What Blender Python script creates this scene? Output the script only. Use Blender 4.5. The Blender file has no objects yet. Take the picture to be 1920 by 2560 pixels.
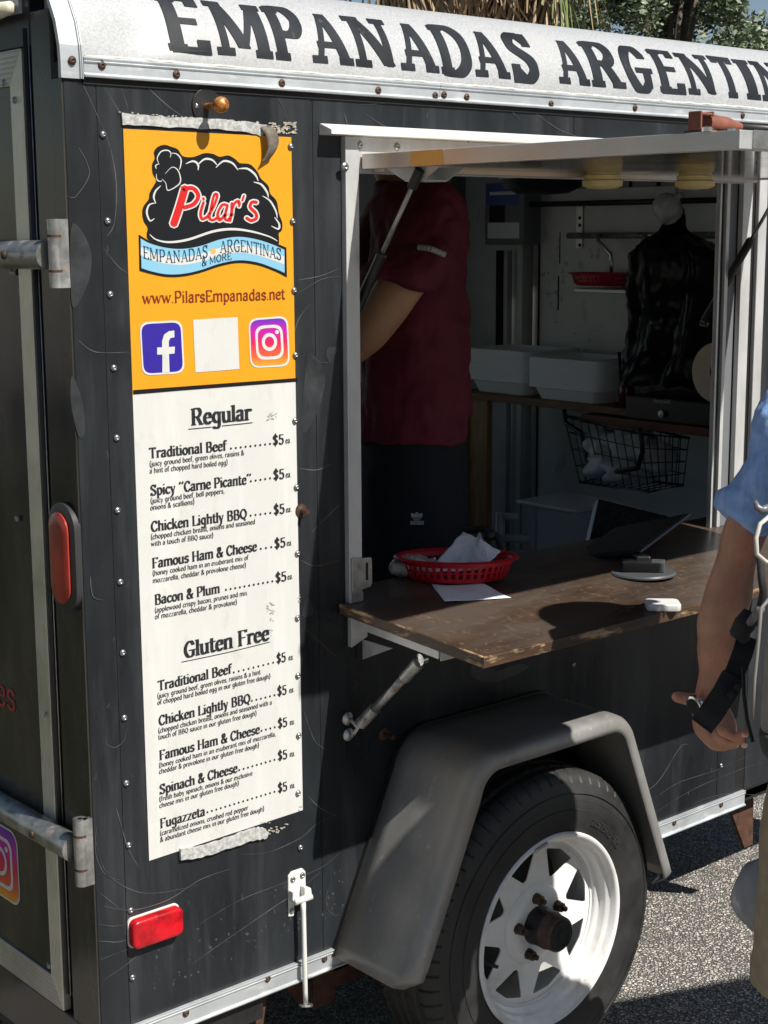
import bpy, bmesh, math, random
from math import sin, cos, pi, radians, sqrt, atan2, hypot
from mathutils import Vector, Matrix

random.seed(7)
SC = bpy.context.scene
COL = SC.collection
V = Vector

# ------------------------------------------------------------------ camera
FPX = 3880.0
YAW, PITCH, ROLL = .711, .1778, -.0055
EYE = V((-1.27125, -2.25, 1.76))
FWD = V((sin(YAW)*cos(PITCH), cos(YAW)*cos(PITCH), -sin(PITCH)))
_r0 = FWD.cross(V((0, 0, 1))).normalized()
_u0 = _r0.cross(FWD)
RGT = _r0*cos(ROLL) + _u0*sin(ROLL)
UPV = -_r0*sin(ROLL) + _u0*cos(ROLL)
cd = bpy.data.cameras.new('camera')
cam = bpy.data.objects.new('camera', cd)
COL.objects.link(cam)
cd.sensor_fit = 'HORIZONTAL'
cd.sensor_width = 36
cd.lens = FPX/1920*36
cd.clip_start = .05
cd.clip_end = 500
M3 = Matrix((RGT, UPV, -FWD)).transposed()
cam.matrix_world = Matrix.Translation(EYE) @ M3.to_4x4()
SC.camera = cam

# ------------------------------------------------------------------ light
SUND = V((-.18, 1, -1.15)).normalized()
w = bpy.data.worlds.new('World')
SC.world = w
w.use_nodes = True
nt = w.node_tree
bg = nt.nodes['Background']
sky = nt.nodes.new('ShaderNodeTexSky')
sky.sky_type = 'NISHITA'
sky.sun_disc = False
sky.sun_elevation = math.asin(-SUND.z)
sky.sun_rotation = atan2(-SUND.x, -SUND.y)
sky.air_density = 1.0
sky.dust_density = .6
nt.links.new(sky.outputs[0], bg.inputs[0])
bg.inputs[1].default_value = .055
sl = bpy.data.lights.new('sun', 'SUN')
so = bpy.data.objects.new('sun', sl)
COL.objects.link(so)
sl.energy = 5.0
sl.angle = radians(.53)
sl.color = (1, .955, .88)
so.rotation_euler = SUND.to_track_quat('-Z', 'Y').to_euler()
so.location = (0, -5, 8)
SC.view_settings.view_transform = 'Standard'
SC.view_settings.look = 'None'
SC.view_settings.exposure = .45
SC.view_settings.gamma = 1
SC.render.resolution_x = 768
SC.render.resolution_y = 1024

# ------------------------------------------------------------------ geometry helpers
def at(px, py, ax='y', val=0.0):
    """point of the photograph that lies on the plane ax = val (metres)"""
    d = FWD*FPX + RGT*(px-960) - UPV*(py-1280)
    i = 'xyz'.index(ax)
    return EYE + d*((val-EYE[i])/d[i])

def dep(px, py, d):
    """point of the photograph at d metres along the view"""
    return EYE + (FWD*FPX + RGT*(px-960) - UPV*(py-1280))*(d/FPX)

def tag(o, label=None, cat=None, group=None, kind=None):
    if label: o['label'] = label
    if cat: o['category'] = cat
    if group: o['group'] = group
    if kind: o['kind'] = kind
    return o

def thing(name, label, cat, loc=(0, 0, 0), group=None):
    o = bpy.data.objects.new(name, None)
    COL.objects.link(o)
    o.location = loc
    o.empty_display_size = .1
    bpy.context.view_layer.update()
    return tag(o, label, cat, group)

class MB:
    """collects shapes (world coordinates) and links them as one mesh object"""
    def __init__(self): self.v = []; self.f = []
    def add(self, vs, fs):
        n = len(self.v)
        self.v += [V(p) for p in vs]
        self.f += [tuple(i+n for i in f) for f in fs]
        return self
    def box(self, a, b):
        (x0, y0, z0), (x1, y1, z1) = a, b
        p = [(x, y, z) for x in (x0, x1) for y in (y0, y1) for z in (z0, z1)]
        return self.add(p, [(0, 1, 3, 2), (4, 6, 7, 5), (0, 4, 5, 1), (2, 3, 7, 6), (0, 2, 6, 4), (1, 5, 7, 3)])
    def hexa(self, a4, b4):
        """two quads joined"""
        return self.add(list(a4)+list(b4), [(3, 2, 1, 0), (4, 5, 6, 7), (0, 1, 5, 4), (1, 2, 6, 5), (2, 3, 7, 6), (3, 0, 4, 7)])
    def bar(self, a, b, w_, h_, up=(0, 0, 1)):
        a, b = V(a), V(b)
        d = (b-a).normalized()
        s = d.cross(V(up))
        if s.length < 1e-4: s = d.cross(V((0, 1, 0)))
        s.normalize(); u = s.cross(d)
        q = [s*(i*w_/2)+u*(j*h_/2) for i, j in ((-1, -1), (1, -1), (1, 1), (-1, 1))]
        return self.hexa([a+k for k in q], [b+k for k in q])
    def prism(self, pts, vec):
        """polygon (3D points) extruded by vec"""
        n = len(pts); vec = V(vec)
        pts = [V(p) for p in pts]
        return self.add(pts+[p+vec for p in pts], [tuple(range(n))[::-1], tuple(range(n, 2*n))] + [(i, (i+1) % n, (i+1) % n+n, i+n) for i in range(n)])
    def tube(self, pts, r, n=10, cap=True, closed=False):
        pts = [V(p) for p in pts]
        rs = r if isinstance(r, (list, tuple)) else [r]*len(pts)
        rings = []; ref = None
        m = len(pts)
        for i, p in enumerate(pts):
            if closed: d = pts[(i+1) % m]-pts[i-1]
            else: d = pts[min(i+1, m-1)]-pts[max(i-1, 0)]
            d.normalize()
            if ref is None:
                ref = d.cross(V((0, 0, 1)))
                if ref.length < .1: ref = d.cross(V((0, 1, 0)))
            s = (ref - d*ref.dot(d)).normalized(); ref = s
            u = d.cross(s)
            rings.append([p+(s*cos(2*pi*k/n)+u*sin(2*pi*k/n))*rs[i] for k in range(n)])
        vs = [q for rg in rings for q in rg]
        fs = []
        for i in range(m if closed else m-1):
            j = (i+1) % m
            for k in range(n):
                fs.append((i*n+k, i*n+(k+1) % n, j*n+(k+1) % n, j*n+k))
        if cap and not closed:
            fs.append(tuple(range(n))[::-1]); fs.append(tuple(range((m-1)*n, m*n)))
        return self.add(vs, fs)
    def cyl(self, a, b, r, n=16, r2=None): return self.tube([a, b], [r, r if r2 is None else r2], n)
    def lathe(self, prof, o, axis, n=32, a0=0, a1=2*pi):
        """prof: list of (radius, height along axis)"""
        o = V(o); ax = V(axis).normalized()
        s = ax.cross(V((0, 0, 1)))
        if s.length < .1: s = ax.cross(V((0, 1, 0)))
        s.normalize(); u = s.cross(ax)
        full = abs(a1-a0-2*pi) < 1e-6
        m = n if full else n+1
        vs = []
        for k in range(m):
            a = a0+(a1-a0)*k/n
            e = s*cos(a)+u*sin(a)
            vs += [o+e*r+ax*h for r, h in prof]
        L = len(prof); fs = []
        for k in range(n):
            j = (k+1) % m
            for i in range(L-1):
                fs.append((k*L+i, k*L+i+1, j*L+i+1, j*L+i))
        return self.add(vs, fs)
    def grid(self, fn, nu, nv, closed_u=False):
        vs = [fn(i/(nu if closed_u else nu-1), j/(nv-1)) for i in range(nu) for j in range(nv)]
        fs = []
        for i in range(nu if closed_u else nu-1):
            for j in range(nv-1):
                a = i*nv+j; b = ((i+1) % nu)*nv+j
                fs.append((a, b, b+1, a+1))
        return self.add(vs, fs)
    def build(self, name, m, parent=None, smooth=False, bevel=0, solid=0, loc=None, auto=None):
        me = bpy.data.meshes.new(name)
        org = V(loc) if loc is not None else (parent.matrix_world.translation.copy() if parent else V((0, 0, 0)))
        if parent is None and loc is None and self.v:
            org = sum(self.v, V((0, 0, 0)))/len(self.v)
            org.z = min(p.z for p in self.v)
        me.from_pydata([tuple(p-org) for p in self.v], [], self.f)
        if isinstance(m, (list, tuple)):
            for k in m: me.materials.append(k)
        else: me.materials.append(m)
        o = bpy.data.objects.new(name, me)
        COL.objects.link(o)
        if parent:
            o.parent = parent
            o.location = org-parent.matrix_world.translation
        else: o.location = org
        o['_org'] = 0
        del o['_org']
        if smooth or auto:
            me.polygons.foreach_set('use_smooth', [True]*len(me.polygons))
            if auto:
                bm = bmesh.new(); bm.from_mesh(me)
                for e in bm.edges:
                    if len(e.link_faces) == 2 and e.calc_face_angle(0) > radians(auto): e.smooth = False
                bm.to_mesh(me); bm.free()
        if solid:
            md = o.modifiers.new('solid', 'SOLIDIFY'); md.thickness = solid; md.offset = 0
        if bevel:
            md = o.modifiers.new('bevel', 'BEVEL'); md.width = bevel; md.segments = 2; md.limit_method = 'ANGLE'
            md.harden_normals = False
        bpy.context.view_layer.update()
        return o

def copy_part(o, parent, loc=None, name=None):
    c = o.copy(); COL.objects.link(c); c.parent = parent
    if loc is not None: c.location = loc
    if name: c.name = name
    return c

# ------------------------------------------------------------------ materials
def nodes(m):
    m.use_nodes = True
    return m.node_tree, m.node_tree.nodes['Principled BSDF']

def mat(name, col, rough=.5, metal=0., var=0., vs=8., bump=0., bs=60., col2=None, stretch=(1, 1, 1), rvar=0., spec=.5, alpha=1, trans=0, coat=0, coord='Object', lo=.35, hi=.65, detail=6., bdist=.002):
    m = bpy.data.materials.new(name)
    nt, b = nodes(m)
    N = nt.nodes; L = nt.links
    b.inputs['Base Color'].default_value = (*col, 1)
    b.inputs['Roughness'].default_value = rough
    b.inputs['Metallic'].default_value = metal
    b.inputs['Specular IOR Level'].default_value = spec
    b.inputs['Alpha'].default_value = alpha
    b.inputs['Transmission Weight'].default_value = trans
    b.inputs['Coat Weight'].default_value = coat
    if var or bump or rvar or col2:
        tc = N.new('ShaderNodeTexCoord'); mp = N.new('ShaderNodeMapping')
        mp.inputs['Scale'].default_value = stretch
        L.new(tc.outputs[coord], mp.inputs[0])
        if var or col2 or rvar:
            nz = N.new('ShaderNodeTexNoise'); nz.inputs['Scale'].default_value = vs; nz.inputs['Detail'].default_value = detail
            nz.inputs['Roughness'].default_value = .62
            L.new(mp.outputs[0], nz.inputs['Vector'])
            cr = N.new('ShaderNodeValToRGB')
            cr.color_ramp.elements[0].position = lo; cr.color_ramp.elements[1].position = hi
            c2 = col2 if col2 else tuple(min(1, c*(1+var)) for c in col)
            c1 = col if col2 else tuple(c*(1-var) for c in col)
            cr.color_ramp.elements[0].color = (*c1, 1); cr.color_ramp.elements[1].color = (*c2, 1)
            L.new(nz.outputs['Fac'], cr.inputs[0])
            if var or col2: L.new(cr.outputs[0], b.inputs['Base Color'])
            if rvar:
                mr = N.new('ShaderNodeMapRange')
                mr.inputs['From Min'].default_value = .3; mr.inputs['From Max'].default_value = .7
                mr.inputs['To Min'].default_value = max(.02, rough-rvar); mr.inputs['To Max'].default_value = min(1, rough+rvar)
                L.new(nz.outputs['Fac'], mr.inputs['Value']); L.new(mr.outputs[0], b.inputs['Roughness'])
        if bump:
            n2 = N.new('ShaderNodeTexNoise'); n2.inputs['Scale'].default_value = bs; n2.inputs['Detail'].default_value = 4
            L.new(mp.outputs[0], n2.inputs['Vector'])
            bp = N.new('ShaderNodeBump'); bp.inputs['Strength'].default_value = bump; bp.inputs['Distance'].default_value = bdist
            L.new(n2.outputs['Fac'], bp.inputs['Height']); L.new(bp.outputs[0], b.inputs['Normal'])
    return m

def layer(m, col, scale, lo, hi, stretch=(1, 1, 1), rough=None, seed=0., detail=8., metal=None, coord='Object'):
    """another noise layer (wear, dirt, rust, painted reflections) laid over a material's base colour"""
    nt, b = nodes(m); N = nt.nodes; L = nt.links
    tc = N.new('ShaderNodeTexCoord'); mp = N.new('ShaderNodeMapping')
    mp.inputs['Scale'].default_value = stretch; mp.inputs['Location'].default_value = (seed, seed*.7, seed*1.3)
    L.new(tc.outputs[coord], mp.inputs[0])
    nz = N.new('ShaderNodeTexNoise'); nz.inputs['Scale'].default_value = scale; nz.inputs['Detail'].default_value = detail
    nz.inputs['Roughness'].default_value = .65
    L.new(mp.outputs[0], nz.inputs['Vector'])
    mr = N.new('ShaderNodeMapRange'); mr.inputs['From Min'].default_value = lo; mr.inputs['From Max'].default_value = hi
    L.new(nz.outputs['Fac'], mr.inputs['Value'])
    for sock, val in (('Base Color', (*col, 1)), ('Roughness', rough), ('Metallic', metal)):
        if val is None: continue
        inp = b.inputs[sock]
        mx = N.new('ShaderNodeMix'); mx.data_type = 'RGBA' if sock == 'Base Color' else 'FLOAT'
        k = 6 if sock == 'Base Color' else 2
        if inp.links: L.new(inp.links[0].from_socket, mx.inputs[k])
        else: mx.inputs[k].default_value = inp.default_value
        mx.inputs[k+1].default_value = val
        L.new(mr.outputs[0], mx.inputs[0])
        L.new(mx.outputs[2 if sock == 'Base Color' else 0], inp)
    return m

K = {}
K['black_panel'] = mat('black_panel', (.016, .0185, .0215), .34, var=.4, vs=3, stretch=(1.5, 1, .5), bump=.12, bs=4, rvar=.12, spec=.3, bdist=.006)
layer(K['black_panel'], (.050, .053, .058), 7, .5, .9, (3, 1, .3), seed=3)
layer(K['black_panel'], (.010, .010, .011), 4, .55, .8, (1, 1, .8), seed=13, rough=.3)
layer(K['black_panel'], (.11, .11, .105), 60, .66, .78, (1, 1, .35), seed=9, rough=.7)
K['ghost'] = mat('ghost_stripe', (.085, .09, .095), .5, var=.6, vs=20)
K['ghost2'] = mat('ghost_shape', (.026, .029, .032), .38, var=.5, vs=14)
K['rear_panel'] = mat('rear_panel', (.018, .017, .016), .16, var=.3, vs=2, bump=.06, bs=3, rvar=.08)
layer(K['rear_panel'], (.10, .085, .068), 4.5, .42, .78, (1, 1, .35), seed=4, rough=.3)  # dust layer widened to paint in cloudy brown reflections
K['alu'] = mat('mill_aluminium', (.52, .55, .57), .42, .45, var=.10, vs=14, rvar=.1, bump=.08, bs=90, stretch=(.6, 1, 1))
layer(K['alu'], (.70, .71, .72), 22, .55, .75, (.5, 1, 1.3), seed=2, rough=.6, metal=.3)
layer(K['alu'], (.28, .25, .2), 35, .68, .82, (.4, 1, 2), seed=6, rough=.8, metal=.1)
K['alu_door'] = mat('ribbed_aluminium', (.60, .58, .52), .38, .7, var=.12, vs=9, rvar=.08)
K['roof'] = mat('roof_skin', (.40, .41, .42), .55, .15, var=.10, vs=260, rvar=.08, bump=.12, bs=4, bdist=.02, lo=.42, hi=.6, detail=2)
layer(K['roof'], (.42, .41, .39), 7, .52, .8, (.7, 1, 1), seed=1, rough=.6, metal=.1)
K['frame_alu'] = mat('window_aluminium', (.58, .58, .58), .36, .35, var=.14, vs=12, rvar=.1, stretch=(1, 1, .4))
layer(K['frame_alu'], (.12, .11, .1), 70, .7, .78, seed=5)
K['white_paint'] = mat('white_painted_metal', (.66, .66, .63), .42, var=.08, vs=10)
layer(K['white_paint'], (.25, .2, .14), 26, .66, .8, seed=8)
K['underside'] = mat('flap_underside', (.30, .27, .22), .13, .85, var=.15, vs=6, rvar=.05)
K['galv'] = mat('dull_fender_metal', (.28, .275, .265), .40, .3, var=.2, vs=7, rvar=.1, bump=.05, bs=120, stretch=(1, 1, .4))
layer(K['galv'], (.5, .48, .43), 48, .62, .75, (1, 1, .5), seed=3, rough=.75, metal=.1)
layer(K['galv'], (.30, .255, .20), 4.5, .5, .75, (1, 1, .4), seed=12, rough=.6)
K['steel'] = mat('zinc_steel', (.42, .42, .41), .38, .85, var=.25, vs=30, rvar=.12)
layer(K['steel'], (.20, .11, .06), 24, .55, .72, seed=2, rough=.85, metal=.1)
K['rust'] = mat('rust', (.075, .032, .018), .85, .1, var=.4, vs=40, bump=.4, bs=160)
K['rust_paint'] = mat('primer_red_metal', (.20, .068, .042), .6, 0, var=.3, vs=30, bump=.2, bs=90)
K['chrome'] = mat('bright_metal', (.75, .75, .74), .18, 1)
K['screw'] = mat('screw_grey', (.28, .28, .28), .35, .8, var=.3, vs=200)
K['screw_rust'] = mat('screw_rusty', (.075, .04, .025), .6, .4, var=.4, vs=200)
K['dark'] = mat('dark_recess', (.006, .006, .006), .7)
K['rubber'] = mat('black_rubber', (.012, .012, .012), .5, var=.3, vs=30)
K['tyre'] = mat('tyre_rubber', (.022, .022, .022), .55, var=.35, vs=9, bump=.08, bs=300, rvar=.08)
K['white_wheel'] = mat('white_wheel_paint', (.77, .77, .76), .35, var=.04, vs=9)
layer(K['white_wheel'], (.42, .37, .31), 9, .5, .85, seed=4)
layer(K['white_wheel'], (.22, .12, .07), 40, .68, .8, seed=8)
K['black_metal'] = mat('black_hub_metal', (.03, .03, .03), .4, .4, var=.3, vs=30)
K['red_lens'] = mat('red_lens', (.40, .004, .010), .3, var=.5, vs=26, coat=.15, bump=.3, bs=140, bdist=.001)
layer(K['red_lens'], (.55, .02, .035), 60, .55, .75, seed=2)
K['red_oval'] = mat('faded_red_lens', (.34, .035, .02), .3, var=.35, vs=14, coat=.3)
K['wood_top'] = mat('worn_counter', (.046, .031, .023), .36, var=.35, vs=5, bump=.12, bs=80, rvar=.1, stretch=(1, 1.4, 1))
layer(K['wood_top'], (.085, .048, .027), 7, .42, .75, (1, 1.6, 1), seed=2)
layer(K['wood_top'], (.085, .067, .054), 3.5, .4, .6, (1, 3, 1), seed=22, rough=.28)
layer(K['wood_top'], (.20, .12, .065), 85, .56, .80, (1, .6, 1), seed=5, rough=.6)
layer(K['wood_top'], (.55, .42, .30), 210, .70, .78, seed=7)
K['wood_edge'] = mat('worn_edge', (.06, .035, .02), .5, var=.4, vs=20, stretch=(.5, .5, 3), bump=.3, bs=90)
layer(K['wood_edge'], (.50, .33, .18), 18, .53, .66, (.7, .7, 3), seed=1, rough=.7)
K['shelf_wood'] = mat('shelf_wood', (.17, .09, .04), .6, var=.3, vs=12, stretch=(1, 1, 6))
K['pine'] = mat('pine_post', (.38, .23, .10), .6, var=.25, vs=8, stretch=(6, 6, 1))
K['inner_white'] = mat('inner_white_wall', (.78, .80, .79), .5, var=.08, vs=4)
layer(K['inner_white'], (.3, .3, .28), 6, .6, .8, (1, 2, 1), seed=8)
K['inner_grey'] = mat('inner_ceiling', (.5, .51, .5), .5, var=.1, vs=5)
K['plastic_w'] = mat('white_plastic', (.72, .72, .71), .3)
K['foam'] = mat('white_foam', (.86, .87, .87), .55)
K['paper'] = mat('tissue_paper', (.88, .89, .91), .6, bump=.5, bs=50)
K['black_pl'] = mat('black_plastic', (.013, .013, .014), .32)
K['black_bag'] = mat('black_bag_film', (.008, .008, .009), .3, bump=.6, bs=14, bdist=.008, stretch=(1, 1, .6), spec=.25)
K['yellow'] = mat('cream_yellow_plastic', (.78, .62, .27), .45, var=.06, vs=30)
K['red_basket'] = mat('red_basket_plastic', (.55, .008, .022), .33)
K['card'] = mat('roll_paper', (.72, .60, .45), .6)
K['blue_lbl'] = mat('blue_label', (.07, .12, .42), .4)
K['grey_box'] = mat('grey_box_paint', (.16, .17, .18), .45)
K['maroon'] = mat('maroon_jersey', (.135, .010, .028), .8, var=.2, vs=6, bump=.3, bs=500)
K['black_cloth'] = mat('black_cloth', (.010, .011, .016), .85, bump=.3, bs=400)
K['skin'] = mat('skin', (.47, .24, .155), .48, var=.16, vs=22, bump=.5, bs=330, bdist=.0012)
layer(K['skin'], (.52, .17, .12), 11, .5, .75, seed=3)
layer(K['skin'], (.28, .13, .08), 150, .66, .74, seed=5)
layer(K['skin'], (.36, .17, .10), 3.5, .5, .8, seed=8)
K['skin2'] = mat('skin_tan', (.52, .27, .15), .5, var=.12, vs=9, bump=.2, bs=300, bdist=.001)
K['nail'] = mat('nail', (.75, .45, .38), .3)
K['denim'] = mat('blue_linen', (.25, .43, .82), .85, var=.16, vs=38, bump=.5, bs=420, stretch=(1, 1, 1))
layer(K['denim'], (.38, .56, .86), 90, .5, .7, (1, 1, .25), seed=3)
K['denim_stripe'] = mat('pale_blue_stripe', (.62, .80, .88), .85, bump=.5, bs=400)
K['khaki'] = mat('khaki_cloth', (.36, .30, .20), .85, var=.12, vs=30, bump=.4, bs=400)
K['pack'] = mat('grey_pack_cloth', (.27, .25, .22), .75, var=.1, vs=30, bump=.5, bs=500)
K['pack_dark'] = mat('dark_pack_cloth', (.045, .045, .045), .8, bump=.5, bs=400)
K['webbing'] = mat('black_webbing', (.008, .009, .012), .7, bump=.7, bs=700)
K['piping'] = mat('pale_piping', (.46, .44, .39), .6)
K['orange'] = mat('print_orange', (.68, .30, .010), .42, var=.04, vs=8)
K['pwhite'] = mat('print_white', (.58, .58, .56), .4, var=.025, vs=7, bump=.2, bs=9, bdist=.004)
layer(K['pwhite'], (.44, .43, .39), 16, .58, .85, (2, 1, .7), seed=3)
layer(K['pwhite'], (.66, .66, .64), 3, .5, .7, (3, 1, .4), seed=9)
K['pblack'] = mat('print_black', (.008, .009, .011), .5, spec=.25)
K['pink'] = mat('print_ink', (.022, .023, .026), .5, var=.6, vs=300, spec=.25)
K['pred'] = mat('print_red', (.55, .012, .012), .45)
K['pblue'] = mat('print_sky_blue', (.21, .46, .62), .45)
K['fb'] = mat('print_deep_blue', (.028, .014, .27), .42)
K['brown_ink'] = mat('print_brown', (.20, .025, .01), .45)
K['gold'] = mat('print_gold', (.65, .38, .10), .5)
K['vinyl'] = mat('vinyl_lettering', (.015, .018, .022), .5, var=.4, vs=12, spec=.25)
layer(K['vinyl'], (.1, .11, .12), 30, .62, .74, (1, 1, .3), seed=7)
K['velcro'] = mat('grey_adhesive', (.40, .40, .39), .85, var=.22, vs=120, bump=.35, bs=200, stretch=(1, 1, 1), lo=.42, hi=.58)
K['film'] = mat('clear_film', (.85, .87, .9), .12, alpha=.32)
K['pastry'] = mat('baked_dough', (.45, .27, .12), .6, var=.4, vs=40)
K['silver'] = mat('silver_watch', (.7, .7, .68), .2, 1)
K['dead_frond'] = mat('dead_frond', (.44, .32, .19), .8, var=.35, vs=3, stretch=(1, 1, 1))
K['dead_dark'] = mat('dead_frond_brown', (.17, .10, .055), .85, var=.4, vs=3)
K['frond_green'] = mat('frond_green', (.15, .19, .06), .55, var=.3, vs=4)
K['bark'] = mat('bark', (.10, .08, .06), .9, var=.4, vs=14, bump=.8, bs=30)
K['leaf'] = mat('oak_leaf', (.085, .12, .062), .5, var=.35, vs=1.2)
K['leaf2'] = mat('oak_leaf_pale', (.20, .23, .14), .5, var=.3, vs=1.5)
K['grass'] = mat('grass_blade', (.07, .09, .03), .7, var=.4, vs=5)

def grad_mat():
    m = bpy.data.materials.new('print_gradient')
    nt, b = nodes(m); N = nt.nodes; L = nt.links
    tc = N.new('ShaderNodeTexCoord'); sx = N.new('ShaderNodeSeparateXYZ')
    L.new(tc.outputs['Generated'], sx.inputs[0])
    cr = N.new('ShaderNodeValToRGB'); e = cr.color_ramp.elements
    e[0].position = 0; e[0].color = (.72, .32, .03, 1); e[1].position = 1; e[1].color = (.10, .025, .42, 1)
    for p, c in ((.22, (.64, .10, .03, 1)), (.5, (.57, .012, .08, 1)), (.75, (.46, .01, .32, 1))):
        k = e.new(p); k.color = c
    L.new(sx.outputs[2], cr.inputs[0]); L.new(cr.outputs[0], b.inputs['Base Color'])
    b.inputs['Roughness'].default_value = .42
    return m
K['insta'] = grad_mat()

def asphalt():
    m = bpy.data.materials.new('exposed_aggregate_asphalt')
    nt, b = nodes(m); N = nt.nodes; L = nt.links
    tc = N.new('ShaderNodeTexCoord')
    nzw = N.new('ShaderNodeTexNoise'); nzw.inputs['Scale'].default_value = 60
    L.new(tc.outputs['Object'], nzw.inputs['Vector'])
    mixv = N.new('ShaderNodeMix'); mixv.data_type = 'VECTOR'; mixv.inputs[0].default_value = .012
    L.new(tc.outputs['Object'], mixv.inputs[4]); L.new(nzw.outputs['Color'], mixv.inputs[5])
    vo = N.new('ShaderNodeTexVoronoi'); vo.inputs['Scale'].default_value = 120
    L.new(mixv.outputs[1], vo.inputs['Vector'])
    ve = N.new('ShaderNodeTexVoronoi'); ve.feature = 'DISTANCE_TO_EDGE'; ve.inputs['Scale'].default_value = 120
    L.new(mixv.outputs[1], ve.inputs['Vector'])
    sp = N.new('ShaderNodeSeparateColor'); L.new(vo.outputs['Color'], sp.inputs[0])
    cr = N.new('ShaderNodeValToRGB'); e = cr.color_ramp.elements
    e[0].position = 0; e[0].color = (.20, .19, .18, 1); e[1].position = 1; e[1].color = (.82, .78, .70, 1)
    k = e.new(.3); k.color = (.52, .49, .44, 1); k = e.new(.7); k.color = (.68, .60, .53, 1)
    L.new(sp.outputs[0], cr.inputs[0])
    gap = N.new('ShaderNodeMapRange'); gap.inputs['From Min'].default_value = .05; gap.inputs['From Max'].default_value = .22
    L.new(ve.outputs['Distance'], gap.inputs['Value'])
    mx = N.new('ShaderNodeMix'); mx.data_type = 'RGBA'
    mx.inputs[6].default_value = (.085, .083, .08, 1)
    L.new(gap.outputs[0], mx.inputs[0]); L.new(cr.outputs[0], mx.inputs[7])
    nb = N.new('ShaderNodeTexNoise'); nb.inputs['Scale'].default_value = 1.3; nb.inputs['Detail'].default_value = 5
    L.new(tc.outputs['Object'], nb.inputs['Vector'])
    m2 = N.new('ShaderNodeMix'); m2.data_type = 'RGBA'; m2.blend_type = 'MULTIPLY'; m2.inputs[0].default_value = .25
    L.new(mx.outputs[2], m2.inputs[6]); L.new(nb.outputs['Fac'], m2.inputs[7])
    ns = N.new('ShaderNodeTexNoise'); ns.inputs['Scale'].default_value = 5; ns.inputs['Detail'].default_value = 6
    L.new(tc.outputs['Object'], ns.inputs['Vector'])
    ms = N.new('ShaderNodeMapRange'); ms.inputs['From Min'].default_value = .56; ms.inputs['From Max'].default_value = .72; ms.inputs['To Max'].default_value = .45
    L.new(ns.outputs['Fac'], ms.inputs['Value'])
    m3 = N.new('ShaderNodeMix'); m3.data_type = 'RGBA'; m3.inputs[7].default_value = (.06, .055, .05, 1)
    L.new(ms.outputs[0], m3.inputs[0]); L.new(m2.outputs[2], m3.inputs[6])
    L.new(m3.outputs[2], b.inputs['Base Color'])
    b.inputs['Roughness'].default_value = .8
    bp = N.new('ShaderNodeBump'); bp.inputs['Strength'].default_value = .9; bp.inputs['Distance'].default_value = .004
    L.new(gap.outputs[0], bp.inputs['Height']); L.new(bp.outputs[0], b.inputs['Normal'])
    return m
K['asphalt'] = asphalt()

def ribbed(name, axis, per, base):
    """aluminium extrusion with fine ribs along one direction"""
    m = mat(name, base, .36, .65, var=.12, vs=9, rvar=.08)
    nt, b = nodes(m); N = nt.nodes; L = nt.links
    tc = N.new('ShaderNodeTexCoord'); wv = N.new('ShaderNodeTexWave')
    wv.bands_direction = axis; wv.inputs['Scale'].default_value = per
    L.new(tc.outputs['Object'], wv.inputs['Vector'])
    bp = N.new('ShaderNodeBump'); bp.inputs['Strength'].default_value = .8; bp.inputs['Distance'].default_value = .001
    L.new(wv.outputs['Fac'], bp.inputs['Height']); L.new(bp.outputs[0], b.inputs['Normal'])
    return m
K['rib_y'] = ribbed('ribbed_aluminium_post', 'Y', 60, (.66, .64, .56))
K['rib_z'] = ribbed('ribbed_aluminium_rail', 'Z', 38, (.52, .50, .46))
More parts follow.
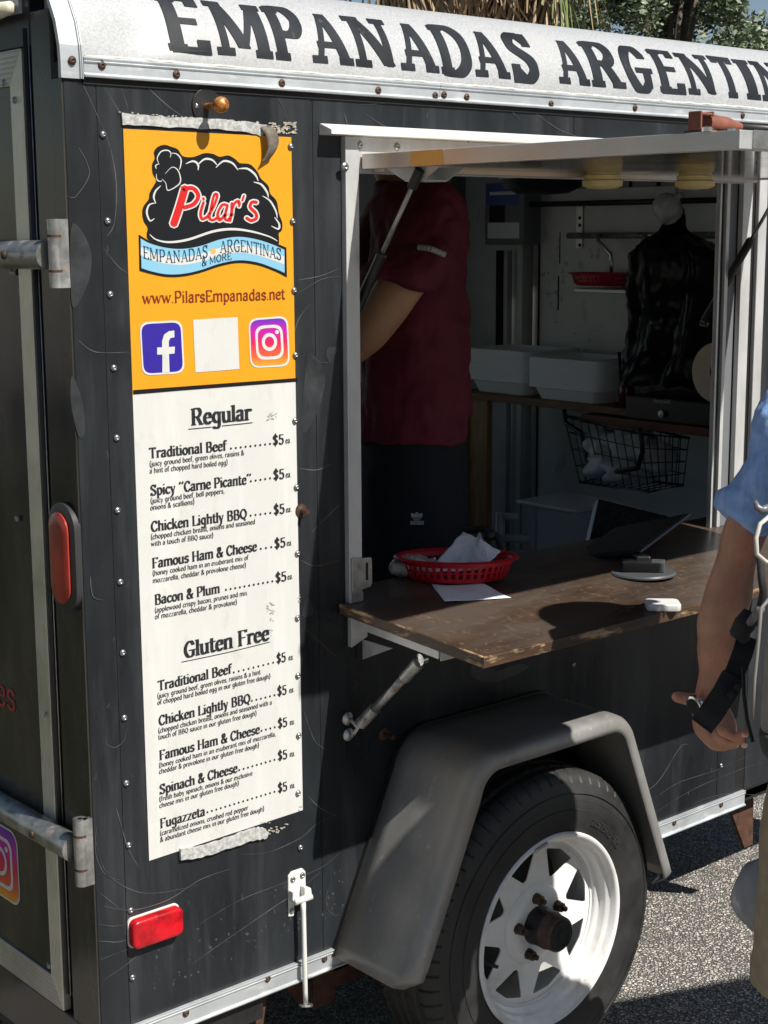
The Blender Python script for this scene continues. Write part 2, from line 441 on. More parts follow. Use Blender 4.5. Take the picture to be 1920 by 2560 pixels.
# ------------------------------------------------------------------ lettering: pen-stroke glyphs
# adv | straight strokes "x,y x,y;..." | curved strokes
GL = {
'a': (4.6, '3.3,4 3.3,0', '.9,4.1 1.9,5 3,4.7 3.3,3.8;3.3,2.9 1.4,2.6 .7,1.3 1.5,.1 2.8,.4 3.3,1.2'),
'b': (5, '1.1,7.4 1.1,0', '1.1,4 2.5,5 4,3.6 4,1.4 2.6,0 1.1,.9'),
'c': (4.2, '', '3.6,4 2.5,5 .9,3.6 .9,1.4 2.4,0 3.7,1'),
'd': (5, '3.9,7.4 3.9,0', '3.9,4 2.5,5 1,3.6 1,1.4 2.4,0 3.9,.9'),
'e': (4.4, '1,2.8 3.6,2.8', '3.6,2.8 3.4,4.4 2.2,5 .9,3.6 .9,1.4 2.3,0 3.7,1'),
'f': (3.2, '1.3,5.8 1.3,0;.3,4.9 2.6,4.9', '3,6.8 2.2,7.4 1.3,6.8 1.3,5.6'),
'g': (5, '3.8,5 3.8,-.6', '3.8,4 2.4,5 1,3.7 1,1.6 2.4,.3 3.8,1.2;3.8,-.6 3.3,-2 2,-2.3 .9,-1.6'),
'h': (5.2, '1.1,7.4 1.1,0;4,3.6 4,0', '1.1,3.8 2.6,5 3.8,4.6 4,3.5'),
'i': (2.3, '1.1,5 1.1,0;1.1,7 1.1,6.8', ''),
'j': (2.3, '1.3,5 1.3,-.8;1.3,7 1.3,6.8', '1.3,-.8 .9,-2.1 0,-2.2'),
'k': (4.9, '1.1,7.4 1.1,0;3.8,5 1.2,2.3;2.1,3.1 4.1,0', ''),
'l': (2.3, '1.1,7.4 1.1,0', ''),
'm': (7.8, '1.1,5 1.1,0;3.9,3.6 3.9,0;6.7,3.6 6.7,0', '1.1,3.8 2.6,5 3.7,4.6 3.9,3.5;3.9,3.8 5.4,5 6.5,4.6 6.7,3.5'),
'n': (5.2, '1.1,5 1.1,0;4,3.6 4,0', '1.1,3.8 2.6,5 3.8,4.6 4,3.5'),
'o': (4.8, '', '2.4,5 .9,3.6 .9,1.4 2.4,0 3.9,1.4 3.9,3.6 2.4,5'),
'p': (5, '1.1,5 1.1,-2.3', '1.1,4 2.5,5 4,3.6 4,1.4 2.6,0 1.1,.9'),
'q': (5, '3.9,5 3.9,-2.3', '3.9,4 2.5,5 1,3.6 1,1.4 2.4,0 3.9,.9'),
'r': (3.7, '1.1,5 1.1,0', '1.1,3.6 2,4.9 3.1,4.7 3.2,4.2'),
's': (4, '', '3.3,4.1 2.2,5 .9,4.1 1.2,2.9 2.9,2.2 3.3,1 2.1,0 .7,.9'),
't': (3.2, '1.3,6.6 1.3,1;.3,4.9 2.7,4.9', '1.3,1.2 1.9,.1 2.9,.6'),
'u': (5.1, '3.9,5 3.9,0;1,5 1,1.6', '1,1.6 1.6,.2 2.8,.2 3.9,1.3'),
'v': (4.6, '.7,5 2.3,.2;4,5 2.4,.2', ''),
'w': (6.8, '.7,5 2.1,.2;3.4,4.8 2.2,.2;3.4,4.8 4.7,.2;6.2,5 4.8,.2', ''),
'x': (4.6, '.7,5 3.9,0;3.8,5 .7,0', ''),
'y': (4.6, '.7,5 2.4,.5;4,5 2.3,.2', '2.4,.4 1.6,-1.8 .5,-2.1'),
'z': (4.4, '.8,4.8 3.7,4.8;3.7,4.8 .7,.2;.7,.2 3.8,.2', ''),
'A': (6.4, '.9,0 3.1,7.2;3.3,7.2 5.5,0;1.8,2.4 4.6,2.4', ''),
'B': (5.8, '1.3,7.4 1.3,0', '1.3,7.2 3.6,7.3 4.6,5.6 3.5,4 1.3,3.9;1.3,3.9 3.8,3.9 5,2 3.8,.1 1.3,.2'),
'C': (5.8, '', '5,5.6 4,7.2 2.4,7 1,4.8 1,2.4 2.4,.3 4,.1 5.1,1.7'),
'D': (6.2, '1.3,7.4 1.3,0', '1.3,7.2 3.6,7.2 5.2,5.4 5.2,2 3.6,.2 1.3,.2'),
'E': (5.4, '1.3,7.4 1.3,0;1.3,7.2 4.6,7.2;1.3,3.8 3.6,3.8;1.3,.2 4.8,.2;4.6,7 4.6,6.4;4.8,.4 4.8,1.1', ''),
'F': (5.2, '1.3,7.4 1.3,0;1.3,7.2 4.6,7.2;1.3,3.8 3.6,3.8;4.6,7 4.6,6.4', ''),
'G': (6.2, '5,2.9 5,.4;3.4,3.1 5.6,3.1', '5,5.6 4,7.2 2.4,7 1,4.8 1,2.4 2.4,.2 4,.1 5,1'),
'H': (6.6, '1.3,7.4 1.3,0;5.3,7.4 5.3,0;1.3,3.8 5.3,3.8', ''),
'I': (2.9, '1.4,7.4 1.4,0', ''),
'L': (5.2, '1.3,7.4 1.3,0;1.3,.2 4.7,.2;4.7,.4 4.7,1.1', ''),
'M': (8.2, '1.3,7.4 1.3,0;1.5,7.2 4,1;6.5,7.2 4.1,1;6.8,7.4 6.8,0', ''),
'N': (6.8, '1.3,7.4 1.3,0;1.4,7.2 5.3,.4;5.4,7.4 5.4,.3', ''),
'O': (6.4, '', '3.2,7.3 1,5.2 1,2.2 3.2,.1 5.4,2.2 5.4,5.2 3.2,7.3'),
'P': (5.6, '1.3,7.4 1.3,0', '1.3,7.2 3.8,7.3 4.9,5.4 3.8,3.4 1.3,3.4'),
'Q': (6.4, '3.2,1.2 4.8,-1.4', '3.2,7.3 1,5.2 1,2.2 3.2,.1 5.4,2.2 5.4,5.2 3.2,7.3'),
'R': (6.2, '1.3,7.4 1.3,0;3.2,3.6 5.2,0', '1.3,7.2 3.8,7.3 4.8,5.5 3.8,3.7 1.3,3.7'),
'S': (5.4, '4.4,7.3 4.4,5.6;.9,0 .9,1.8', '4.4,6 2.8,7.4 1.2,6.4 1.3,4.8 4,3 4.4,1.2 2.8,0 .9,1.2'),
'T': (5.8, '2.9,7.4 2.9,0;.6,7.2 5.2,7.2;.8,7 .8,6.5;5,7 5,6.5', ''),
'&': (6.2, '', '5.4,3.4 4,.8 2.2,-.1 .9,1.4 1.4,3.2 3.6,4.9 3.4,6.8 2.4,7.3 1.5,6.2 2.2,4.4 5.2,0'),
'$': (4.6, '2.3,8.2 2.3,-.8', '3.7,5.8 2.3,7.2 .9,6 1.2,4.6 3.4,3 3.7,1.4 2.3,.1 .8,1.3'),
'5': (4.6, '1.2,7.2 3.7,7.2;1.2,7.2 1.2,4.1', '1.2,4.1 2.6,4.6 3.8,3.2 3.6,1 2.2,0 .8,1'),
'0': (4.8, '', '2.4,7.3 .9,5.2 .9,2.2 2.4,.1 3.9,2.2 3.9,5.2 2.4,7.3'),
'1': (3, '1.5,7.4 1.5,0', ''),
'2': (4.6, '.8,.2 3.8,.2', '.9,5.8 2.2,7.3 3.7,6 3.4,4 .8,.3'),
'7': (4.4, '.8,7.2 3.8,7.2;3.8,7.2 1.7,0', ''),
'9': (4.6, '', '3.7,4.6 2.2,3.2 .9,4.8 2.2,7.3 3.7,5.6 3.6,2.4 1.4,0'),
'/': (3.4, '.4,-.6 3,7.8', ''),
'.': (2, '1,.25 1,.35', ''), ',': (2, '1.1,.4 .7,-1', ''),
"'": (2, '1.2,7.4 .8,5.6', ''), '“': (4.4, '1.3,7.2 .9,6;3.6,7.2 3.2,6', ''), '”': (4.4, '1.3,7.4 .9,6.2;3.6,7.4 3.2,6.2', ''),
'(': (2.8, '', '2.2,8 1,5.6 1,1.4 2.2,-1.4'), ')': (2.8, '', '.6,8 1.8,5.6 1.8,1.4 .6,-1.4'),
' ': (2.6, '', ''),
}

def _pts(s): return [tuple(float(c) for c in p.split(',')) for p in s.split()]

def smooth_poly(p, k=4):
    out = []
    n = len(p)
    closed = p[0] == p[-1]
    g = (lambda i: p[i % (n-1)]) if closed else (lambda i: p[max(0, min(n-1, i))])
    for i in range(n-1):
        a, b, c, d = g(i-1), g(i), g(i+1), g(i+2)
        for t in range(k):
            t /= k
            out.append(tuple(.5*((2*b[q])+(-a[q]+c[q])*t+(2*a[q]-5*b[q]+4*c[q]-d[q])*t*t+(-a[q]+3*b[q]-3*c[q]+d[q])*t**3) for q in (0, 1)))
    out.append(p[-1])
    return out

def hull(P):
    P = sorted(set(P))
    if len(P) < 3: return P
    def half(Q):
        h = []
        for p in Q:
            while len(h) > 1 and (h[-1][0]-h[-2][0])*(p[1]-h[-2][1])-(h[-1][1]-h[-2][1])*(p[0]-h[-2][0]) <= 1e-12: h.pop()
            h.append(p)
        return h[:-1]
    return half(P)+half(P[::-1])

def nib(a, b, wx, wy, rnd=False):
    if rnd:
        q = [(wx/2*cos(t*pi/4), wy/2*sin(t*pi/4)) for t in range(8)]
    else: q = [(-wx/2, -wy/2), (wx/2, -wy/2), (wx/2, wy/2), (-wx/2, wy/2)]
    return hull([(p[0]+o[0], p[1]+o[1]) for p in (a, b) for o in q])

def glyph(ch, wx, wy, serif=0., k=4, rnd=False):
    """list of convex polygons in font units"""
    adv, st, cu = GL.get(ch, GL['o'])
    out = []
    for s in st.split(';'):
        if not s: continue
        p = _pts(s)
        a, b = p[0], p[-1]
        w_ = wx
        if abs(a[0]-b[0]) > .3 and abs(a[1]-b[1]) > 2 and b[0] < a[0] and serif and ch != 'z': w_ = wx*.55
        if ch == 'A' and a[0] < b[0] and a[1] < b[1] and b[1]-a[1] > 3 and serif: w_ = wx*.55
        if ch in 'MN' and serif and abs(a[0]-b[0]) < .01 and not (ch == 'M' and a[0] > 5): w_ = wx*.62
        out.append(nib(a, b, w_, wy if abs(a[1]-b[1]) < 1.2*abs(a[0]-b[0]) or not serif or abs(a[1]-b[1]) < 1.8 or ch in 'zk7/' else .08, rnd))
        if serif and abs(a[1]-b[1]) > 2.4 and ch not in '()“”\'/,$57':
            for q in (a, b):
                if q[1] in (0., 7.4, 5.) or (q[1] == -2.3):
                    if q[1] == 5. and ch in 'mnriphjuky' and q[1] != b[1]:
                        out.append(nib((q[0]-serif, q[1]-wy/2), (q[0], q[1]-wy/2), .2, wy*1.1)); continue
                    yy = q[1]-wy/2 if q[1] > 3 else q[1]+wy/2
                    if ch in 'adu' and q[1] == 0.: out.append(nib((q[0], yy), (q[0]+serif, yy), .2, wy*1.1)); continue
                    if ch in 'bdhkl' and q[1] == 7.4: out.append(nib((q[0]-serif, yy), (q[0], yy), .2, wy*1.1)); continue
                    out.append(nib((q[0]-serif, yy), (q[0]+serif, yy), .2, wy*1.1))
    for s in cu.split(';'):
        if not s: continue
        p = smooth_poly(_pts(s), k)
        for a, b in zip(p, p[1:]): out.append(nib(a, b, wx, wy, rnd))
    return adv, [q for q in out if len(q) > 2]

def text_polys(s, wx, wy, serif=0., k=4, track=0., rnd=False):
    x = 0; out = []
    for ch in s:
        adv, ps = glyph(ch, wx, wy, serif, k, rnd)
        out += [[(px+x, py) for px, py in p] for p in ps]
        x += adv+track
    return x-track, out

def put_text(mb, s, P0, P1, cap, n, wx=.9, wy=.5, serif=0., k=3, base=.0004, track=0., up=None):
    """lay text so it runs exactly from P0 to P1 (3D); cap = capital height in metres; n = outward normal"""
    P0, P1 = V(P0), V(P1)
    L, ps = text_polys(s, wx, wy, serif, k, track)
    ex = (P1-P0)/L
    n = V(n).normalized()
    up = V(up) if up is not None else n.cross(ex).normalized()
    ey = up*(cap/7.4)
    for i, p in enumerate(ps):
        off = n*(base+(i % 9)*.000012)
        mb.add([P0+ex*x+ey*y+off for x, y in p], [tuple(range(len(p)))])
# ================================================================== SETTING
L_TR, W_TR = 2.56, 1.78     # trailer length and width
mb = MB(); mb.add([(-150, -150, 0), (150, -150, 0), (150, 150, 0), (-150, 150, 0)], [(0, 1, 2, 3)])
tag(mb.build('ground', K['asphalt'], loc=(0, 0, 0)), kind='structure')

m = MB(); rnd = random.Random(77)
for i in range(420):
    x, y = rnd.uniform(1.2, 2.8), rnd.uniform(-.4, .8); r = rnd.uniform(.002, .0065); a0 = rnd.uniform(0, 6)
    ring = [V((x+r*cos(a0+t*pi/3)*rnd.uniform(.7, 1.2), y+r*sin(a0+t*pi/3)*rnd.uniform(.7, 1.2), .0)) for t in range(6)]
    tp = [V((p.x*.5+x*.5, p.y*.5+y*.5, r*rnd.uniform(.6, 1))) for p in ring]
    m.add(ring+tp, [(k, (k+1) % 6, (k+1) % 6+6, k+6) for k in range(6)]+[tuple(range(6, 12))])
tag(m.build('gravel', mat('loose_stone', (.42, .39, .35), .8, var=.45, vs=18), loc=(0, 0, 0)), kind='stuff')

def grass_field():
    mb = MB(); rnd = random.Random(3)
    for i in range(2600):
        x = rnd.uniform(-3.6, 1.1); y = rnd.uniform(.95, 4.2)
        if x > -.2 and y > 1.9: continue
        h = rnd.uniform(.04, .13); a = rnd.uniform(0, 2*pi); b = rnd.uniform(.1, .7)*h
        dx, dy = cos(a), sin(a)
        w_ = .004
        p = V((x, y, .004)); s = V((-dy, dx, 0))*w_
        mb.add([p-s, p+s, p+V((dx*b*.5, dy*b*.5, h*.6))+s*.7, p+V((dx*b, dy*b, h)), p+V((dx*b*.5, dy*b*.5, h*.6))-s*.7], [(0, 1, 2, 3, 4)])
    g = mb.build('grass', K['grass'], loc=(0, 0, 0)); tag(g, kind='stuff')
    m2 = MB(); m2.add([(-9, .93, .004), (1.15, .93, .004), (1.15, 9, .004), (-9, 9, .004)], [(0, 1, 2, 3)])
    tag(m2.build('grass_verge', mat('verge_soil', (.035, .04, .018), .95, var=.5, vs=20, bump=1, bs=60), loc=(0, 0, 0)), kind='structure')
grass_field()

# ================================================================== TRAILER
TR = thing('food_trailer', 'black food trailer with silver rounded roof edge and open serving window', 'food trailer', (0, 0, 0))
K['shell'] = mat('shell_white', (.45, .46, .46), .5)

def yw(x, z): return -.0021-.0008*sin(x*9)*cos(z*5.2)-.0004*sin(x*23+z*11)
# side wall: separate sheets with fine seams, butted, on a backing skin
panels = [(.0605, .500, .366, 2.0), (.502, 1.190, 1.952, 2.0), (1.192, 1.80, 1.952, 2.0),
          (.502, .999, .366, 1.045), (1.001, 1.751, .366, 1.045), (1.753, 1.826, .366, 1.045), (.502, .566, 1.045, 1.952),
          (1.866, 2.54, .366, 2.0), (.002, .0585, .366, 2.0)]
for i, (x0, x1, z0, z1) in enumerate(panels):
    m = MB()
    nx = max(2, int((x1-x0)/.03)); nz = max(2, int((z1-z0)/.03))
    def fn(u, v, x0=x0, x1=x1, z0=z0, z1=z1, i=i):
        x = x0+(x1-x0)*u; z = z0+(z1-z0)*v
        e = min(x-x0, x1-x, z-z0, z1-z)
        return V((x, yw(x, z) if e > 1e-6 else -.0012, z))
    m.grid(fn, nx, nz)
    m.build('wall_panel', K['black_panel'], TR, smooth=True)
m = MB()
m.box((.0, .0, .34), (.604, .03, 2.03)); m.box((.604, .0, .34), (1.76, .03, 1.03)); m.box((.604, .0, 1.93), (1.76, .03, 2.03)); m.box((1.76, .0, .34), (2.56, .03, 2.03))
m.build('side_frame', K['dark'], TR)
# strips between the serving window and the next panel
m = MB(); m.box((1.8262, -.012, 1.045), (1.858, .0, 1.952)); m.build('door_trim', K['frame_alu'], TR, bevel=.002)
m = MB(); m.box((1.861, -.006, 1.0), (1.8655, 0, 2.0)); m.build('door_edge_trim', K['alu'], TR)

# pinstripe swirls faded into the paint
def arc_pts(p, k=10): return smooth_poly(p, k)
SW = [  # photo points
 [(205, 205), (262, 330), (283, 400), (292, 480), (285, 560), (268, 590)], [(255, 208), (300, 280), (330, 320)],
 [(300, 210), (320, 270)], [(370, 220), (420, 265), (455, 290)], [(196, 368), (214, 400), (222, 440), (190, 490), (172, 492)],
 [(258, 620), (300, 670), (338, 690)], [(195, 850), (240, 880), (330, 880)], [(1040, 212), (1000, 250)],
 [(600, 2135), (670, 2130), (750, 2095), (790, 2060), (830, 2040)], [(260, 2265), (330, 2275), (420, 2250), (500, 2200), (575, 2172)],
 [(250, 2232), (300, 2272)], [(240, 2105), (265, 2180), (330, 2225), (400, 2232), (500, 2212)],
 [(290, 2020), (302, 2060), (320, 2120), (348, 2170)], [(242, 2060), (238, 2130), (262, 2185), (300, 2200)],
 [(500, 2310), (600, 2250), (700, 2210), (800, 2170), (850, 2130)], [(480, 2410), (580, 2340), (680, 2270), (740, 2230), (800, 2180)],
 [(820, 2220), (815, 2265), (835, 2287), (850, 2286)], [(245, 2310), (280, 2315), (316, 2312)], [(245, 2352), (290, 2355), (316, 2350)],
 [(248, 2400), (300, 2380), (352, 2360)], [(260, 2450), (330, 2400), (380, 2350)],
 [(745, 700), (800, 690), (850, 670)], [(742, 735), (800, 700), (852, 690)], [(775, 885), (800, 905), (830, 905)],
 [(745, 1170), (790, 1175), (830, 1160)], [(752, 1400), (790, 1415), (850, 1400)], [(760, 1780), (785, 1850), (815, 1875)],
 [(225, 1440), (232, 1490), (258, 1500)], [(265, 1845), (268, 1862), (290, 1868), (310, 1850), (318, 1820)],
 [(860, 282), (868, 312)], [(908, 282), (960, 315), (975, 318)], [(1620, 2010), (1690, 1960), (1790, 1925), (1890, 1880)],
 [(1640, 2030), (1740, 1970), (1860, 1920), (1915, 1905)], [(1580, 1990), (1640, 1960), (1700, 1870), (1720, 1862)],
 [(1730, 2010), (1810, 1985), (1915, 1990)], [(770, 1990), (800, 2020), (840, 2040)], [(730, 860), (745, 800), (775, 760)],
 [(900, 262), (1020, 258), (1150, 268), (1250, 272)], [(1000, 240), (1120, 236), (1300, 250)], [(1260, 260), (1300, 300)],
 [(690, 235), (720, 300)], [(1340, 285), (1400, 325), (1455, 345)], [(780, 1330), (840, 1270), (850, 1265)], [(760, 1570), (850, 1650)]]
m = MB()
for i, s in enumerate(SW):
    pp = arc_pts(s, 8)
    wd = .00045 if i % 3 else .0007
    W3 = [at(a, b, 'y', -.002) for a, b in pp]
    for p_ in W3: p_.y = yw(p_.x, p_.z)-.00028-.00002*(i % 5)
    for j in range(len(W3)-1):
        a, b = W3[j], W3[j+1]; d = (b-a).normalized(); n = V((d.z, 0, -d.x))*wd*(.35+.65*sin(pi*(j+.5)/(len(W3)-1)))
        m.add([a-n, b-n, b+n, a+n], [(0, 1, 2, 3)])
m.build('pinstripe_swirls', K['ghost'], TR)
BL = [[(770, 880), (812, 930), (800, 1010), (765, 1080), (752, 1060), (760, 960)], [(180, 560), (225, 620), (222, 700), (185, 770), (176, 700)],
     
      [(180, 940), (205, 1000), (212, 1080), (196, 1090), (178, 1010)],
      [(1190, 1655), (1235, 1690), (1290, 1660), (1320, 1670), (1235, 1705), (1180, 1690)], [(820, 870), (840, 868), (840, 880), (826, 905), (815, 890)],
      [(765, 1500), (775, 1495), (782, 1535), (755, 1540)]]
for i, s in enumerate(BL):
    pp = smooth_poly(s+[s[0]], 6)[:-1]
    Q = [at(a, b, 'y', -.002) for a, b in pp]
    for p_ in Q: p_.y = yw(p_.x, p_.z)-.0002
    c_ = sum(Q, V((0, 0, 0)))/len(Q); c_.y = yw(c_.x, c_.z)-.0002
    m = MB(); m.add([c_]+Q, [(0, k+1, (k+1) % len(Q)+1) for k in range(len(Q))])
    m.build('faded_flame_shape', K['ghost2'], TR)

# ---- roof
RR = .17
def roofp(s, x, off=0):
    r = RR+off
    if s < RR*pi/2:
        t = s/RR
        return V((x, RR-r*cos(t), 2.03+r*sin(t)))
    q = s-RR*pi/2
    return V((x, RR+q, 2.03+r-.0*q))
m = MB()
def dent(s, x):
    d = math.exp(-((x-.15)**2/.004+(s-.055)**2/.0016))*.008 - math.exp(-((x-.215)**2/.0016+(s-.022)**2/.0003))*.004
    return d+.0008*sin(x*31)*sin(s*40)*(1 if s < .235 else 0)
def roofd(s, x, off=0):
    d = dent(s, x)
    return roofp(s, x, off)+V((0, d, -d*.3))
def rf(u, v):
    x = 2.56*u; s = RR*pi/2*v/.75 if v < .75 else RR*pi/2+1.44*(v-.75)/.25
    return roofd(s, x)
m.grid(rf, 420, 65)
m.build('roof_skin', K['roof'], TR, smooth=True)
# rail under the roof skin, in two lengths
def rail(x0, x1, z0, z1, name, nrib=True, y0=-.0075):
    m = MB()
    h = z1-z0
    prof = [(0, z0), (y0-.004, z0), (y0-.005, z0+.0035), (y0-.001, z0+.005), (y0, z0+.007), (y0, z1-.010), (y0-.0028, z1-.008), (y0-.0028, z1-.006), (y0, z1-.005), (y0-.003, z1-.003), (y0-.003, z1), (0, z1)]
    vs = [(x, y, z) for x in (x0, x1) for y, z in prof]
    n = len(prof)
    m.add(vs, [tuple(range(n)), tuple(range(n, 2*n))[::-1]]+[(i, i+n, (i+1) % n+n, (i+1) % n) for i in range(n)])
    return m.build(name, K['alu'], TR, bevel=.0007)
rail(.036, .8065, 2.007, 2.0385, 'roof_rail')
rail(.8075, 2.56, 2.007, 2.0385, 'roof_rail')
m = MB(); m.box((.036, -.004, 1.997), (2.56, -.0005, 2.0068)); m.build('rail_gasket', K['dark'], TR)
# sealant bead along the top of the rail
m = MB()
pts = [V((x/100, -.006+random.uniform(-.0008, .0008), 2.0405+random.uniform(-.001, .001))) for x in range(4, 256, 2)]
m.tube(pts, .0022, 6); m.build('sealant_bead', mat('aged_sealant', (.62, .6, .55), .6, var=.25, vs=60), TR, smooth=True)
# end cap trim following the roof edge
m = MB()
n = 26
def capring(x0, x1, o):
    vs = []
    S = [0]+[(RR*pi/2+1.44)*(k/n)**1.3 for k in range(1, n+1)]
    for s in S: vs.append((roofp(s, x0, o), roofp(s, x1, o)))
    return vs
for x0, x1, o in ((-.006, -.0035, .009), (-.0035, .029, .006), (.029, .0305, .0095), (.0305, .032, .006), (.032, .0335, .0095), (.0335, .0355, .007)):
    R0 = capring(x0, x1, .0005); R1 = capring(x0, x1, o)
    base = [(V((x0, 0, 2.004)), V((x1, 0, 2.004)))], [(V((x0, -o, 2.004)), V((x1, -o, 2.004)))]
    R0 = base[0]+R0; R1 = base[1]+R1
    for i in range(len(R0)-1):
        m.hexa([R0[i][0], R0[i][1], R1[i][1], R1[i][0]], [R0[i+1][0], R0[i+1][1], R1[i+1][1], R1[i+1][0]])
m.build('roof_end_trim', K['alu'], TR)

# ---- roof lettering
LET = [('E', .205, .290), ('M', .302, .420), ('P', .426, .502), ('A', .508, .603), ('N', .608, .712), ('A', .718, .815), ('D', .822, .909), ('A', .912, 1.008), ('S', 1.018, 1.094),
       ('A', 1.150, 1.245), ('R', 1.252, 1.358), ('G', 1.366, 1.458), ('E', 1.474, 1.560), ('N', 1.570, 1.680), ('T', 1.690, 1.775), ('I', 1.784, 1.838), ('N', 1.846, 1.950), ('A', 1.955, 2.04), ('S', 2.05, 2.13)]
cap = .107/7.4
for li, (ch, xa, xb) in enumerate(LET):
    m = MB()
    wx = 1.75
    adv, ps = glyph(ch, wx, .85, 1.15 if ch not in 'S' else 0, 6)
    allx = [p[0] for q in ps for p in q]
    x0, x1 = min(allx), max(allx)
    for i, q in enumerate(ps):
        # cut each piece so it bends with the roof skin
        bm = bmesh.new()
        vs = [bm.verts.new((p[0], p[1], 0)) for p in q]
        bm.faces.new(vs)
        for k in range(1, 22):
            bmesh.ops.bisect_plane(bm, geom=bm.verts[:]+bm.edges[:]+bm.faces[:], plane_co=(0, k*.36-.1, 0), plane_no=(0, 1, 0))
        bm.verts.index_update()
        V3 = [roofd(.031+v.co.y*cap, xa+(v.co.x-x0)/(x1-x0)*(xb-xa), .0014+.00003*(i % 8)) for v in bm.verts]
        m.add(V3, [tuple(v.index for v in f.verts) for f in bm.faces])
        bm.free()
    m.build('roof_letter', K['vinyl'], TR)

# ---- screws
def screw_mesh(name, m, r=.0048):
    b = MB()
    b.lathe([(r*1.25, 0), (r*1.2, .0006), (r*.95, .0022), (r*.5, .0032), (r*.42, .0033), (r*.40, .0012), (0, .0012)], (0, 0, 0), (0, -1, 0), 12)
    o = b.build(name, m, None, smooth=True, loc=(0, 0, 0))
    return o
S0 = screw_mesh('screw', K['screw']); S1 = screw_mesh('screw', K['screw_rust'], .0058)
S0.parent = TR; S1.parent = TR
_u = [False, False]
def put_screw(px, py, kind=0, y=-.0032):
    src = (S0, S1)[kind]
    p = at(px, py, 'y', y)
    if not _u[kind]: o = src; _u[kind] = True; o.location = p
    else: o = copy_part(src, TR, p)
    o.rotation_euler = (0, random.uniform(0, 6), 0)
    o.scale = (1, 1, 1)
    return o
for p in [(258, 336), (269.5, 552.5), (276, 736), (285, 920), (292, 1095), (294, 1276), (301, 1455), (307, 1632), (311, 1795), (316, 1958), (322, 2113), (327, 2276), (331.5, 2444)]: put_screw(*p)
for p in [(727, 366), (732, 553), (736, 726), (739, 888), (738, 1052), (741.5, 1218), (744, 1383.5), (744, 1545), (745, 1689), (747, 1839), (745.5, 1983), (751.5, 2119)]: put_screw(*p, y=-.0048)
for p in [(181, 151), (255, 163.5), (441.5, 186), (705, 208), (946, 226), (1088.5, 239), (1110.5, 237), (1167, 243), (1378, 260), (1588, 270), (1857, 289)]: put_screw(*p, kind=1, y=-.0085)
for p in [(669.5, 2447), (811.5, 2397.5), (465, 2533.6), (1686, 2057), (1803, 2012)]: put_screw(*p, kind=1, y=-.0085)
put_screw(1803, 1914); put_screw(849, 329, 1, -.012)
for p in [(1171, 347)]: put_screw(*p, kind=1, y=-.012)
put_screw(1434, 1661)

# ---- bottom rail
rail(.0, 1.862, .326, .3665, 'bottom_rail')
m = MB(); m.box((.02, .22, .26), (2.50, .27, .33)); m.box((.0, 1.50, .26), (2.5, 1.55, .33)); m.box((.0, .05, .24), (.05, 1.70, .33)); m.box((.05, .01, .27), (.36, .03, .33)); m.box((.1, .0, .332), (2.56, 1.74, .36))
m.build('chassis', mat('chassis_paint', (.012, .012, .012), .55, var=.5, vs=20), TR)
m = MB()
m.hexa([(.335, .03, .325), (.39, .03, .325), (.39, .045, .325), (.335, .045, .325)], [(.36, .03, .22), (.37, .03, .22), (.37, .045, .22), (.36, .045, .22)])
m.build('rusty_bracket', K['rust'], TR); m = MB()
m.hexa([(1.86, .05, .335), (1.98, .05, .335), (1.98, .06, .335), (1.86, .06, .335)], [(1.95, .05, .17), (1.985, .05, .17), (1.985, .06, .17), (1.95, .06, .17)])
m.build('rusty_bracket', K['rust'], TR)
m = MB()
m.bar((.52, .12, .235), (1.36, .12, .235), .05, .035)
m.bar((.50, .12, .29), (.55, .12, .20), .04, .03); m.box((.545, .09, .19), (.60, .14, .33))
m.build('leaf_spring', K['rust'], TR)
m = MB(); m.bar((.22, .06, .285), (.36, .12, .215), .006, .04); m.build('step_bracket', K['steel'], TR)

# ---- menu sheet: its own thing
MN = thing('menu_sign', 'tall orange and white menu sheet stuck to the black wall beside the window', 'menu sign', (.109, -.003, .664))
def q4(c, y):
    return [at(a, b, 'y', y) for a, b in c]
m = MB()
bl, br, tr_, tl = (373, 2152), (757, 2025), (728, 343), (308, 322)
NX, NZ = 12, 60
P = q4((bl, br, tr_, tl), -.0030)
edge = [(335, 985), (743, 952)]
def mfn(u, v, y=-.0032):
    a = P[0].lerp(P[1], u); b = P[3].lerp(P[2], u); p = a.lerp(b, v)
    q = .0003*sin(u*7+v*13)*sin(v*31)*min(1, u*6, (1-u)*6)
    return V((p.x, y-abs(q)*.5, p.z))
zs = (at(540, 985-15, 'y', 0).z-P[0].z)/(P[3].z-P[0].z)
m = MB(); m.grid(lambda u, v: mfn(u, v*zs), NX, 36); m.build('menu_sheet', K['pwhite'], MN, smooth=True)
m = MB(); m.grid(lambda u, v: mfn(u, zs+.0005+v*(.9995-zs)), NX, 24); m.build('header_sheet', K['orange'], MN, smooth=True)
m = MB(); m.add([p+V((0, .0008, 0)) for p in P]+[p+V((0, .0002, 0)) for p in P], [(3, 2, 1, 0), (4, 5, 6, 7), (0, 1, 5, 4), (1, 2, 6, 5), (2, 3, 7, 6), (3, 0, 4, 7)]); m.build('backing_sheet', K['pwhite'], MN)
YL = -.0040
m = MB()
c3 = lambda x, y: (280+x*.31646, 300+y*.31646)
c4 = lambda x, y: (320+x*.28931, 960+y*.28931)
c5 = lambda x, y: (350+x*.27129, 1580+y*.27129)
def poly(mb, cf, pts, y, k=0):
    if k: pts = smooth_poly(list(pts)+[pts[0]], k)[:-1]
    mb.add([at(*cf(*p), 'y', y) for p in pts], [tuple(range(len(pts)))])
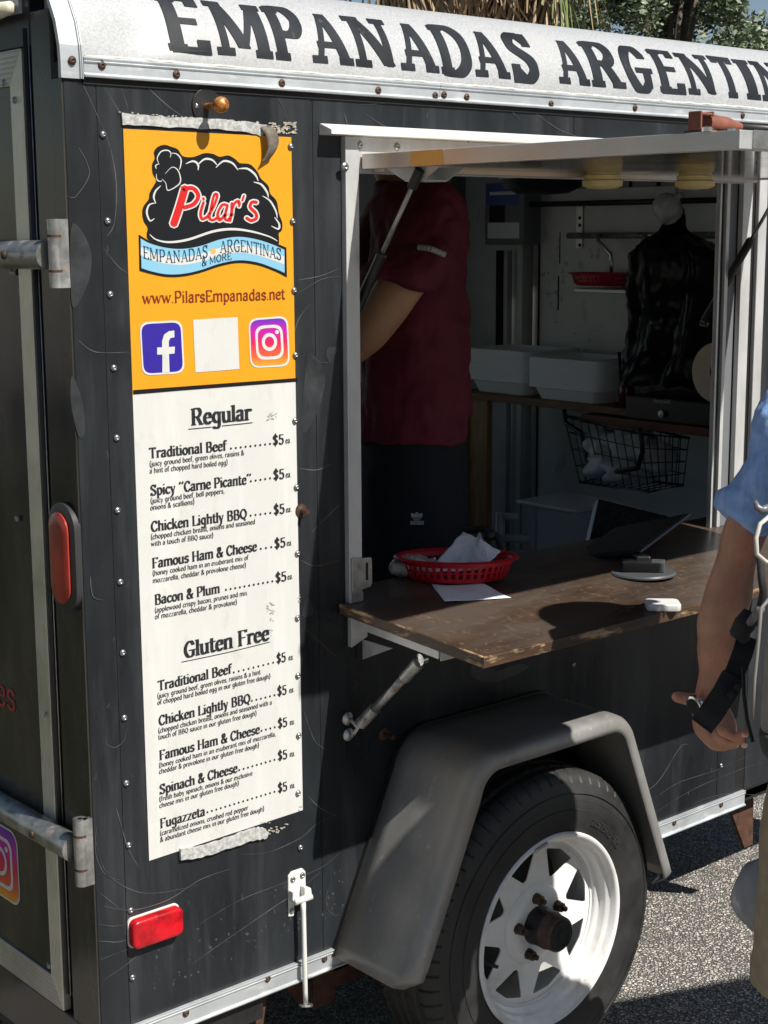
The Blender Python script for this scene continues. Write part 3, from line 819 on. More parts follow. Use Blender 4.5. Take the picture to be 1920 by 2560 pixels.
def strokes(mb, cf, pts, w0, y, k=6, taper=0, nibr=1.0):
    """round-nib stroke, width in crop pixels"""
    pp = smooth_poly(list(pts), k) if k else list(pts)
    n = len(pp)-1
    for i in range(n):
        f = 1 if not taper else (.25+.75*sin(pi*(i+.5)/n))
        q = nib(pp[i], pp[i+1], w0*f, w0*f*nibr, True)
        mb.add([at(*cf(*p), 'y', y-(i % 5)*.00001) for p in q], [tuple(range(len(q)))])
poly(m, c3, [(168, 2134), (1466, 2038), (1467, 2066), (169, 2166)], YL); m.build('border_line', K['pblack'], MN); m = MB()
hair = [(300, 950), (275, 905), (282, 850), (252, 800), (240, 735), (250, 680), (290, 625), (300, 570), (340, 500), (348, 470), (322, 420), (318, 350), (338, 300), (332, 250), (362, 212), (415, 196), (465, 210), (520, 232), (560, 285), (640, 292), (730, 262), (800, 268), (850, 290), (920, 280), (975, 310), (1010, 340), (1090, 350), (1150, 410), (1175, 460), (1235, 520), (1250, 580), (1300, 640), (1320, 740), (1345, 810), (1342, 870), (1318, 895), (1320, 950), (1300, 985), (1150, 960), (950, 950), (700, 990), (480, 1010)]
poly(m, c3, hair, YL-.0001, 5)
ban = [(212, 905), (300, 955), (430, 990), (560, 998), (700, 975), (850, 925), (1000, 903), (1150, 925), (1280, 968), (1378, 1008)]
bot = [(1382, 1242), (1290, 1195), (1150, 1145), (1000, 1128), (850, 1155), (700, 1205), (560, 1235), (430, 1238), (310, 1215), (218, 1190)]
poly(m, c3, smooth_poly(ban, 5)+smooth_poly(bot, 5), YL-.0002)
m.build('logo_black_shape', K['pblack'], MN)
m = MB()
bi = [(x, y+20) for x, y in ban]; bi[0] = (226, 935); bi[-1] = (1362, 1025)
bj = [(x, y-20) for x, y in bot]; bj[0] = (1364, 1208); bj[-1] = (234, 1170)
poly(m, c3, smooth_poly(bi, 5)+smooth_poly(bj, 5), YL-.0003)
m.build('banner_blue', K['pblue'], MN)
m = MB()
wi = [(228, 1005), (310, 1045), (430, 1075), (560, 1082), (700, 1058), (850, 1010), (1000, 985), (1150, 1008), (1280, 1050), (1362, 1078)]
poly(m, c3, smooth_poly(wi, 5)+smooth_poly([(x, y+62) for x, y in wi[::-1]], 5), YL-.0004)
# white hair highlights
for s, w_ in (([(585, 345), (640, 325), (680, 350), (680, 395)], 16), ([(672, 360), (730, 310), (790, 315), (830, 355)], 16), ([(822, 375), (880, 325), (950, 340), (995, 395)], 16),
              ([(1000, 385), (1070, 385), (1130, 430), (1155, 480)], 17), ([(1120, 490), (1180, 510), (1225, 570), (1235, 610)], 16), ([(1190, 600), (1250, 640), (1295, 720), (1305, 775)], 14), ([(1285, 770), (1320, 820), (1315, 860), (1260, 838)], 15),
              ([(385, 520), (345, 560), (330, 610), (345, 655)], 15), ([(348, 655), (295, 670), (275, 730), (300, 795), (335, 778)], 15),
              ([(372, 350), (358, 300), (390, 248), (440, 240), (465, 262), (460, 295)], 10), ([(465, 262), (510, 268), (545, 310), (540, 370), (530, 392)], 10), ([(372, 345), (345, 360), (350, 385)], 9),
              ([(350, 425), (355, 470), (380, 485), (395, 478)], 9), ([(395, 465), (425, 500), (440, 555), (500, 530), (540, 490), (535, 430), (510, 385), (470, 375), (420, 425)], 9),
              ([(300, 905), (350, 945), (450, 965), (600, 945), (800, 880), (950, 862), (1100, 880), (1240, 920), (1305, 955)], 20)):
    strokes(m, c3, s, w_, YL-.0002, 6, taper=1)
# white halo of the red script
PIL = [([(575, 545), (535, 680), (490, 815)], 62, 4), ([(560, 545), (640, 540), (682, 600), (645, 665), (575, 690)], 34, 5),
       ([(722, 655), (700, 735), (712, 782), (752, 765)], 24, 5), ([(722, 620), (724, 624)], 22, 0),
       ([(752, 765), (800, 690), (832, 600), (808, 592), (782, 700), (770, 775), (800, 790), (840, 765)], 22, 5),
       ([(908, 672), (870, 672), (835, 740), (850, 792), (892, 745), (912, 675), (892, 770), (915, 792), (945, 750)], 22, 5),
       ([(948, 660), (945, 730), (932, 795)], 24, 4), ([(945, 715), (968, 660), (990, 640), (1008, 652), (1004, 680)], 20, 5), ([(1042, 600), (1030, 635)], 18, 0),
       ([(1140, 650), (1105, 650), (1092, 690), (1135, 735), (1140, 775), (1100, 795), (1065, 775)], 26, 5)]
for s, w_, k in PIL: strokes(m, c3, s, w_+22, YL-.0003, k)
# white frames of the icons
def rrect(c, r, y, mb, cf=c3, inset=0):
    """rounded quad given corners tl,tr,br,bl in crop px"""
    out = []
    C = [V((a, b)) for a, b in c]
    ctr = sum(C, V((0, 0)))/4
    C = [ctr+(p-ctr)*(1-inset) for p in C]
    for i in range(4):
        a, b, d = C[i-1], C[i], C[(i+1) % 4]
        p0 = b+(a-b).normalized()*r; p2 = b+(d-b).normalized()*r
        for t in range(6):
            t /= 5
            out.append(p0*(1-t)**2+b*2*t*(1-t)+p2*t*t)
    mb.add([at(*cf(*p), 'y', y) for p in out], [tuple(range(len(out)))])
FBQ = [(217, 1598), (553, 1580), (575, 2000), (240, 2020)]
IGQ = [(1077, 1570), (1388, 1546), (1406, 1945), (1094, 1962)]
rrect(FBQ, 75, YL, m); rrect(IGQ, 75, YL, m)
poly(m, c3, [(640, 1578), (992, 1556), (1006, 1968), (660, 1995)], YL)
m.build('logo_white_shapes', K['pwhite'], MN)
m = MB()
for s, w_, k in PIL: strokes(m, c3, s, w_, YL-.0005, k)
m.build('logo_script', K['pred'], MN)
m = MB(); rrect(FBQ, 68, YL-.0002, m, inset=.075); m.build('social_icon_blue', K['fb'], MN)
m = MB()
poly(m, c3, [(398, 1998), (398, 1853), (357, 1853), (357, 1797), (396, 1795), (396, 1745), (412, 1695), (450, 1668), (492, 1663), (493, 1717), (462, 1722), (449, 1745), (449, 1793), (497, 1790), (494, 1845), (450, 1848), (455, 1994)], YL-.0004)
def ringq(mb, c, w_, r, y):
    C = [V((a, b)) for a, b in c]; ctr = sum(C, V((0, 0)))/4
    def outl(sc):
        out = []
        D = [ctr+(p-ctr)*sc for p in C]
        for i in range(4):
            a, b, d = D[i-1], D[i], D[(i+1) % 4]
            p0 = b+(a-b).normalized()*r*sc; p2 = b+(d-b).normalized()*r*sc
            for t in range(6):
                t /= 5; out.append(p0*(1-t)**2+b*2*t*(1-t)+p2*t*t)
        return out
    A, B = outl(1), outl(1-w_)
    n = len(A)
    mb.add([at(*c3(*p), 'y', y) for p in A+B], [(i, (i+1) % n, (i+1) % n+n, i+n) for i in range(n)])
m.build('social_icon_white_mark', K['pwhite'], MN); m = MB()
ringq(m, [(1128, 1628), (1345, 1612), (1360, 1885), (1143, 1898)], .17, 75, YL-.0004)
for (cx, cy, r0, r1) in ((1244, 1754, 66, 40),):
    A = [(cx+r0*.92*cos(t*pi/14), cy+r0*1.08*sin(t*pi/14)) for t in range(28)]; B = [(cx+r1*.92*cos(t*pi/14), cy+r1*1.08*sin(t*pi/14)) for t in range(28)]
    m.add([at(*c3(*p), 'y', YL-.0004) for p in A+B], [(i, (i+1) % 28, (i+1) % 28+28, i+28) for i in range(28)])
poly(m, c3, [(1303+15*cos(t*pi/6), 1675+16*sin(t*pi/6)) for t in range(12)], YL-.0004)
m.build('social_icon_white_mark', K['pwhite'], MN)
m = MB(); rrect(IGQ, 68, YL-.0002, m, inset=.075); m.build('social_icon_gradient', K['insta'], MN)
m = MB(); poly(m, c3, [(798+22*cos(t*pi/8), 1035+24*sin(t*pi/8)) for t in range(16)], YL-.0006); m.build('logo_sun', K['gold'], MN)
m = MB(); put_text(m, 'www.PilarsEmpanadas.net', at(*c3(238, 1452), 'y', YL), at(*c3(1368, 1414), 'y', YL), .0195, (0, -1, 0), .95, .5, .6, 4)
m.build('web_address', K['brown_ink'], MN)
m = MB()
def curved(s, base, capn, wx=1.0, wy=.55, serif=.8):
    """letters one by one along a curved base line (crop px)"""
    bl_ = [at(*c3(*p), 'y', YL-.0005) for p in smooth_poly(base, 8)]
    Ls = [0]
    for a, b in zip(bl_, bl_[1:]): Ls.append(Ls[-1]+(b-a).length)
    Ltot, _ = text_polys(s, wx, wy, serif); sc = Ls[-1]/Ltot; x = 0
    def P_(d):
        d = max(0, min(d, Ls[-1]-1e-6))
        for i in range(len(Ls)-1):
            if Ls[i+1] >= d: return bl_[i].lerp(bl_[i+1], (d-Ls[i])/(Ls[i+1]-Ls[i]))
    for ch in s:
        adv, ps = glyph(ch, wx, wy, serif, 4)
        a = P_(x*sc); b = P_((x+adv)*sc); ex = (b-a)/adv; ey = V((0, 0, 1))*capn/7.4
        for i, q in enumerate(ps): m.add([a+ex*u+ey*v+V((0, -(i % 9)*.000012, 0)) for u, v in q], [tuple(range(len(q)))])
        x += adv
curved('EMPANADAS', [(245, 1092), (330, 1112), (450, 1130), (560, 1124), (660, 1108), (760, 1082)], .0205)
curved('ARGENTINAS', [(852, 1052), (960, 1040), (1060, 1046), (1160, 1064), (1250, 1086), (1340, 1110)], .0205)
curved('& MORE', [(708, 1158), (760, 1142), (850, 1120), (945, 1102)], .0125, 1.1, .7, .6)
m.build('banner_lettering', mat('print_navy', (.012, .04, .075), .45), MN)

TX = []   # (crop, x0,y0,x1,y1, text, cap(m), wx, wy, serif)
def T(c, x0, y0, x1, y1, s, k='t'): TX.append((c, x0, y0, x1, y1, s, k))
T(c4, 545, 357, 1068, 308, 'Regular', 'h')
T(c4, 183, 642, 852, 572, 'Traditional Beef'); T(c4, 187, 712, 1005, 612, '(juicy ground beef, green olives, raisins &', 'd'); T(c4, 187, 772, 862, 695, 'a hint of chopped hard boiled egg)', 'd')
T(c4, 193, 964, 1066, 860, 'Spicy “Carne Picante”'); T(c4, 195, 1030, 835, 942, '(juicy ground beef, bell peppers,', 'd'); T(c4, 192, 1090, 575, 1036, 'onions & scallions)', 'd')
T(c4, 198, 1276, 1028, 1160, 'Chicken Lightly BBQ'); T(c4, 198, 1342, 1100, 1207, '(chopped chicken breast, onions and seasoned', 'd'); T(c4, 198, 1402, 738, 1326, 'with a touch of BBQ sauce)', 'd')
T(c4, 208, 1592, 1115, 1440, 'Famous Ham & Cheese'); T(c4, 213, 1656, 1042, 1516, '(honey cooked ham in an exuberant mix of', 'd'); T(c4, 213, 1720, 1020, 1582, 'mozzarella, cheddar & provolone cheese)', 'd')
T(c4, 230, 1908, 795, 1803, 'Bacon & Plum'); T(c4, 232, 1975, 1032, 1822, '(applewood crispy bacon, prunes and mix', 'd'); T(c4, 232, 2032, 942, 1902, 'of mozzarella, cheddar & provolone)', 'd')
T(c5, 405, 240, 1192, 72, 'Gluten Free', 'h')
T(c5, 165, 542, 845, 378, 'Traditional Beef'); T(c5, 160, 612, 1112, 386, '(juicy ground beef, green olives, raisins & a hint', 'd'); T(c5, 160, 672, 1202, 425, 'of chopped hard boiled egg in our gluten free dough)', 'd')
T(c5, 172, 862, 1018, 650, 'Chicken Lightly BBQ'); T(c5, 168, 932, 1217, 665, '(chopped chicken breast, onions and seasoned with a', 'd'); T(c5, 168, 992, 1075, 766, 'touch of BBQ sauce in our gluten free dough)', 'd')
T(c5, 178, 1182, 1105, 932, 'Famous Ham & Cheese'); T(c5, 175, 1250, 1253, 956, '(honey cooked ham in an exuberant mix of mozzarella,', 'd'); T(c5, 175, 1308, 1098, 1061, 'cheddar & provolone in our gluten free dough)', 'd')
T(c5, 180, 1497, 900, 1290, 'Spinach & Cheese'); T(c5, 178, 1562, 1038, 1318, '(fresh baby spinach, onions & our exclusive', 'd'); T(c5, 178, 1622, 912, 1410, 'cheese mix in our gluten free dough)', 'd')
T(c5, 185, 1810, 602, 1688, 'Fugazzeta'); T(c5, 185, 1877, 998, 1635, '(caramelized onions, crushed red pepper', 'd'); T(c5, 185, 1937, 1145, 1645, '& abundant cheese mix in our gluten free dough)', 'd')
PR = [(c4, 890, 565, 1228, 525, 9, 1250, 526, 1348, 517, 1360, 512, 1410, 505), (c4, 1062, 848, 1228, 822, 5, 1255, 826, 1352, 815, 1362, 808, 1412, 800), (c4, 1060, 1145, 1230, 1122, 5, 1258, 1127, 1355, 1115, 1365, 1108, 1415, 1100),
      (c4, 1148, 1432, 1238, 1417, 3, 1265, 1420, 1362, 1405, 1372, 1397, 1420, 1390), (c4, 847, 1786, 1248, 1713, 11, 1273, 1716, 1370, 1698, 1378, 1690, 1426, 1680),
      (c5, 865, 380, 1228, 290, 9, 1258, 287, 1345, 270, 1368, 260, 1418, 250), (c5, 1032, 642, 1240, 590, 6, 1265, 588, 1352, 571, 1375, 560, 1424, 548), (c5, 1120, 918, 1243, 885, 4, 1270, 885, 1358, 868, 1380, 855, 1428, 845),
      (c5, 915, 1280, 1240, 1185, 9, 1270, 1182, 1358, 1165, 1380, 1148, 1430, 1138), (c5, 622, 1668, 1240, 1480, 16, 1270, 1478, 1358, 1460, 1383, 1440, 1432, 1430)]
SZ = {'h': (.0290, 1.6, .42, 1.15, 4), 't': (.0180, 1.5, .42, .95, 3), 'd': (.0090, .95, .42, .5, 2)}
m = MB()
for c, x0, y0, x1, y1, s, k in TX:
    cp, wx, wy, sf, kk = SZ[k]
    put_text(m, s, at(*c(x0, y0), 'y', YL), at(*c(x1, y1), 'y', YL), cp, (0, -1, 0), wx, wy, sf, kk, up=(0, 0, 1))
for c, a, b, d, e, n, p0, p1, p2, p3, e0, e1, e2, e3 in PR:
    for i in range(n):
        x = a+(d-a)*i/(n-1); y = b+(e-b)*i/(n-1)
        poly(m, c, [(x+9*cos(t*pi/4), y-8+10*sin(t*pi/4)) for t in range(8)], YL)
    put_text(m, '$5', at(*c(p0, p1), 'y', YL), at(*c(p2, p3), 'y', YL), .0178, (0, -1, 0), 1.1, .6, 0, 4, up=(0, 0, 1))
    put_text(m, 'ea.', at(*c(e0, e1), 'y', YL), at(*c(e2, e3), 'y', YL), .0105, (0, -1, 0), .95, .55, 0, 3, up=(0, 0, 1))
strokes(m, c4, [(525, 390), (720, 372)], 7, YL, 3); strokes(m, c4, [(815, 362), (1075, 334)], 7, YL, 3)
strokes(m, c5, [(385, 277), (800, 190), (1195, 92)], 7, YL, 4)
m.build('menu_lettering', K['pink'], MN)
# peeled patches and scuffs
m = MB(); rnd = random.Random(5)
for (cf, cx, cy, rx, ry, n) in ((c4, 1245, 255, 40, 30, 14), (c4, 1235, 300, 30, 22, 8), (c4, 1232, 1950, 34, 40, 18), (c4, 1245, 1900, 26, 12, 5), (c4, 1240, 2040, 18, 16, 4), (c5, 1205, 10, 16, 40, 6), (c4, 1475, 1880, 10, 80, 7), (c5, 1480, 1630, 22, 30, 4), (c5, 1150, 1745, 60, 16, 6)):
    for i in range(n):
        x = cx+rnd.uniform(-rx, rx); y = cy+rnd.uniform(-ry, ry); a = rnd.uniform(4, 13); b = rnd.uniform(2, 6)
        poly(m, cf, [(x+a*cos(t)*rnd.uniform(.6, 1.2)+b*.5*sin(t), y+b*sin(t)*rnd.uniform(.6, 1.2)-a*.25*cos(t)) for t in [j*pi/3.5 for j in range(7)]], YL-.00002*(i % 9))
tag(m.build('peeled_patches', mat('peeled_grey', (.33, .33, .31), .8, var=.5, vs=300), MN), kind='stuff')

# adhesive strips and their residue
def ragged(name, pts_top, pts_bot, y, t, m_, parent, k=5):
    A = smooth_poly(pts_top, k); B = smooth_poly(pts_bot, k)
    n = min(len(A), len(B)); b = MB(); rnd = random.Random(len(A))
    vs = []
    for i in range(n):
        a = at(A[i][0], A[i][1]+rnd.uniform(-2, 2), 'y', y); c = at(B[i][0], B[i][1]+rnd.uniform(-2, 2), 'y', y)
        q = V((0, -t-rnd.uniform(0, .001), 0))
        vs += [a, a+q, c+q, c]
    fs = []
    for i in range(n-1):
        for j in range(4): fs.append((i*4+j, i*4+(j+1) % 4, (i+1)*4+(j+1) % 4, (i+1)*4+j))
    fs += [(3, 2, 1, 0), tuple(4*(n-1)+j for j in range(4))]
    b.add(vs, fs)
    return b.build(name, m_, parent, auto=50)
ragged('adhesive_strip', [(302, 283), (400, 291), (500, 296), (600, 303), (665, 314)], [(304, 312), (400, 318), (500, 322), (600, 328), (655, 341)], -.002, .003, K['velcro'], TR)
ragged('adhesive_strip', [(447, 2120), (500, 2112), (560, 2095), (620, 2072), (650, 2068), (668, 2078)], [(448, 2150), (500, 2140), (560, 2122), (620, 2102), (648, 2096), (664, 2092)], -.002, .006, K['velcro'], TR)
b = MB()
cl = [at(662, 316, 'y', -.006), at(674, 328, 'y', -.016), at(683, 350, 'y', -.022), at(680, 375, 'y', -.02), at(664, 402, 'y', -.012)]
cx_ = smooth_poly([(p.x, p.z) for p in cl], 6); cy_ = smooth_poly([(p.y, 0) for p in cl], 6)
def clf(u, v):
    k = min(len(cx_)-1, int(round(u*(len(cx_)-1)))); return V((cx_[k][0]+(v-.5)*.019, cy_[k][0]-(v-.5)*.008*sin(u*4), cx_[k][1]+(v-.5)*.004))
b.grid(clf, len(cx_), 4)
b.build('hanging_strip_end', mat('dirty_strip', (.16, .135, .11), .8, var=.5, vs=60), TR, smooth=True, solid=.0015)
m = MB(); rnd = random.Random(11)
for i in range(150):
    if i < 100: px, py = rnd.uniform(672, 740), rnd.uniform(306, 334)
    elif i < 130: px, py = rnd.uniform(296, 690), rnd.choice([279+rnd.uniform(0, 3), 279+rnd.uniform(0, 3)])+(rnd.uniform(0, 0))
    else: px, py = rnd.uniform(640, 720), rnd.uniform(2055, 2075)-(0)
    if 130 > i >= 100: py += (px-296)*.075
    if i >= 130: py = 2085-(px-640)*.22+rnd.uniform(-8, 8)
    a = rnd.uniform(2, 6); bb = rnd.uniform(1, 3)
    m.add([at(px+a*cos(t)*rnd.uniform(.6, 1.2), py+bb*sin(t)*rnd.uniform(.6, 1.2), 'y', -.0046-.00002*(i % 9)) for t in [j*pi/3 for j in range(6)]], [tuple(range(6))])
tag(m.build('adhesive_residue', mat('tan_residue', (.36, .34, .27), .9, var=.5, vs=200), TR), kind='stuff')

# ---- round black plate with rusty ball knob
c = at(517, 266, 'y', -.004)
m = MB(); m.lathe([(0, 0), (.0295, 0), (.0295, .003), (.0, .003)], (c.x, -.002, c.z), (0, -1, 0), 36); m.build('holdback_plate', K['black_metal'], TR, bevel=.0005)
m = MB(); m.lathe([(.0055, 0), (.005, .028), (.009, .031), (.0125, .037), (.0135, .043), (.0125, .049), (.009, .054), (0, .056)], (c.x-.001, -.004, c.z), (0, -1, 0), 20)
m.build('holdback_knob', mat('rusty_knob', (.42, .17, .04), .4, .3, var=.6, vs=90), TR, smooth=True)
for dx, dz in ((-.021, .0), (.022, -.004)):
    m = MB(); m.lathe([(.0045, 0), (.0042, .0015), (.002, .003), (0, .0032)], (c.x+dx, -.005, c.z+dz), (0, -1, 0), 10); m.build('plate_screw', K['chrome'], TR, smooth=True)

# ---- red side marker lamp
LMP = MB()
def rbox(b, o, hx, hz, y0, y1, r, inset=0.0, n=6):
    def ring(hx, hz, r, y):
        out = []
        for sx, sz, a0 in ((1, 1, 0), (-1, 1, pi/2), (-1, -1, pi), (1, -1, 3*pi/2)):
            for k in range(n+1):
                a = a0+pi/2*k/n
                out.append(V((o[0]+sx*(hx-r)+r*cos(a), y, o[1]+sz*(hz-r)+r*sin(a))))
        return out
    R = [ring(hx, hz, r, y0), ring(hx, hz, r, y1+(y0-y1)*.25), ring(hx-inset*.6, hz-inset*.6, max(.001, r-inset*.6), y1+(y0-y1)*.06), ring(hx-inset*1.6, hz-inset*1.6, max(.001, r-inset), y1)]
    L = len(R[0]); vs = [p for q in R for p in q]
    fs = [(i*L+k, i*L+(k+1) % L, (i+1)*L+(k+1) % L, (i+1)*L+k) for i in range(3) for k in range(L)]
    fs.append(tuple(range(3*L, 4*L))); fs.append(tuple(range(L))[::-1])
    b.add(vs, fs)
c0 = at(383, 2313, 'y', -.003)
m = MB(); rbox(m, (c0.x, c0.z), .0535, .0285, -.002, -.006, .010, 0); a = m.build('side_marker_lamp', K['white_paint'], TR, auto=40)
m = MB(); rbox(m, (c0.x, c0.z), .0525, .0265, -.0065, -.024, .012, .0035); m.build('lens', K['red_lens'], a, auto=50)

# ---- white door-hold latch with rod
c0 = at(741, 2232, 'y', -.004)
m = MB()
cx, cz = c0.x, c0.z
m.prism([(cx-.020, -.002, cz+.040), (cx-.012, -.002, cz+.047), (cx+.014, -.002, cz+.047), (cx+.022, -.002, cz+.038), (cx+.022, -.002, cz-.042), (cx+.010, -.002, cz-.045), (cx+.008, -.002, cz-.02), (cx-.006, -.002, cz-.02), (cx-.008, -.002, cz-.045), (cx-.021, -.002, cz-.043)], (0, -.004, 0))
m.prism([(cx-.020, -.006, cz+.012), (cx-.006, -.006, cz+.014), (cx-.006, -.006, cz-.010), (cx-.016, -.006, cz-.014), (cx-.021, -.006, cz-.004)], (0, -.014, 0))
m.prism([(cx+.008, -.006, cz+.014), (cx+.024, -.006, cz+.008), (cx+.026, -.006, cz-.004), (cx+.020, -.006, cz-.012), (cx+.008, -.006, cz-.008)], (0, -.014, 0))
lat = m.build('door_hold_latch', K['white_paint'], TR, bevel=.0018)
m = MB(); m.cyl((cx-.018, -.022, cz-.008), (cx+.022, -.022, cz-.008), .0065, 12)
m.tube([(cx+.001, -.022, cz-.008), (cx+.001, -.024, cz-.03), (cx+.004, -.022, cz-.20), (cx+.007, -.019, .283)], .0048, 10)
m.build('latch_rod', K['white_paint'], TR, smooth=True)
m = MB(); m.lathe([(0, 0), (.014, 0), (.014, .004), (0, .004)], (cx+.007, -.019, .277), (.2, .2, 1), 16); m.build('rod_foot', K['steel'], TR, bevel=.001)
for dx, dz in ((-.010, .031), (.013, .033), (-.013, -.032), (.013, -.030)):
    m = MB(); m.lathe([(.006, 0), (.0056, .002), (.003, .0035), (.0026, .001), (0, .001)], (cx+dx, -.0062, cz+dz), (0, -1, 0), 12); m.build('latch_screw', K['screw'], TR, smooth=True)

m = MB(); rnd = random.Random(31)
for i in range(70):
    px = rnd.uniform(380, 860); py = 2560-(px-360)*.40-rnd.uniform(40, 150)*rnd.random()-70
    a = rnd.uniform(.8, 3.5); b_ = rnd.uniform(1.5, 6)
    Q = [at(px+a*cos(t)*rnd.uniform(.5, 1.3), py+b_*sin(t)*rnd.uniform(.5, 1.3), 'y', -.002) for t in [j*pi/3 for j in range(6)]]
    for q_ in Q: q_.y = yw(q_.x, q_.z)-.0003
    m.add(Q, [tuple(range(6))])
tag(m.build('road_splashes', mat('dried_splash', (.05, .05, .05), .8), TR), kind='stuff')
# ---- stray bolts on the wall
for px, py, mm, l in ((752, 1276, K['screw_rust'], .022), (958, 1835, K['screw_rust'], .03)):
    p = at(px, py, 'y', -.003)
    m = MB(); m.lathe([(0, 0), (.013, 0), (.013, .002), (.006, .003), (.0045, .004), (.0045, l), (0, l)], (p.x, -.003, p.z), (0, -1, 0), 14); m.build('wall_bolt', mm, TR, auto=40)

# ================================================================== REAR FACE
m = MB(); m.box((.0, .03, .30), (.03, .098, 2.115)); m.build('rear_post', K['rear_panel'], TR, bevel=.004)
m = MB(); m.box((-.002, .0, .30), (.0, .03, 2.004)); m.build('corner_strip', K['rear_panel'], TR)
m = MB(); m.box((.006, .098, .40), (.03, .124, 2.10)); m.build('door_gap', K['dark'], TR)
m = MB(); m.tube([(.0, .112, .405), (.0, .112, 2.09)], .005, 8); m.build('door_seal', K['rubber'], TR, smooth=True)
m = MB(); m.tube([(.0, .103, .405), (.0, .103, 2.09)], .0012, 6); m.build('seal_lip', K['steel'], TR, smooth=True)
m = MB(); m.box((.012, .124, .36), (.03, 1.62, 2.09)); m.box((0.0, .168, .42), (.012, 1.58, 2.003)); RD = m.build('rear_door', K['rear_panel'], TR)
m = MB(); m.box((-.004, .124, .366), (.012, .167, 2.058)); m.build('door_frame_post', K['rib_y'], TR, bevel=.0015)
def mitre(z0, z1, name, cut):
    m = MB()
    if cut > 0: a = [(-.0045, .124, z0), (-.0045, .168, z1), (-.0045, 1.62, z1), (-.0045, 1.62, z0)]
    else: a = [(-.0045, .124, z1), (-.0045, .168, z0), (-.0045, 1.62, z0), (-.0045, 1.62, z1)]
    m.prism(a, (.016, 0, 0)); return m.build(name, K['rib_z'], TR, bevel=.001)
mitre(.366, .422, 'door_frame_rail', 1); mitre(2.003, 2.06, 'door_frame_rail', -1)
m = MB(); m.box((-.001, .03, .255), (.03, 1.74, .363)); m.build('rear_sill', K['rear_panel'], TR, bevel=.003)
m = MB(); m.box((0, .098, 2.062), (.03, 1.75, 2.17)); m.build('rear_header', mat('rear_header_paint', (.01, .013, .02), .3), TR, bevel=.002)
for px, py in ((34, 250), (8, 207), (28, 681), (40, 1297), (114, 1788), (120, 2510-95)):
    p = at(px, py, 'x', -.006)
    m = MB(); m.lathe([(.006, 0), (.0055, .0015), (.003, .003), (0, .003)], (-.0045, p.y, p.z), (-1, 0, 0), 12); m.build('door_screw', K['screw'], TR, smooth=True)
# lamp strip above the door
p = at(45, 30, 'x', -.01)
m = MB(); m.box((-.006, .12, 2.115), (0, 1.2, 2.155)); m.build('lamp_backplate', K['frame_alu'], TR)
m = MB(); m.tube([(-.022, .118, 2.122), (-.024, .16, 2.120), (-.024, .3, 2.118)], [.010, .014, .015], 12); m.build('clear_plastic_cover', mat('yellowed_plastic', (.6, .57, .45), .3), TR, smooth=True)

# hinge arms of pipe and their knuckles
def hinge(z, zt, zb, slope):
    m = MB()
    P0 = V((-.022, .026, z)); P1 = V((-.022, .55, z))
    m.tube([P0, P1], .0235, 20); a = m.build('hinge_arm', K['steel'], TR, smooth=False, auto=50)
    m = MB(); m.lathe([(0, 0), (.008, 0), (.007, .004), (0, .005)], (-.0445, .135, z), (-1, 0, 0), 12); m.build('hinge_bolt', K['screw_rust'], a, smooth=True)
    m = MB(); h = (zt-zb)
    for i, (za, zc, mm) in enumerate(((zb, zb+h*.24, 0), (zb+h*.25, zb+h*.75, 0), (zb+h*.76, zt, 0))):
        m.lathe([(.004, za), (.0125, za), (.0125, zc), (.004, zc)], (-.020, .006, 0), (0, 0, 1), 16)
    m.box((-.018, -.006, zb), (-.003, .004, zt))
    m.build('hinge_knuckle', K['steel'], a, auto=40)
    m = MB()
    for zz in (zb+h*.245, zb+h*.755): m.lathe([(.004, zz-.002), (.0128, zz-.002), (.0128, zz+.002), (.004, zz+.002)], (-.020, .006, 0), (0, 0, 1), 16)
    m.build('knuckle_ring', K['rust'], a, auto=40)
hinge(1.728, 1.785, 1.676, 0); hinge(.715, .775, .655, 0)
# oval tail lamp on the rear post
def oval(cy, cz, hw, hh, x0, x1, n=14):
    out = []
    for s in (1, -1):
        for k in range(n+1):
            a = (0 if s > 0 else pi)+pi*k/n
            out.append((cy+hw*cos(a), cz+s*(hh-hw)+hw*sin(a)))
    return out
def ovl(b, hw, hh, x0, x1, dome):
    R = []
    for f, x in ((1, x0), (1, x1), (.82, x1-dome*.6), (.45, x1-dome), ):
        R.append([V((x, a, c)) for a, c in oval(.042, 1.225, hw*f, hh-hw+hw*f, 0, 0)])
    L = len(R[0]); b.add([p for q in R for p in q], [(i*L+k, i*L+(k+1) % L, (i+1)*L+(k+1) % L, (i+1)*L+k) for i in range(3) for k in range(L)]+[tuple(range(3*L, 4*L))])
m = MB(); ovl(m, .044, .094, .0, -.012, .004); tl_ = m.build('tail_lamp', mat('grommet_rubber', (.032, .033, .035), .45), TR, auto=40)
m = MB(); ovl(m, .031, .078, -.0162, -.019, .004); m.build('lens', K['red_oval'], tl_, auto=40)
# red lettering and an icon sticker on the rear door
m = MB(); put_text(m, 'es', (-.001, .336, .900), (-.001, .258, .902), .056, (-1, 0, 0), .7, .45, 0, 5, up=(0, 0, 1)); m.build('door_lettering', mat('dull_red_vinyl', (.42, .04, .03), .5), TR)
def rr2(yc, zc, h, r, x):
    out = []
    for sy, sz, a0 in ((1, 1, 0), (-1, 1, pi/2), (-1, -1, pi), (1, -1, 3*pi/2)):
        for k in range(7):
            a = a0+pi/2*k/6; out.append(V((x, yc+sy*(h-r)+r*cos(a), zc+sz*(h-r)+r*sin(a))))
    return out
m = MB(); q = rr2(.355, .585, .0745, .028, -.0008); m.add(q, [tuple(range(len(q)))]); st = m.build('door_sticker', K['pwhite'], TR)
m = MB(); q = rr2(.355, .585, .0705, .025, -.0014); m.add(q, [tuple(range(len(q)))]); m.build('sticker_gradient', K['insta'], st)
m = MB()
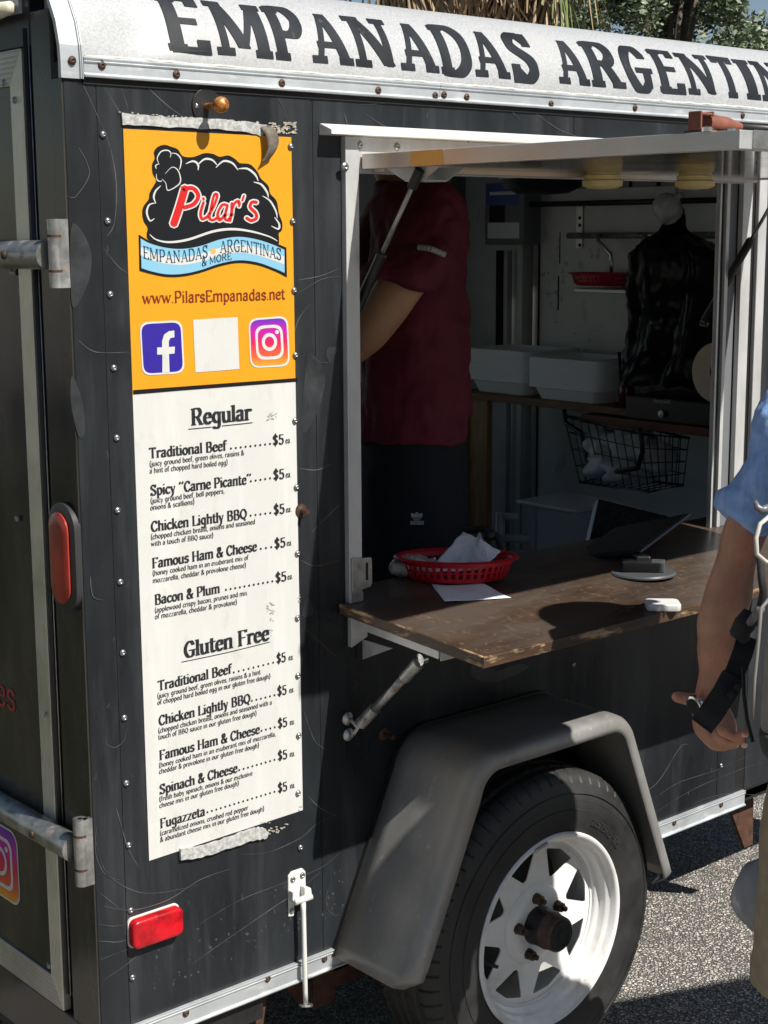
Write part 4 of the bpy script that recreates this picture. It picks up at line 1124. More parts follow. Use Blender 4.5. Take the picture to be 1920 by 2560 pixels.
A = rr2(.355, .585, .052, .022, -.002); B = rr2(.355, .585, .044, .018, -.002); n = len(A); m.add(A+B, [(i, (i+1) % n, (i+1) % n+n, i+n) for i in range(n)])
A = [V((-.002, .355+.030*cos(t*pi/12), .585+.030*sin(t*pi/12))) for t in range(24)]; B = [V((-.002, .355+.022*cos(t*pi/12), .585+.022*sin(t*pi/12))) for t in range(24)]
m.add(A+B, [(i, (i+1) % 24, (i+1) % 24+24, i+24) for i in range(24)])
A = [V((-.002, .325+.006*cos(t*pi/6), .615+.006*sin(t*pi/6))) for t in range(12)]; m.add(A, [tuple(range(12))])
m.build('sticker_white_marks', K['pwhite'], st)
# ================================================================== WINDOW AND FLAP
m = MB()
m.prism([(.517, 0, 1.952), (.517, 0, 1.9345), (.517, -.036, 1.9345), (.517, -.036, 1.943), (.517, -.004, 1.955)], (1.35, 0, 0))
m.build('drip_rail', K['white_paint'], TR, bevel=.001)
m = MB(); m.box((.598, -.012, 1.868), (1.80, -.003, 1.934)); m.build('hinge_rail', K['frame_alu'], TR, bevel=.001)
m = MB(); m.box((.567, -.014, 1.062), (.5985, 0, 1.934)); m.box((.5985, -.004, 1.062), (.604, .05, 1.89)); m.build('window_jamb', K['frame_alu'], TR, bevel=.001)
for px, py in ((899, 362), (993, 367)):
    p = at(px, py, 'y', -.0125); o = copy_part(S0, TR, p); o.scale = (1.3, 1, 1.3)
p = at(862.5, 417, 'y', -.0145); o = copy_part(S0, TR, p); o.scale = (1.5, 1.2, 1.5)
# right-hand jamb: bright flange and the darker slides beside it
for x0, x1, y0, y1, mm in ((1.762, 1.797, -.014, 0, K['frame_alu']), (1.727, 1.7615, .002, .012, K['grey_box']), (1.714, 1.726, -.004, .012, K['frame_alu']), (1.702, 1.7135, .004, .012, K['rubber']), (1.694, 1.7005, .0, .012, K['frame_alu'])):
    m = MB(); m.box((x0, y0, 1.062), (x1, y1, 1.93)); m.build('window_jamb' if mm is K['frame_alu'] else 'window_slide', mm, TR, bevel=.001)
m = MB(); m.box((.604, .0, 1.872), (1.69, .03, 1.93)); m.build('window_header', K['frame_alu'], TR)

# opened flap: frame of four bars round a shiny sheet
FX0, FX1, FY = .604, 1.80, -.857
def fz(y): return 1.8895 + .0*(y)       # middle height
FL = []
bars = [((FX0, FY, 1.876), (FX0+.028, -.016, 1.903)), ((FX0+.028, FY, 1.876), (FX1-.028, FY+.028, 1.903)), ((FX1-.028, FY, 1.876), (FX1, -.016, 1.903)), ((FX0+.028, -.044, 1.870), (FX1-.028, -.016, 1.903))]
m = MB(); m.box((FX0+.028, FY+.028, 1.8785), (FX1-.028, -.044, 1.884)); m.build('flap_sheet', K['underside'], TR)
m = MB(); m.box((FX0+.028, FY+.028, 1.885), (FX1-.028, -.044, 1.902)); m.build('flap_top', K['black_panel'], TR)
K['flap_bar'] = mat('flap_frame_aluminium', (.62, .62, .62), .36, .6, var=.12, vs=14, rvar=.1, stretch=(1, .35, 1))
layer(K['flap_bar'], (.05, .05, .05), 42, .72, .75, (1, 1, 2), seed=4, metal=0)
layer(K['flap_bar'], (.80, .62, .42), 4, .52, .7, (.2, .9, .2), seed=2, rough=.5, metal=.3)
for a, b in bars:
    m = MB(); m.box(a, b); m.build('flap_frame_bar', K['flap_bar'], TR, bevel=.0012)
m = MB(); m.box((FX0-.0006, -.235, 1.8765), (FX0+.0, -.150, 1.9025)); m.build('amber_sticker', mat('amber_film', (.85, .45, .12), .35), TR)
# corner bracket on the flap (dull plate) and rusty closing rod
m = MB(); m.box((FX0+.030, FY-.0025, 1.877), (FX0+.16, FY, 1.9035)); m.build('flap_corner_plate', K['steel'], TR, bevel=.0006)
m = MB()
o = V((FX0+.020, FY+.085, 1.904))
m.box((o.x-.014, o.y-.018, 1.904), (o.x+.016, o.y+.022, 1.907))
m.box((o.x-.016, o.y-.012, 1.907), (o.x-.012, o.y+.012, 1.934)); m.box((o.x+.012, o.y-.012, 1.907), (o.x+.016, o.y+.012, 1.934))
m.box((o.x-.012, o.y-.012, 1.928), (o.x+.012, o.y+.012, 1.932))
m.build('rod_bracket', K['rust_paint'], TR, bevel=.003)
m = MB(); m.tube([(o.x+.01, o.y, 1.918), (o.x+.055, o.y-.004, 1.915), (o.x+.085, o.y-.006, 1.914)], [.014, .013, .007], 14); m.build('rod_ferrule', K['rust_paint'], TR, auto=50)
m = MB(); m.tube([(o.x+.085, o.y-.006, 1.914), (o.x+.30, o.y-.012, 1.912), (FX1-.1, o.y-.03, 1.912)], .0075, 12); m.build('closing_rod', K['black_metal'], TR, smooth=True)
for dx in (-.022, .034):
    m = MB(); m.lathe([(0, 0), (.0075, 0), (.0075, .006), (.003, .0075), (0, .0078)], (o.x+dx, o.y-.028, 1.903), (0, 0, 1), 6); m.build('bracket_bolt', K['chrome'], TR)
# cream puck lamps under the flap
m = MB(); m.lathe([(0, 0), (.034, 0), (.034, .004), (.0385, .005), (.037, .012), (.0375, .014), (.0415, .016), (.041, .022), (.0405, .026), (.030, .031), (0, .033)], (0, 0, 0), (0, 0, -1), 30)
PK = m.build('puck_lamp', K['yellow'], TR, auto=35)
PK.location = (1.185, -.088, 1.8785)
copy_part(PK, TR, V((1.375, -.175, 1.8785)))
# folded brackets and gas springs
def gas(A, B, f, name='gas_spring'):
    A, B = V(A), V(B); m = MB()
    Mid = A.lerp(B, f)
    m.cyl(A, Mid, .0042, 10); g = m.build(name, K['steel'], TR, smooth=True)
    m = MB(); m.tube([Mid, Mid.lerp(B, .03), Mid.lerp(B, .04), B], [.0085, .0105, .0098, .0098], 14); m.build('spring_cylinder', K['black_metal'], g, auto=40)
    m = MB(); d = (A-B).normalized(); m.cyl(A-d*.034, A+d*.004, .0095, 12); m.build('spring_end', K['black_metal'], g, auto=40)
    return g
a = at(1045, 425, 'x', FX0+.045)
m = MB()
y1, y2 = a.y-.075, a.y+.07
m.prism([(FX0+.03, y1, 1.876), (FX0+.03, y2, 1.876), (FX0+.03, y2-.055, 1.851), (FX0+.03, y1+.05, 1.851)], (.003, 0, 0))
m.prism([(FX0+.033, y1+.05, 1.851), (FX0+.033, y2-.055, 1.851), (FX0+.090, y2-.055, 1.851), (FX0+.090, y1+.05, 1.851)], (0, 0, .003))
m.prism([(FX0+.090, y1, 1.876), (FX0+.090, y2, 1.876), (FX0+.090, y2-.055, 1.851), (FX0+.090, y1+.05, 1.851)], (.003, 0, 0))
m.build('spring_bracket', K['alu'], TR)
b_ = at(958, 625, 'x', FX0+.022); e_ = at(885, 790, 'x', FX0+.02)
gas(at(1048, 428, 'x', FX0+.024), e_, .55)
gas(at(1960, 455, 'x', 1.735), at(1762, 800, 'x', 1.735), .40)
m = MB(); q = at(1758, 808, 'x', 1.735); m.lathe([(0, -.006), (.008, -.006), (.008, .01), (0, .012)], q, (0, -1, 0), 12); m.build('spring_stud', K['chrome'], TR, auto=40)

# ================================================================== COUNTER
def cz(y): return 1.062+.061*y
CX0, CX1, CYF, CYB = .549, 1.90, -.399, .082
m = MB()
def top(u, v):
    y = CYF+.006+(CYB-CYF-.006)*v; x = CX0+.006+(CX1-CX0-.006)*u
    return V((x, y, cz(y)+.0006*sin(x*5)*sin(y*9)))
m.grid(top, 40, 20)
c1 = [(CX0+.006, CYF+.006), (CX1, CYF+.006), (CX1, CYB), (CX0+.006, CYB)]
m.add([(x, y, cz(y)-.018) for x, y in c1], [(3, 2, 1, 0)])
m.add([(CX0+.006, CYB, cz(CYB)), (CX1, CYB, cz(CYB)), (CX1, CYB, cz(CYB)-.018), (CX0+.006, CYB, cz(CYB)-.018)], [(3, 2, 1, 0)])
CT = m.build('counter', K['wood_top'], TR, smooth=False)
m = MB()
m.prism([(CX0, CYF, cz(CYF)-.0195), (CX0, CYF, cz(CYF)+.0005), (CX0, CYF+.006, cz(CYF)+.001), (CX0, CYF+.006, cz(CYF)-.0195)], (CX1-CX0, 0, 0)); m.build('edge_band', K['wood_edge'], CT, bevel=.0015)
m = MB()
y = [CYF+.0065, -.003]
m.hexa([(CX0, y[0], cz(y[0])-.0195), (CX0+.006, y[0], cz(y[0])-.0195), (CX0+.006, y[0], cz(y[0])+.001), (CX0, y[0], cz(y[0])+.001)], [(CX0, y[1], cz(y[1])-.0195), (CX0+.006, y[1], cz(y[1])-.0195), (CX0+.006, y[1], cz(y[1])+.001), (CX0, y[1], cz(y[1])+.001)])
m.build('edge_band', K['wood_edge'], CT, bevel=.0015)
rnd = random.Random(21); m = MB()
K['tan_wear'] = mat('bare_wood_wear', (.27, .18, .11), .7, var=.4, vs=90)
for (px, py, sx, sy, n, ang) in ((1065, 1542, 40, 10, 90, .2), (1060, 1538, 30, 8, 60, 1.0), (960, 1478, 26, 14, 26, .8), (1400, 1408, 30, 14, 26, .3), (1690, 1425, 60, 14, 70, .2), (1750, 1500, 40, 24, 110, .5), (1130, 1600, 60, 16, 60, .1), (1250, 1600, 60, 10, 60, 2.9), (1500, 1470, 250, 40, 50, .3), (1720, 1325, 60, 10, 60, .3)):
    for k in range(n//2):
        p = at(px+rnd.gauss(0, sx*.5), py+rnd.gauss(0, sy*.5), 'z', 1.056); a = ang+rnd.gauss(0, .35); l = rnd.uniform(.0006, .003)*(1.6 if k % 9 == 0 else 1); w_ = rnd.uniform(.0003, .0012)
        if not (CX0+.01 < p.x < CX1-.02 and CYF+.01 < p.y < CYB-.01): continue
        e = V((cos(a), sin(a), .061*sin(a)))*l; f = V((-sin(a), cos(a), .061*cos(a)))*w_; c = V((p.x, p.y, cz(p.y)+.0009+.00002*(k % 6)))
        m.add([c-e, c-f*rnd.uniform(.5, 1.5), c+e, c+f*rnd.uniform(.5, 1.5)], [(0, 1, 2, 3)])
m.build('bare_scratches', K['tan_wear'], CT); CT.children[-1]['kind'] = 'stuff'
# support rail, strut and latch plate under the left end
m = MB()
m.prism([(CX0+.026, -.02, cz(-.02)-.020), (CX0+.026, -.255, cz(-.255)-.020), (CX0+.026, -.255, cz(-.255)-.046), (CX0+.026, -.02, cz(-.02)-.046)], (.003, 0, 0))
m.prism([(CX0+.029, -.02, cz(-.02)-.020), (CX0+.029, -.255, cz(-.255)-.020), (CX0+.065, -.255, cz(-.255)-.020), (CX0+.065, -.02, cz(-.02)-.020)], (0, 0, -.003))
m.prism([(CX0+.03, -.255, cz(-.255)-.024), (CX0+.03, -.255, cz(-.255)-.05), (CX0+.066, -.255, cz(-.255)-.05), (CX0+.066, -.255, cz(-.255)-.024)], (0, -.003, 0))
m.prism([(CX0+.02, -.016, 1.04), (CX0+.06, -.016, 1.04), (CX0+.06, -.016, .99), (CX0+.02, -.016, .975)], (0, .012, 0))
m.prism([(CX0+.05, -.012, .985), (CX0+.05, -.10, .985), (CX0+.05, -.012, .945)], (.003, 0, 0))
m.build('counter_bracket', K['frame_alu'], TR, bevel=.0006)
A = at(1055, 1648, 'x', .60); B = at(893, 1818, 'x', .575)
d = (B-A).normalized()
m = MB(); m.cyl(A+d*.04, B-d*.03, .0085, 16); ST = m.build('counter_strut', K['steel'], TR, smooth=True)
m = MB(); m.cyl(A+d*.012, A+d*.062, .0120, 16); m.build('strut_socket', K['steel'], ST, auto=40)
m = MB(); m.cyl(B-d*.065, B-d*.012, .0120, 16); m.build('strut_socket', K['steel'], ST, auto=40)
m = MB(); m.lathe([(0, -.006), (.0115, -.006), (.0115, .006), (.004, .0075), (0, .0075)], A, (-1, 0, 0), 16); m.build('strut_eye', K['chrome'], ST, auto=40)
for q in (at(875, 1838, 'y', -.012), at(873, 1798, 'y', -.012)):
    m = MB(); m.lathe([(.004, 0), (.0125, 0), (.013, .004), (.004, .009), (.004, .014), (0, .014)], (q.x, -.004, q.z), (0, -1, 0), 16); m.build('strut_wall_stud', K['steel'], ST, auto=40)
q0, q1 = at(877, 1800, 'y', -.02), at(884, 1835, 'y', -.02)
m = MB(); m.tube([q0, q0.lerp(q1, .5)+V((.006, -.01, 0)), q1, B], .0045, 8); m.build('strut_link', K['steel'], ST, smooth=True)
m = MB(); z0 = 1.062
m.prism([(.570, -.0145, 1.150), (.618, -.0145, 1.146), (.620, -.0145, 1.140), (.620, -.0145, 1.095), (.615, -.0145, 1.088), (.570, -.0145, 1.083)], (0, -.004, 0))
m.build('latch_plate', K['steel'], TR, bevel=.001)
m = MB(); m.box((.604, -.0195, 1.103), (.609, -.0187, 1.137)); m.build('plate_slot', K['dark'], TR)
m = MB(); m.box((.572, -.0172, 1.064), (.598, -.0145, 1.082)); m.build('latch_foot', K['steel'], TR)

# ================================================================== FENDER
def path():
    P = [(.526, .352), (.700, .735)]
    out = []
    def arc(c, r, a0, a1, n=10):
        for k in range(n+1):
            a = radians(a0+(a1-a0)*k/n); out.append((c[0]+r*cos(a), c[1]+r*sin(a)))
    for k in range(14):
        t = k/14; out.append((.522+(.688-.522)*t, .352+(.722-.352)*t))
    arc((.765, .690), .085, 157, 90, 9)
    for k in range(1, 9): out.append((.765+(1.09-.765)*k/9, .775))
    arc((1.09, .690), .085, 90, 20, 9)
    for k in range(1, 15):
        t = k/14; out.append((1.17+(1.318-1.17)*t, .719+(.352-.719)*t))
    return out
FP = path()
m = MB()
secs = []
N_ = len(FP)
for i, (x, z) in enumerate(FP):
    a = FP[max(0, i-1)]; b = FP[min(N_-1, i+1)]
    tx, tz = b[0]-a[0], b[1]-a[1]; l = hypot(tx, tz); nx, nz = tz/l, -tx/l      # inward (towards wheel)
    e = min(hypot(x-FP[0][0], z-FP[0][1]), hypot(x-FP[-1][0], z-FP[-1][1]))
    shr = 0
    if e < .045: shr = .045-sqrt(max(0, .045**2-(.045-e)**2))
    sec = []
    for yy, off in ((0, 0), (-.05, 0), (-.10, 0), (-.15, .0), (-.195, 0), (-.212, .001), (-.221, .006), (-.2255, .014), (-.2265, .024), (-.2265, .034)):
        y_ = max(yy, -.2265+shr) if shr else yy
        sec.append(V((x+nx*off, y_, z+nz*off)))
    secs.append(sec)
ns = len(secs[0])
m.add([p for s in secs for p in s], [(i*ns+j, (i+1)*ns+j, (i+1)*ns+j+1, i*ns+j+1) for i in range(N_-1) for j in range(ns-1)])
m.build('fender', K['galv'], TR, smooth=True, solid=.0035)
m = MB()
for i in range(N_-1):
    (x, z), (x2, z2) = FP[i], FP[i+1]
    m.add([(x, -.004, z), (x2, -.004, z2), (x2, -.012, z2), (x, -.012, z)], [(0, 1, 2, 3)])
m.build('fender_seam', K['rubber'], TR, solid=.012)

# ================================================================== WHEEL
WC = V((.950, -.195, .337))
WH = bpy.data.objects.new('wheel', None); COL.objects.link(WH); WH.parent = TR; WH.location = WC; bpy.context.view_layer.update()
RT = .3365
def tyre():
    # profile: (depth inwards from outer face, radius)
    P = [(.012, .199), (.004, .205), (-.001, .215), (-.004, .235), (-.0065, .258), (-.0050, .2585), (-.0055, .280), (-.001, .298), (.006, .311), (.0062, .313), (.013, .322), (.020, .3285), (.028, .332)]
    tread = []
    d = .031
    G = [(.048, .056), (.082, .091), (.112, .121), (.146, .154)]
    while d < .170:
        tread.append(d); d += .0045
    P2 = []
    for t in tread:
        g = any(a < t < b for a, b in G)
        P2.append((t, RT-.0075 if g else RT-.0012*((t-.1)/.07)**2*2))
    P3 = [(.174, .332), (.182, .3285), (.190, .322), (.197, .311), (.203, .298), (.206, .27), (.203, .22), (.190, .199)]
    prof = P+P2+P3
    n = 576; vs = []; L = len(prof)
    for k in range(n):
        a = 2*pi*k/n
        for i, (dd_, r) in enumerate(prof):
            ph = (k+ (6 if dd_ > .1 else 0)) % 9
            rr = r
            if (.006 < dd_ < .047 or .155 < dd_ < .197) and r > .309 and ph in (0,): rr = r-.0042
            if (.056 < dd_ < .082 or .121 < dd_ < .146) and (k+int(dd_*400)) % 12 in (0,) and r > .33: rr = r-.003
            vs.append(WC+V((rr*cos(a), dd_, rr*sin(a))))
    m = MB(); m.add(vs, [(k*L+i, k*L+i+1, ((k+1) % n)*L+i+1, ((k+1) % n)*L+i) for k in range(n) for i in range(L-1)])
    t = m.build('tyre', K['tyre'], WH, auto=35)
    m = MB()
    def ring_text(s, a0, r, cap, wx=1.0):
        L_, ps = text_polys(s, wx, .8, 0, 3)
        sc = cap/7.4
        for i, q in enumerate(ps):
            out = []
            for x, y in q:
                a = radians(a0)-(x*sc)/r; R_ = r+y*sc
                out.append(WC+V((R_*cos(a), -.0068-(i % 7)*.00002, R_*sin(a))))
            m.add(out, [tuple(range(len(out)))])
    ring_text('205/75R15  97S', 62, .2325, .014)
    ring_text('MAX LOAD 1820 LBS'.replace('X', 'x').replace('AD', 'AD'), 130, .236, .006) if False else None
    m.build('tyre_lettering', mat('tyre_letter', (.035, .035, .035), .45), WH)
    m = MB()
    for r in (.2905, .2755): m.lathe([(r, .0045), (r+.0012, .0062), (r+.0024, .0045)], WC, (0, -1, 0), 96)
    m.build('sidewall_ring', K['tyre'], WH, smooth=True)
tyre()
m = MB()
rimp = [(.208, .006), (.2095, -.0015), (.2065, -.005), (.202, -.0045), (.199, 0), (.1965, .010), (.1945, .014), (.1895, .017), (.1880, .021), (.1870, .032), (.1835, .037), (.1790, .039), (.1775, .044), (.1775, .088), (.190, .12), (.192, .19), (.205, .198)]
m.lathe([(r, -d) for r, d in rimp], WC, (0, -1, 0), 96)
m.build('rim', K['white_wheel'], WH, auto=50, solid=.002)
# spoke disc with eight openings
def disc():
    cu = bpy.data.curves.new('disc', 'CURVE'); cu.dimensions = '2D'; cu.fill_mode = 'BOTH'; cu.extrude = .0015
    def sp(pts):
        s = cu.splines.new('POLY'); s.points.add(len(pts)-1)
        for p, (x, y) in zip(s.points, pts): p.co = (x, y, 0, 1)
        s.use_cyclic_u = True
    sp([(.1782*cos(t*pi/60), .1782*sin(t*pi/60)) for t in range(120)])
    sp([(.040*cos(t*pi/20), .040*sin(t*pi/20)) for t in range(40)])
    for k in range(8):
        a = 2*pi*k/8+.28
        def pr(r, o): return (r*cos(a+o), r*sin(a+o))
        C = [pr(.102, .05), pr(.160, .285), pr(.1635, .0), pr(.160, -.285), pr(.102, -.05)]
        q = []
        for i in range(5):
            A_, B_, D_ = V(C[i-1]), V(C[i]), V(C[(i+1) % 5])
            p0 = B_+(A_-B_).normalized()*.005; p2 = B_+(D_-B_).normalized()*.005
            for t in (0, .5, 1): q.append(tuple(p0*(1-t)**2+B_*2*t*(1-t)+p2*t*t))
        sp(q)
    for k in range(5):
        a = 2*pi*k/5+.45
        sp([(.062*cos(a)+.006*cos(t*pi/5), .062*sin(a)+.006*sin(t*pi/5)) for t in range(10)])
    o = bpy.data.objects.new('tmp', cu); COL.objects.link(o); bpy.context.view_layer.update()
    me = bpy.data.meshes.new_from_object(o.evaluated_get(bpy.context.evaluated_depsgraph_get()))
    bpy.data.objects.remove(o)
    m = MB()
    vs = []
    for v in me.vertices:
        r = hypot(v.co.x, v.co.y)
        h = .012 if r < .075 else (.012*(1-(r-.075)/.02) if r < .095 else 0)
        h = 0 if r > .095 else h
        vs.append(WC+V((v.co.x, .052-v.co.z, v.co.y)))
    m.add(vs, [tuple(p.vertices) for p in me.polygons])
    return m.build('wheel_disc', K['white_wheel'], WH)
disc()
m = MB(); m.lathe([(.040, .0), (.040, .010), (.055, .0125), (.072, .0125), (.080, .008), (.086, .0)], WC+V((0, .050, 0)), (0, -1, 0), 48); m.build('disc_boss', K['white_wheel'], WH, auto=60)
m = MB(); m.lathe([(.172, .001), (.175, .004), (.1775, .003)], WC+V((0, .050, 0)), (0, -1, 0), 96); m.build('disc_weld', K['white_wheel'], WH, smooth=True)
m = MB(); m.lathe([(.17, 0), (.17, .001), (0, .001), (0, 0)], WC+V((0, .15, 0)), (0, -1, 0), 32); m.build('brake_drum', K['black_metal'], WH)
m = MB(); m.lathe([(.042, -.02), (.042, .012), (.040, .018), (.0395, .044), (.036, .048), (.0, .048)], WC+V((0, .050, 0)), (0, -1, 0), 40); m.build('hub', K['black_metal'], WH, auto=40)
m = MB(); m.lathe([(.0405, .0), (.0405, .002), (.0385, .004), (.037, .028), (.0335, .031)], WC+V((0, .004, 0)), (0, -1, 0), 40); m.build('dust_cap', mat('rusty_cap', (.10, .06, .045), .45, .4, var=.4, vs=40), WH, auto=50)
m = MB(); m.lathe([(.0335, .029), (.031, .0335), (.026, .0338), (.0245, .032), (.011, .032), (.010, .034), (.0, .0355)], WC+V((0, .004, 0)), (0, -1, 0), 40); m.build('cap_plug', K['rubber'], WH, auto=50)
m = MB()
m.lathe([(.0, 0), (.0125, 0), (.0105, .010), (.0105, .016), (.006, .018), (.006, .026), (.004, .028), (0, .028)], (0, 0, 0), (0, -1, 0), 8)
LN = m.build('lug_nut', mat('rusty_nut', (.09, .05, .035), .55, .5, var=.5, vs=70), WH, auto=40, loc=(0, 0, 0))
for k in range(5):
    a = 2*pi*k/5+.45
    p = V((.062*cos(a), .038, .062*sin(a)))
    o = LN if k == 0 else copy_part(LN, WH)
    o.location = p
m = MB(); a = radians(196); q = WC+V((.150*cos(a), .075, .150*sin(a))); m.tube([q, q+V((0, -.03, 0)), q+V((.012, -.052, -.004))], [.0055, .005, .0035], 10); m.build('valve_stem', K['rubber'], WH, smooth=True)
m = MB(); m.tube([WC+V((.2015*cos(radians(97+k*2)), -.007, .2015*sin(radians(97+k*2)))) for k in range(6)], .004, 8); m.build('balance_weight', K['steel'], WH, smooth=True)
# far wheel: seen below the trailer
m = MB(); m.lathe([(.18, .0), (.33, .01), (.336, .05), (.336, .17), (.3, .2), (.18, .2)], (.95, 1.98, .337), (0, -1, 0), 64); m.build('far_tyre', K['tyre'], TR, auto=40)
m = MB(); m.cyl((.95, .0, .337), (.95, 1.8, .337), .025, 12); m.build('axle', K['black_metal'], TR)

# ================================================================== INSIDE
XF = 2.50
FZ = .40
m = MB(); m.box((XF, .03, FZ), (XF+.02, W_TR-.04, 2.115)); m.box((XF, .14, 2.115), (XF+.02, W_TR-.04, 2.17)); m.build('inner_front_wall', K['inner_white'], TR)
m = MB()
for a, b in (((.03, FZ), (.30, 2.16)), ((.30, FZ), (1.95, 1.12)), ((.30, 2.02), (1.95, 2.16)), ((1.95, FZ), (XF, 2.16))): m.box((a[0], W_TR-.06, a[1]), (b[0], W_TR-.04, b[1]))  # gap left as an unseen opening, added to let sky light inside
m.build('inner_side_wall', K['inner_white'], TR)
m = MB(); m.box((.03, .03, FZ-.02), (XF, W_TR-.06, FZ)); m.build('inner_floor', K['plastic_w'], TR)
m = MB(); m.box((.03, .145, 2.165), (XF, W_TR-.06, 2.175)); m.hexa([(.03, .034, 2.10), (XF, .034, 2.10), (XF, .145, 2.165), (.03, .145, 2.165)], [(.03, .036, 2.11), (XF, .036, 2.11), (XF, .145, 2.175), (.03, .145, 2.175)]); m.build('inner_ceiling', K['inner_grey'], TR)
m = MB(); m.box((.03, .03, FZ), (.036, W_TR-.06, 2.10)); m.build('inner_rear_lining', K['grey_box'], TR)
m = MB(); m.box((.04, .031, FZ), (.60, .036, 2.1)); m.box((.6, .031, FZ), (1.76, .036, 1.03)); m.box((1.78, .031, FZ), (XF, .036, 2.1)); m.build('inner_lining', K['inner_white'], TR)
m = MB()
for a, b in (((.03, FZ), (.30, 2.12)), ((.30, FZ), (1.95, 1.12)), ((.30, 2.02), (1.95, 2.12)), ((1.95, FZ), (2.56, 2.12))): m.box((a[0], 1.745, a[1]), (b[0], W_TR, b[1]))  # same added opening carried through the outer skin
m.build('outer_side_wall', K['black_panel'], TR)
m = MB(); m.box((XF+.02, .03, FZ), (XF+.06, 1.74, 2.12)); m.build('outer_front_wall', K['black_panel'], TR)
# panel seam, ceiling ribs, pipe along the wall
def fw(px, py, d=0): return at(px, py, 'x', XF-d)
m = MB(); a = fw(1351, 480); b = fw(1351, 1350); m.box((XF-.003, a.y-.003, .5), (XF, a.y+.003, 2.16)); m.build('wall_seam', K['dark'], TR)
m = MB(); a = fw(1300, 512, .05); b = fw(1805, 497, .05); m.tube([a, V((a.x, b.y-.4, a.z))], .009, 10); m.build('wall_pipe', K['rubber'], TR, smooth=True)
for i in range(7):
    a = fw(1440+i*68, 470, .0); m = MB(); y = a.y
    m.prism([(XF-.03, y, 2.16), (XF-.03, y-.12, 2.16), (XF-.03, y-.145, 1.895), (XF-.03, y-.02, 1.895)], (.028, 0, 0)); m.build('foam_baffle', mat('baffle_grey', (.30+.05*(i % 2), .30+.05*(i % 2), .29), .7) if i < 2 else bpy.data.materials['baffle_grey' if i % 2 == 0 else 'baffle_grey.001'], TR)
# door frame and bright gap in the far corner
m = MB(); a = at(1145, 480, 'y', W_TR-.065); m.box((a.x-.03, W_TR-.09, FZ), (a.x+.02, W_TR-.06, 1.96)); m.build('side_door_frame', K['grey_box'], TR)
m = MB(); a = fw(1320, 620, .03); m.tube([(XF-.03, a.y, 1.73), (XF-.03, a.y, .6)], .018, 12); m.build('conduit', mat('conduit_grey', (.36, .36, .34), .5), TR, smooth=True)
m = MB(); a = fw(1253, 620); m.box((XF-.012, a.y-.012, 1.30), (XF, a.y+.012, 1.70)); m.build('wall_slot', K['dark'], TR)
m = MB(); a = fw(1275, 620, .02); m.tube([(XF-.02, a.y, 1.70), (XF-.02, a.y, .6)], .008, 10); m.build('conduit', bpy.data.materials['conduit_grey'], TR, smooth=True)
# breaker panel
a, b = fw(1213, 458, .08), fw(1310, 612, .08)
m = MB(); m.box((XF-.08, b.y, b.z), (XF, a.y, a.z)); EP = m.build('breaker_panel', K['grey_box'], TR, bevel=.004)
def lab(px0, py0, px1, py1, mm, nm, dd_=.0806):
    a, b = fw(px0, py0, dd_), fw(px1, py1, dd_)
    m = MB(); m.add([(a.x, a.y, a.z), (a.x, a.y, b.z), (a.x, b.y, b.z), (a.x, b.y, a.z)], [(0, 1, 2, 3)]); return m.build(nm, mm, EP)
lab(1215, 461, 1298, 512, K['blue_lbl'], 'panel_label'); lab(1219, 557, 1298, 596, K['paper'], 'panel_label'); lab(1224, 514, 1262, 556, K['dark'], 'breaker_switches')
lab(1224, 480, 1290, 486, K['paper'], 'label_line', .0812)
# dark round vent above
c = at(1356, 455, 'x', 1.9)
m = MB(); m.lathe([(0, .0), (.07, .004), (.105, .02), (.115, .045), (.119, .047), (.121, .06)], (c.x, c.y, c.z-.035), (0, 0, 1), 36); m.build('ceiling_vent', K['rubber'], TR, smooth=True)
m = MB(); m.tube([(c.x+.118*cos(t*pi/18), c.y+.118*sin(t*pi/18), c.z+.012) for t in range(36)], .004, 8, closed=True); m.build('vent_rim', K['plastic_w'], TR, smooth=True)
# perforated strips, hook rail and hooks
m = MB(); a, b = fw(1442, 515, .004), fw(1456, 620, .004); m.box((XF-.006, b.y, b.z), (XF-.001, a.y, a.z)); m.build('perforated_strip', K['steel'], TR)
for py in (545, 563, 613):
    a = fw(1449, py, .007); m = MB(); m.lathe([(0, 0), (.006, 0), (.005, .003), (0, .003)], (XF-.006, a.y, a.z), (-1, 0, 0), 10); m.build('strip_hole', K['dark'], TR)
a, b = fw(1420, 589, .04), fw(1805, 588, .04)
m = MB(); m.tube([a, b+V((0, -.25, 0))], .010, 12); m.build('hook_rail', K['steel'], TR, smooth=True)
for px in (1497, 1610):
    a = fw(px, 592, .05)
    m = MB(); m.tube([a+V((0, 0, .01)), a+V((-.01, -.005, -.01)), a+V((-.02, -.07, -.055)), a+V((-.02, -.072, -.13))], .006, 8); m.build('rail_hook', K['chrome'], TR, smooth=True)
# little shelf
a, b = fw(1440, 720, .14), fw(1585, 736, .14)
m = MB(); m.box((XF-.15, b.y, b.z), (XF, a.y, a.z)); m.build('small_shelf', K['frame_alu'], TR, bevel=.003)
# long wooden shelf on a pine post
SX = 2.18
SA = at(1159, 979, 'x', SX); SB = at(1600, 1030, 'x', SX)
m = MB(); m.box((SX, .30, SA.z-.022), (XF, SA.y+.05, SA.z)); m.build('wooden_shelf', K['shelf_wood'], TR, bevel=.002)
m = MB(); a = at(1163, 1100, 'x', SX+.02); m.box((SX+.02, a.y-.10, FZ), (SX+.045, a.y, SA.z-.023)); m.build('pine_post', K['pine'], TR, bevel=.002)
m = MB(); a = at(1159, 1100, 'x', SX-.0); m.box((SX-.002, a.y-.001, FZ), (SX+.019, a.y+.03, SA.z-.023)); m.build('pine_post', K['pine'], TR, bevel=.002)

